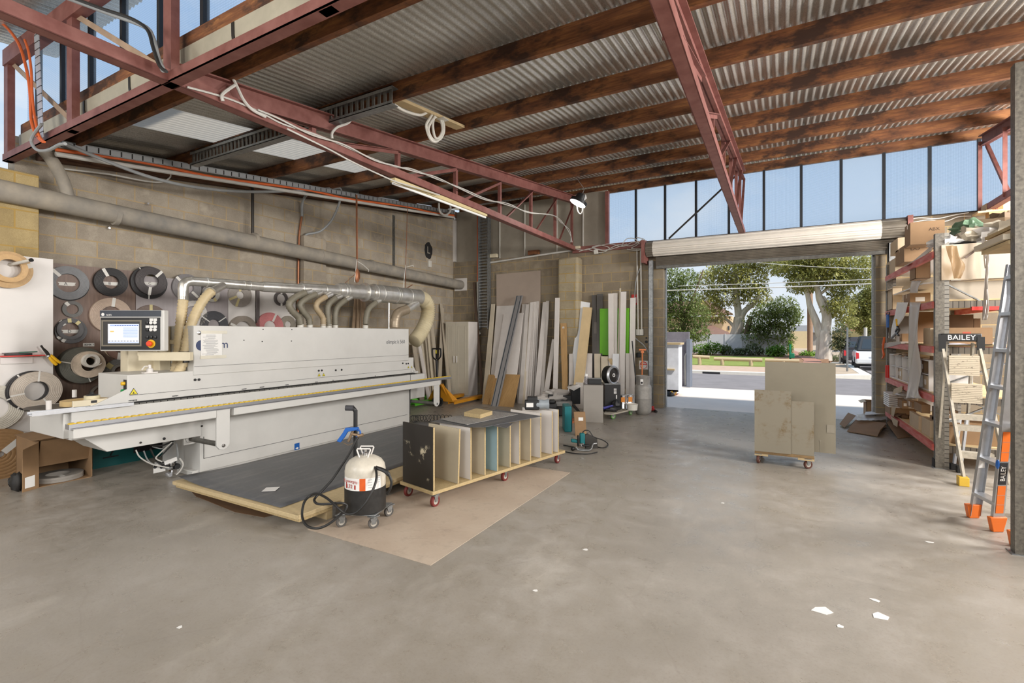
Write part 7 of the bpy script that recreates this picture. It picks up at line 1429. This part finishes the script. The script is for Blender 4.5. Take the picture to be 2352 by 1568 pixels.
# ================================================================ street outside
ap = mat('pinkish_concrete_apron', (224, 212, 200), .8, var=.08, scale=1.2, bump=.1, bscale=60); asph = mat('grey_asphalt', (134, 128, 127), .85, var=.14, scale=2, bump=.25, bscale=120); pave = mat('dusty_verge', (186, 166, 142), .9, var=.14, scale=3); kerb_m = mat('pale_kerb_concrete', (220, 214, 202), .8, var=.06)
b = MB(); b.box(-14, 14, 10.45, 14.7, -.15, -.004); struct('driveway', b, ap, 'pale concrete driveway outside the roller door', 'driveway')
b = MB(); b.box(-60, 60, 14.7, 20.85, -.2, -.06); struct('road', b, asph, 'grey asphalt street', 'road')
b = MB(); b.box(-60, 1.75, 20.85, 21.3, -.2, .05); b.box(2.9, 60, 20.85, 21.2, -.2, .0); struct('kerb', b, kerb_m, 'pale concrete kerb across the street', 'kerb')
b = MB(); b.prism([(1.75, 20.85, -.2), (3.0, 21.6, -.2), (3.2, 30, -.2), (2.95, 30, -.2), (2.7, 22.3, -.2), (1.75, 21.3, -.2)], (0, 0, .25)); struct('kerb', b, kerb_m, 'curved pale kerb at the side street corner', 'kerb')
b = MB(); b.box(-60, 1.75, 21.3, 24.9, -.2, .04); struct('footpath', b, mat('brick_footpath', (192, 164, 142), .9, var=.12, scale=4), 'brick footpath and gravel verge behind the kerb', 'footpath')
b = MB(); b.prism([(1.75, 21.3, -.2), (2.7, 22.3, -.2), (2.95, 30, -.2), (1.75, 30, -.2)], (0, 0, .24)); struct('verge', b, pave, 'gravel verge at the street corner', 'verge', None) if False else struct('path', b, pave, 'gravel verge at the street corner', 'verge')
b = MB(); b.prism([(3.2, 21.0, -.2), (60, 21.0, -.2), (60, 62, -.2), (4.6, 62, -.2)], (0, 0, .15)); struct('street', b, asph, 'side street with parked cars', 'road')
b = MB(); b.box(-60, -.2, 24.9, 36.2, -.2, .05); lw = mat('bright_lawn', (140, 152, 70), .9, var=.2, scale=6, bump=.4, bscale=90); struct('lawn', b, lw, 'bright green lawn behind the log rails', 'lawn')
b = MB(); b.box(-60, 1.3, 36.2, 60, -.2, .06); b.prism([(-.2, 24.9, -.2), (1.75, 24.9, -.2), (1.75, 30, -.2), (3.0, 36.2, -.2), (-.2, 36.2, -.2)], (0, 0, .255)); struct('ground', b, mat('bark_mulch', (160, 122, 92), .95, var=.25, scale=5, bump=.4, bscale=60), 'brown mulch under the trees', 'ground')
b = MB(); b.prism([(.9, 24.9, -.2), (1.75, 24.9, -.2), (2.1, 32, -.2), (1.5, 47, -.2), (.9, 60, -.2), (.4, 60, -.2), (1.0, 47, -.2), (1.3, 32, -.2)], (0, 0, .275)); struct('path', b, mat('red_brick_path', (176, 128, 110), .9, var=.12, scale=6), 'red brick path leading away under the trees', 'path')
b = MB(); b.box(-60, 60, 60, 140, -.3, .0); b.box(1.3, 4.6, 36.2, 62, -.2, .045); struct('ground', b, pave, 'dry ground at the back of the street', 'ground')
b = MB(); b.box(-2.68, -2.02, 20.845, 20.86, -.07, .02); solo('storm_drain', b, ink, 'dark storm drain slot in the far kerb', 'drain', smooth=False)
logm = mat('weathered_log', (196, 176, 140), .85, var=.16, scale=5, stretch=(.4, 4, 4))
for i, (u0, u1, v0, v1, posts) in enumerate(((1592, 1630, 818.3, 820.6, (1607,)), (1640, 1751, 823.5, 827, (1659, 1725)), (1757, 1836, 827, 829, (1800,)))):
    a, c = onY(u0, v0, 25.2), onY(u1, v1, 25.2); e = thing('log_rail', ['short pale log rail at the grey wall end of the lawn', 'long pale log rail in the middle of the lawn edge', 'pale log rail showing above the cream panel'][i], 'fence', ((a.x+c.x)/2, 25.2, .04), 0, 'log rails along the lawn')
    b = MB(); b.cyl(a, c, .085, n=12); part('rail', b, logm, e)
    for u in posts: p = onY(u, 830, 25.2); b = MB(); b.cyl((p.x, 25.2, .04), (p.x, 25.2, a.z-.02), .09, n=10); part('post', b, logm, e)
# fences, house
fw_m = mat('pale_grey_fence', (206, 204, 206), .7, var=.05)
b = MB(); b.box(-9, .6, 39.4, 39.55, 0, 1.55)
for k in range(9): x = -9+1.1*k; b.box(x, x+.08, 39.36, 39.4, 0, 1.6)
solo('pale_fence', b, fw_m, 'pale grey fence behind the shrubs and the lawn', 'fence', smooth=False)
b = MB(); b.box(1.2, 3.2, 61, 61.1, 0, 1.9); solo('cream_fence', b, mat('cream_fence_sheet', (214, 196, 156), .7, var=.04), 'cream sheet fence at the end of the brick path', 'fence', smooth=False)
b = MB(); b.box(4.8, 16, 58, 58.1, 0, 1.9); solo('khaki_fence', b, mat('khaki_fence_sheet', (156, 142, 96), .7, var=.06), 'khaki sheet fence behind the parked cars', 'fence', smooth=False)
hs_ = thing('house', 'beige two storey house with brown tiled roofs behind the trees', 'house', (-10, 57, 0)); hm = mat('beige_render', (222, 196, 158), .8, var=.04); tile = mat('brown_roof_tiles', (132, 100, 84), .85, var=.15, scale=8)
PY = 56; q = lambda u, v: onY(1460+u/3.92, 560+v/3.92, PY)
a, c = q(150, 880), q(862, 650); b = MB(); b.box(a.x, c.x, PY, PY+8, 0, c.z); part('wall', b, hm, hs_, smooth=False)
a, c = q(120, 655), q(880, 595); b = MB(); b.prism([(a.x, PY-.6, a.z), (c.x, PY-.6, a.z), (c.x-3, PY+4, c.z+1.2), (a.x+2, PY+4, c.z+1.2)], (0, 0, .15)); part('roof', b, tile, hs_, smooth=False)
a, c = q(600, 880), q(850, 825); b = MB(); b.box(a.x, c.x, PY-3.5, PY, 0, c.z); part('porch', b, hm, hs_, smooth=False); a, c = q(575, 826), q(885, 762); b = MB(); b.prism([(a.x, PY-4.2, a.z), (c.x+.3, PY-4.2, a.z), (c.x-2.2, PY, c.z+.3), (a.x, PY, c.z+.3)], (0, 0, .12)); part('porch_roof', b, tile, hs_, smooth=False)
for u0, u1, v0, v1 in ((598, 632, 684, 700), (675, 782, 680, 700), (830, 845, 740, 775)): a, c = q(u0, v1), q(u1, v0); b = MB(); b.box(a.x, c.x, PY-.06, PY-.01, a.z, c.z); part('window', b, flat('dark_window', (74, 78, 84), .2), hs_, smooth=False)
sh_ = thing('shed', 'distant low grey roofed shed beyond the cream fence', 'shed', (3, 80, 0)); a, c = onY(1826, 782, 80), onY(1880, 764, 80); b = MB(); b.box(a.x, c.x, 80, 84, 0, c.z); part('wall', b, mat('grey_shed_wall', (150, 146, 140), .8), sh_, smooth=False); b = MB(); b.prism([(a.x-.4, 79.6, c.z), (c.x+.4, 79.6, c.z), (c.x+.4, 82, c.z+1), (a.x-.4, 82, c.z+1)], (0, 0, .1)); part('roof', b, mat('grey_sheet_roof', (130, 128, 126), .6), sh_, smooth=False)
th_ = thing('house', 'low house with a pale red tiled roof behind the khaki fence', 'house', (11, 66, 0)); a, c = onY(1938, 785, 66), onY(2030, 763, 66); b = MB(); b.box(a.x, c.x, 66, 72, 0, a.z+1.4); part('wall', b, hm, th_, smooth=False); b = MB(); b.prism([(a.x-.5, 65.5, a.z+1.3), (c.x+.5, 65.5, a.z+1.3), (c.x-1, 69, c.z+2), (a.x+1.5, 69, c.z+2)], (0, 0, .15)); part('roof', b, mat('pale_red_tiles', (186, 138, 120), .85, var=.1), th_, smooth=False)
# trees
def leafmat(name, c1, c2):
    t = NT(name); f = t.noise(.9, 4, .6); g = t.noise(7, 2, .5)
    col = t.mix(t.ramp(f, [(.35, (0, 0, 0)), (.65, (1, 1, 1))]), rgb(*c1), rgb(*c2)); col = t.mix(t.ramp(g, [(.35, (.5, .5, .5)), (.6, (0, 0, 0))]), col, rgb(c1[0]*.55, c1[1]*.58, c1[2]*.5))
    t.set(col, .6); t.b.inputs['Transmission Weight'].default_value = 0
    tl = t.n('BsdfTranslucent'); t.l(col, tl.inputs[0]); ms = t.n('MixShader'); ms.inputs[0].default_value = .35; t.l(t.b.outputs[0], ms.inputs[1]); t.l(tl.outputs[0], ms.inputs[2]); t.l(ms.outputs[0], t.out.inputs[0]); return t.m
gum = leafmat('gum_leaves', (150, 154, 88), (204, 198, 120)); darkleaf = leafmat('dark_leaves', (104, 122, 68), (150, 160, 92)); olive = leafmat('olive_leaves', (104, 112, 78), (140, 146, 104)); freshleaf = leafmat('fresh_leaves', (104, 146, 50), (150, 184, 70))
bark = mat('pale_gum_bark', (226, 216, 202), .8, var=.22, scale=3, c2=(176, 160, 144), stretch=(2, 2, .4)); bark_d = mat('brown_bark', (122, 102, 86), .9, var=.2)
def leaves(clumps, n, s, seed):
    rnd = random.Random(seed); b = MB(); tot = sum(r[0]*r[1]*r[2] for _, r in clumps)
    for c, r in clumps:
        for _ in range(int(n*r[0]*r[1]*r[2]/tot)):
            while True:
                p = V((rnd.uniform(-1, 1), rnd.uniform(-1, 1), rnd.uniform(-1, 1)))
                if .25 < p.length < 1: break
            p = c+V((p.x*r[0], p.y*r[1], p.z*r[2])); a = V((rnd.gauss(0, 1), rnd.gauss(0, 1), rnd.gauss(0, .7)-.6)).normalized(); x, y = perp(a); k = s*rnd.uniform(.6, 1.3)
            b.add([p, p+a*k*.5+x*k*.22, p+a*k, p+a*k*.5-x*k*.22], [(0, 1, 2, 3)])
    return b
def tree(name, label, cat, clumps, stems, n, s, lm, bm_, seed, base):
    e = thing(name, label, cat, tuple(base))
    if stems:
        b = MB()
        for pts, r0, r1 in stems: b.tube(smooth_path(pts, 5), lambda t: r0+(r1-r0)*t, 10)
        part('trunk', b, bm_, e)
    part('crown', leaves(clumps, n, s, seed), lm, e, smooth=False); return e
def cl(lst, y, dy): 
    out = []
    for u, v, ru, rv in lst:
        c = onY(1460+u/3.92, 560+v/3.92, y); m = c.dot(FW2)/FPX/3.92; out.append((c, (ru*m, dy, rv*m)))
    return out
ST = lambda pts, y: [onY(1460+u/3.92, 560+v/3.92, y) for u, v in pts]
tree('gum_tree', 'leaning gum tree with forked pale trunk beside the beige house', 'tree', cl([(700, 330, 160, 130), (860, 230, 190, 130), (1010, 330, 170, 150), (820, 470, 170, 110), (1090, 460, 130, 120), (650, 520, 130, 110), (720, 640, 130, 70), (1000, 120, 250, 110), (1250, 150, 200, 140)], 42, 2.4),
     [(ST([(865, 1000), (880, 900), (915, 780), (935, 660)], 41.6), .55, .4), (ST([(935, 680), (985, 600), (1065, 535), (1120, 450)], 41.6), .28, .1), (ST([(935, 680), (915, 540), (900, 380), (895, 200)], 41.6), .32, .1), (ST([(900, 760), (830, 690), (740, 640)], 41.6), .16, .06), (ST([(905, 420), (800, 300), (700, 250)], 41.6), .12, .04)], 15000, .27, gum, bark, 1, onY(1682, 815, 41.6)*1)
tree('gum_tree', 'big gum tree with a thick pale trunk at the street corner', 'tree', cl([(1620, 250, 150, 130), (1830, 330, 160, 140), (1500, 330, 140, 130), (1400, 180, 170, 120), (1740, 150, 180, 110), (1860, 560, 110, 130), (1760, 560, 80, 90), (1560, 120, 160, 90), (2000, 230, 160, 150), (1900, 700, 90, 60)], 35.5, 2.2),
     [(ST([(1690, 1045), (1695, 960), (1695, 860), (1700, 780)], 35), .48, .36), (ST([(1665, 830), (1625, 700), (1570, 560), (1545, 450), (1500, 300)], 35), .26, .08), (ST([(1700, 800), (1720, 650), (1660, 500), (1640, 420), (1590, 240), (1620, 140)], 35), .3, .07), (ST([(1720, 760), (1740, 620), (1720, 520), (1690, 470)], 35), .16, .05), (ST([(1650, 460), (1760, 380), (1860, 330)], 35), .1, .03)], 17000, .23, gum, bark, 2, onY(1891, 825, 35))
tree('dark_tree', 'dense dark green tree rising behind the grey wall', 'tree', cl([(330, 330, 110, 130), (430, 520, 150, 160), (360, 700, 130, 130), (560, 640, 110, 120), (480, 330, 90, 110), (570, 800, 100, 80), (250, 500, 100, 200), (420, 820, 160, 70)], 33, 2),
     [(ST([(430, 980), (420, 700), (400, 420)], 33), .2, .08), (ST([(420, 700), (520, 470), (610, 230)], 33), .1, .03)], 13000, .2, darkleaf, bark_d, 3, onY(1570, 810, 33))
tree('dark_tree', 'round dark tree between the two gum trees', 'tree', cl([(1150, 700, 170, 110), (1080, 820, 130, 100), (1240, 800, 160, 120), (1330, 690, 130, 110), (1320, 560, 130, 100), (1180, 600, 120, 80), (1420, 640, 80, 90), (1370, 850, 70, 60)], 40, 2),
     [(ST([(1000, 980), (1000, 800), (1040, 650)], 40), .3, .15)], 11000, .22, darkleaf, bark_d, 4, onY(1720, 812, 40))
tree('street_tree', 'dull green tree behind the parked cars', 'tree', cl([(2040, 540, 110, 120), (2120, 640, 90, 140), (2010, 690, 90, 90), (2130, 420, 90, 100), (2090, 760, 90, 60)], 50, 2), [(ST([(2110, 960), (2105, 880), (2060, 790), (2020, 700)], 50), .45, .15)], 8000, .3, gum, bark, 5, onY(1998, 800, 50))
tree('sapling', 'slim staked sapling beside the sign post', 'tree', cl([(1850, 800, 80, 90), (1880, 900, 90, 60), (1800, 900, 50, 60), (1930, 930, 50, 40)], 30, .5), [(ST([(1838, 1080), (1845, 980), (1855, 880), (1850, 760)], 30), .05, .02), (ST([(1900, 1085), (1880, 1030), (1850, 960)], 30), .03, .02)], 1500, .16, olive, bark, 6, onZ(1929, 835))
for i, (l, y, n, s, lm, lb) in enumerate(((cl([(600, 950, 90, 60), (700, 930, 80, 55)], 37.5, .6), 37.5, 1500, .2, freshleaf, 'green shrub nearest the grey wall in front of the pale fence'), (cl([(810, 950, 60, 50)], 38, .5), 38, 600, .2, darkleaf, 'dark shrub just before the leaning gum tree'), (cl([(930, 970, 60, 40)], 37.3, .5), 37.3, 600, .2, olive, 'olive shrub just after the leaning gum tree'), (cl([(1060, 950, 90, 60)], 37.3, .6), 37.3, 900, .2, olive, 'greyish shrub in the middle of the pale fence'), (cl([(1260, 960, 90, 60)], 36.8, .6), 36.8, 1000, .22, freshleaf, 'yellow-green grassy shrub before the pale fence'), (cl([(1390, 930, 30, 60)], 34, .3), 34, 400, .14, freshleaf, 'small upright sapling leaf tuft at the brick path'), (cl([(1560, 990, 80, 25)], 39, .8), 39, 700, .18, freshleaf, 'low bright weeds beside the big gum tree'), (cl([(1790, 1020, 60, 25), (1900, 1000, 60, 20)], 36, .6), 36, 600, .14, olive, 'dry low tufts behind the sapling'))):
    solo('shrub', leaves(l, n, s, 20+i), lm, lb, 'shrub', smooth=False)
# posts, lines, bin
b = MB(); p = onZ(1946, 855); b.cyl((p.x, p.y, 0), (p.x, p.y, onY(1946, 752, p.y).z), .035); solo('sign_post', b, galv, 'plain grey metal post at the street corner', 'post')
b = MB(); p = onZ(1860.5, 813); b.cyl((p.x, p.y, 0), (p.x, p.y, 6), .19); solo('power_pole', b, mat('brown_pole', (170, 138, 112), .85), 'brown power pole behind the big gum tree', 'pole')
b = MB(); p = onY(1988, 800, 48); b.cyl((p.x, 48, 0), (p.x, 48, onY(1988, 752, 48).z), .12); solo('pale_pole', b, white_pvc, 'pale pole behind the parked cars', 'pole')
for i, (pts, r) in enumerate((([(270, 419), (1200, 393), (2160, 357)], .03), ([(380, 380), (1300, 350), (2160, 318)], .018), ([(1050, 165), (1600, 205), (2160, 226)], .016))):
    b = MB(); b.tube(smooth_path(ST(pts, 27), 6), r, 6); solo('overhead_wire', b, wire_white, ['thick white overhead wire across the street', 'thin overhead wire just above the thick one', 'highest thin overhead wire'][i], 'wire')
bn = thing('green_bin', 'small green bin on a post at the start of the brick path', 'bin', tuple(onY(1815, 824, 30))); p = onY(1815, 816, 30); b = MB(); b.cyl((p.x, 30, 0), (p.x, 30, p.z+.6), .05); part('post', b, flat('bin_green', (16, 120, 84), .5), bn); b = MB(); b.box(p.x-.02, p.x+.2, 29.9, 30.1, p.z-.15, p.z+.12); part('bin_body', b, flat('bin_green', (16, 120, 84), .5), bn, bev=.03)
# parked cars
def car(label, x, y, rz, bodym, topm, L=2.7, W=1.56, H_=1.5):
    e = thing('car', label, 'car', (x, y, -.05), rz); M = MW[e.name]; wind = flat('dark_car_glass', (60, 68, 74), .1)
    def pc(nm, fn, m, par=e, **k):
        b = MB(); fn(b); b.v = [M @ v for v in b.v]; return part(nm, b, m, par, **k)
    w = W/2
    pc('body', lambda b: b.prism([(-w, 0.02, .28), (-w, .0, .55), (-w, .12, .86), (-w, L*.62, .88), (-w, L-.25, .78), (-w, L, .5), (-w, L-.02, .28)], (W, 0, 0)), bodym, bev=.07)
    pc('roof', lambda b: b.hexa([(-w+.04, .1, .84), (w-.04, .1, .84), (w-.04, L*.72, .84), (-w+.04, L*.72, .84)], [(-w+.2, .42, H_), (w-.2, .42, H_), (w-.2, L*.52, H_), (-w+.2, L*.52, H_)]), topm, bev=.05)
    pc('rear_window', lambda b: b.prism([(-w+.22, .155, .95), (w-.22, .155, .95), (w-.3, .36, H_-.14), (-w+.3, .36, H_-.14)], (0, -.012, -.004)), wind, smooth=False)
    for s in (-1, 1):
        pc('side_window', lambda b: b.prism([(s*(w-.06), .3, .95), (s*(w-.06), L*.62, .95), (s*(w-.17), L*.5, H_-.12), (s*(w-.17), .52, H_-.12)], (s*.012, 0, .004)), wind, smooth=False)
        pc('tail_lamp', lambda b: b.prism([(s*(w-.02), -.01, .5), (s*(w-.13), -.02, .52), (s*(w-.13), .09, .76), (s*(w-.02), .1, .78)], (0, -.02, 0)), flat('tail_lamp_red', (190, 40, 40), .3), smooth=False)
        for yy in (.45, L-.5):
            o = pc('wheel', lambda b: b.lathe((s*(w-.08)-.09, yy, .3), (1, 0, 0), [(.17, 0), (.28, 0), (.3, .03), (.3, .15), (.28, .18), (.17, .18), (.17, 0)], 24), black_rubber)
            pc('rim', lambda b: b.lathe((s*(w-.08)-.07, yy, .3), (1, 0, 0), [(.18, 0), (.18, .14)], 16), alum, o)
    pc('bumper', lambda b: b.box(-w+.02, w-.02, -.06, .1, .3, .52), bodym, bev=.05); pc('number_plate', lambda b: b.box(-.22, .22, -.03, -.012, .6, .7), paper, smooth=False)
car('small white car parked in the side street, nearer the door', 3.78, 25.9, -.06, flat('white_car_paint', (232, 232, 232), .2), flat('black_soft_top', (46, 50, 54), .5))
car('dark car parked beyond the small white one', 3.72, 29.3, -.06, flat('dark_car_paint', (66, 64, 66), .2), flat('dark_car_paint', (66, 64, 66), .2), 3.9, 1.65, 1.45)
# things just outside the door
gw = thing('grey_block_wall', 'grey painted block wall stub outside the roller door', 'wall stub', (-3.2, 14.8, 0)); gwm = block_mat('grey_painted_block', 0, 0, 0, (134, 130, 138), (146, 142, 150), (120, 116, 124))
a = onZ(1587, 887); b = MB(); b.box(-6, a.x-.05, 14.85, 15.05, 0, onY(1587, 762, 14.85).z); part('wall', b, gwm, gw, smooth=False)
b = MB(); b.box(a.x-.08, a.x+.02, 14.62, 15.05, 0, onY(1587, 779, 14.7).z); part('end_post', b, mat('blue_grey_post', (122, 128, 140), .6), gw, smooth=False)
q = lambda u, v: onY(1460+u/3.92, 560+v/3.92, 14.78)
b = MB(); b.tube([q(448, 1275), q(446, 1010), q(452, 990), q(490, 987)], .022, 8); solo('white_pipe', b, white_pvc, 'white pipe bent over against the grey block wall', 'pipe')
oc = thing('white_cabinet', 'white open cabinet on a red castor base just outside the door', 'cabinet', tuple(onZ(1545, 905))); Yc = onZ(1545, 908).y; q = lambda u, v: onY(1460+u/3.92, 560+v/3.92, Yc)
a, c = q(120, 1318), q(386, 898); b = MB(); b.box(a.x, c.x, Yc, Yc+.5, a.z, c.z); part('carcass', b, mat('white_melamine', (228, 230, 236), .45), oc, smooth=False)
a2, c2 = q(120, 905), q(404, 893); b = MB(); b.box(a2.x, c2.x, Yc-.03, Yc+.52, a2.z, c2.z+.01); part('top_board', b, ply, oc, smooth=False); p0, p1 = q(268, 1135), q(352, 1131); b = MB(); b.box(p0.x, p1.x, Yc-.04, Yc, p0.z, p1.z+.02); part('ledge', b, ply, oc, smooth=False)
a3, c3 = q(310, 1325), q(384, 1317); b = MB(); b.box(a.x, c3.x, Yc, Yc+.5, a3.z-.01, c3.z); part('base_bar', b, red_plastic, oc, smooth=False); p = q(340, 1360); castor(oc, V((p.x, Yc+.05, 0)), a3.z-.01, .075, flat('yellow_castor_wheel', (226, 178, 40), .4), .04, .7)
b = MB(); b.blob(onY(1536, 910, 12.4), .14, .15, .12, .5, seed=21, flatz=0); solo('black_plastic_bag', b, black_plastic, 'black plastic bag on the ground beside the white cabinet', 'bag')
def aim(o, tx, ty, tz): o.rotation_euler = (V((tx, ty, tz))-o.location).to_track_quat('-Z', 'Y').to_euler()
LC = (1, .975, .945)
for x in (-4.6, -.5, 3.2): aim(lamp(x, -2.8, 2.9, 140, 1.6, 1.6, LC), x-.3, 5, 3.3)  # unseen fill added behind the camera, tilted towards roof and front wall
for x, y, e in ((4.3, 2.0, 250), (4.6, 5.0, 340), (4.8, 7.9, 420)): aim(lamp(x, y, 3.0, e, 1.2, 1.2, LC), -3.5, y+.3, 3.1)  # more added fill, hidden past the rack, for machine, long wall and roof
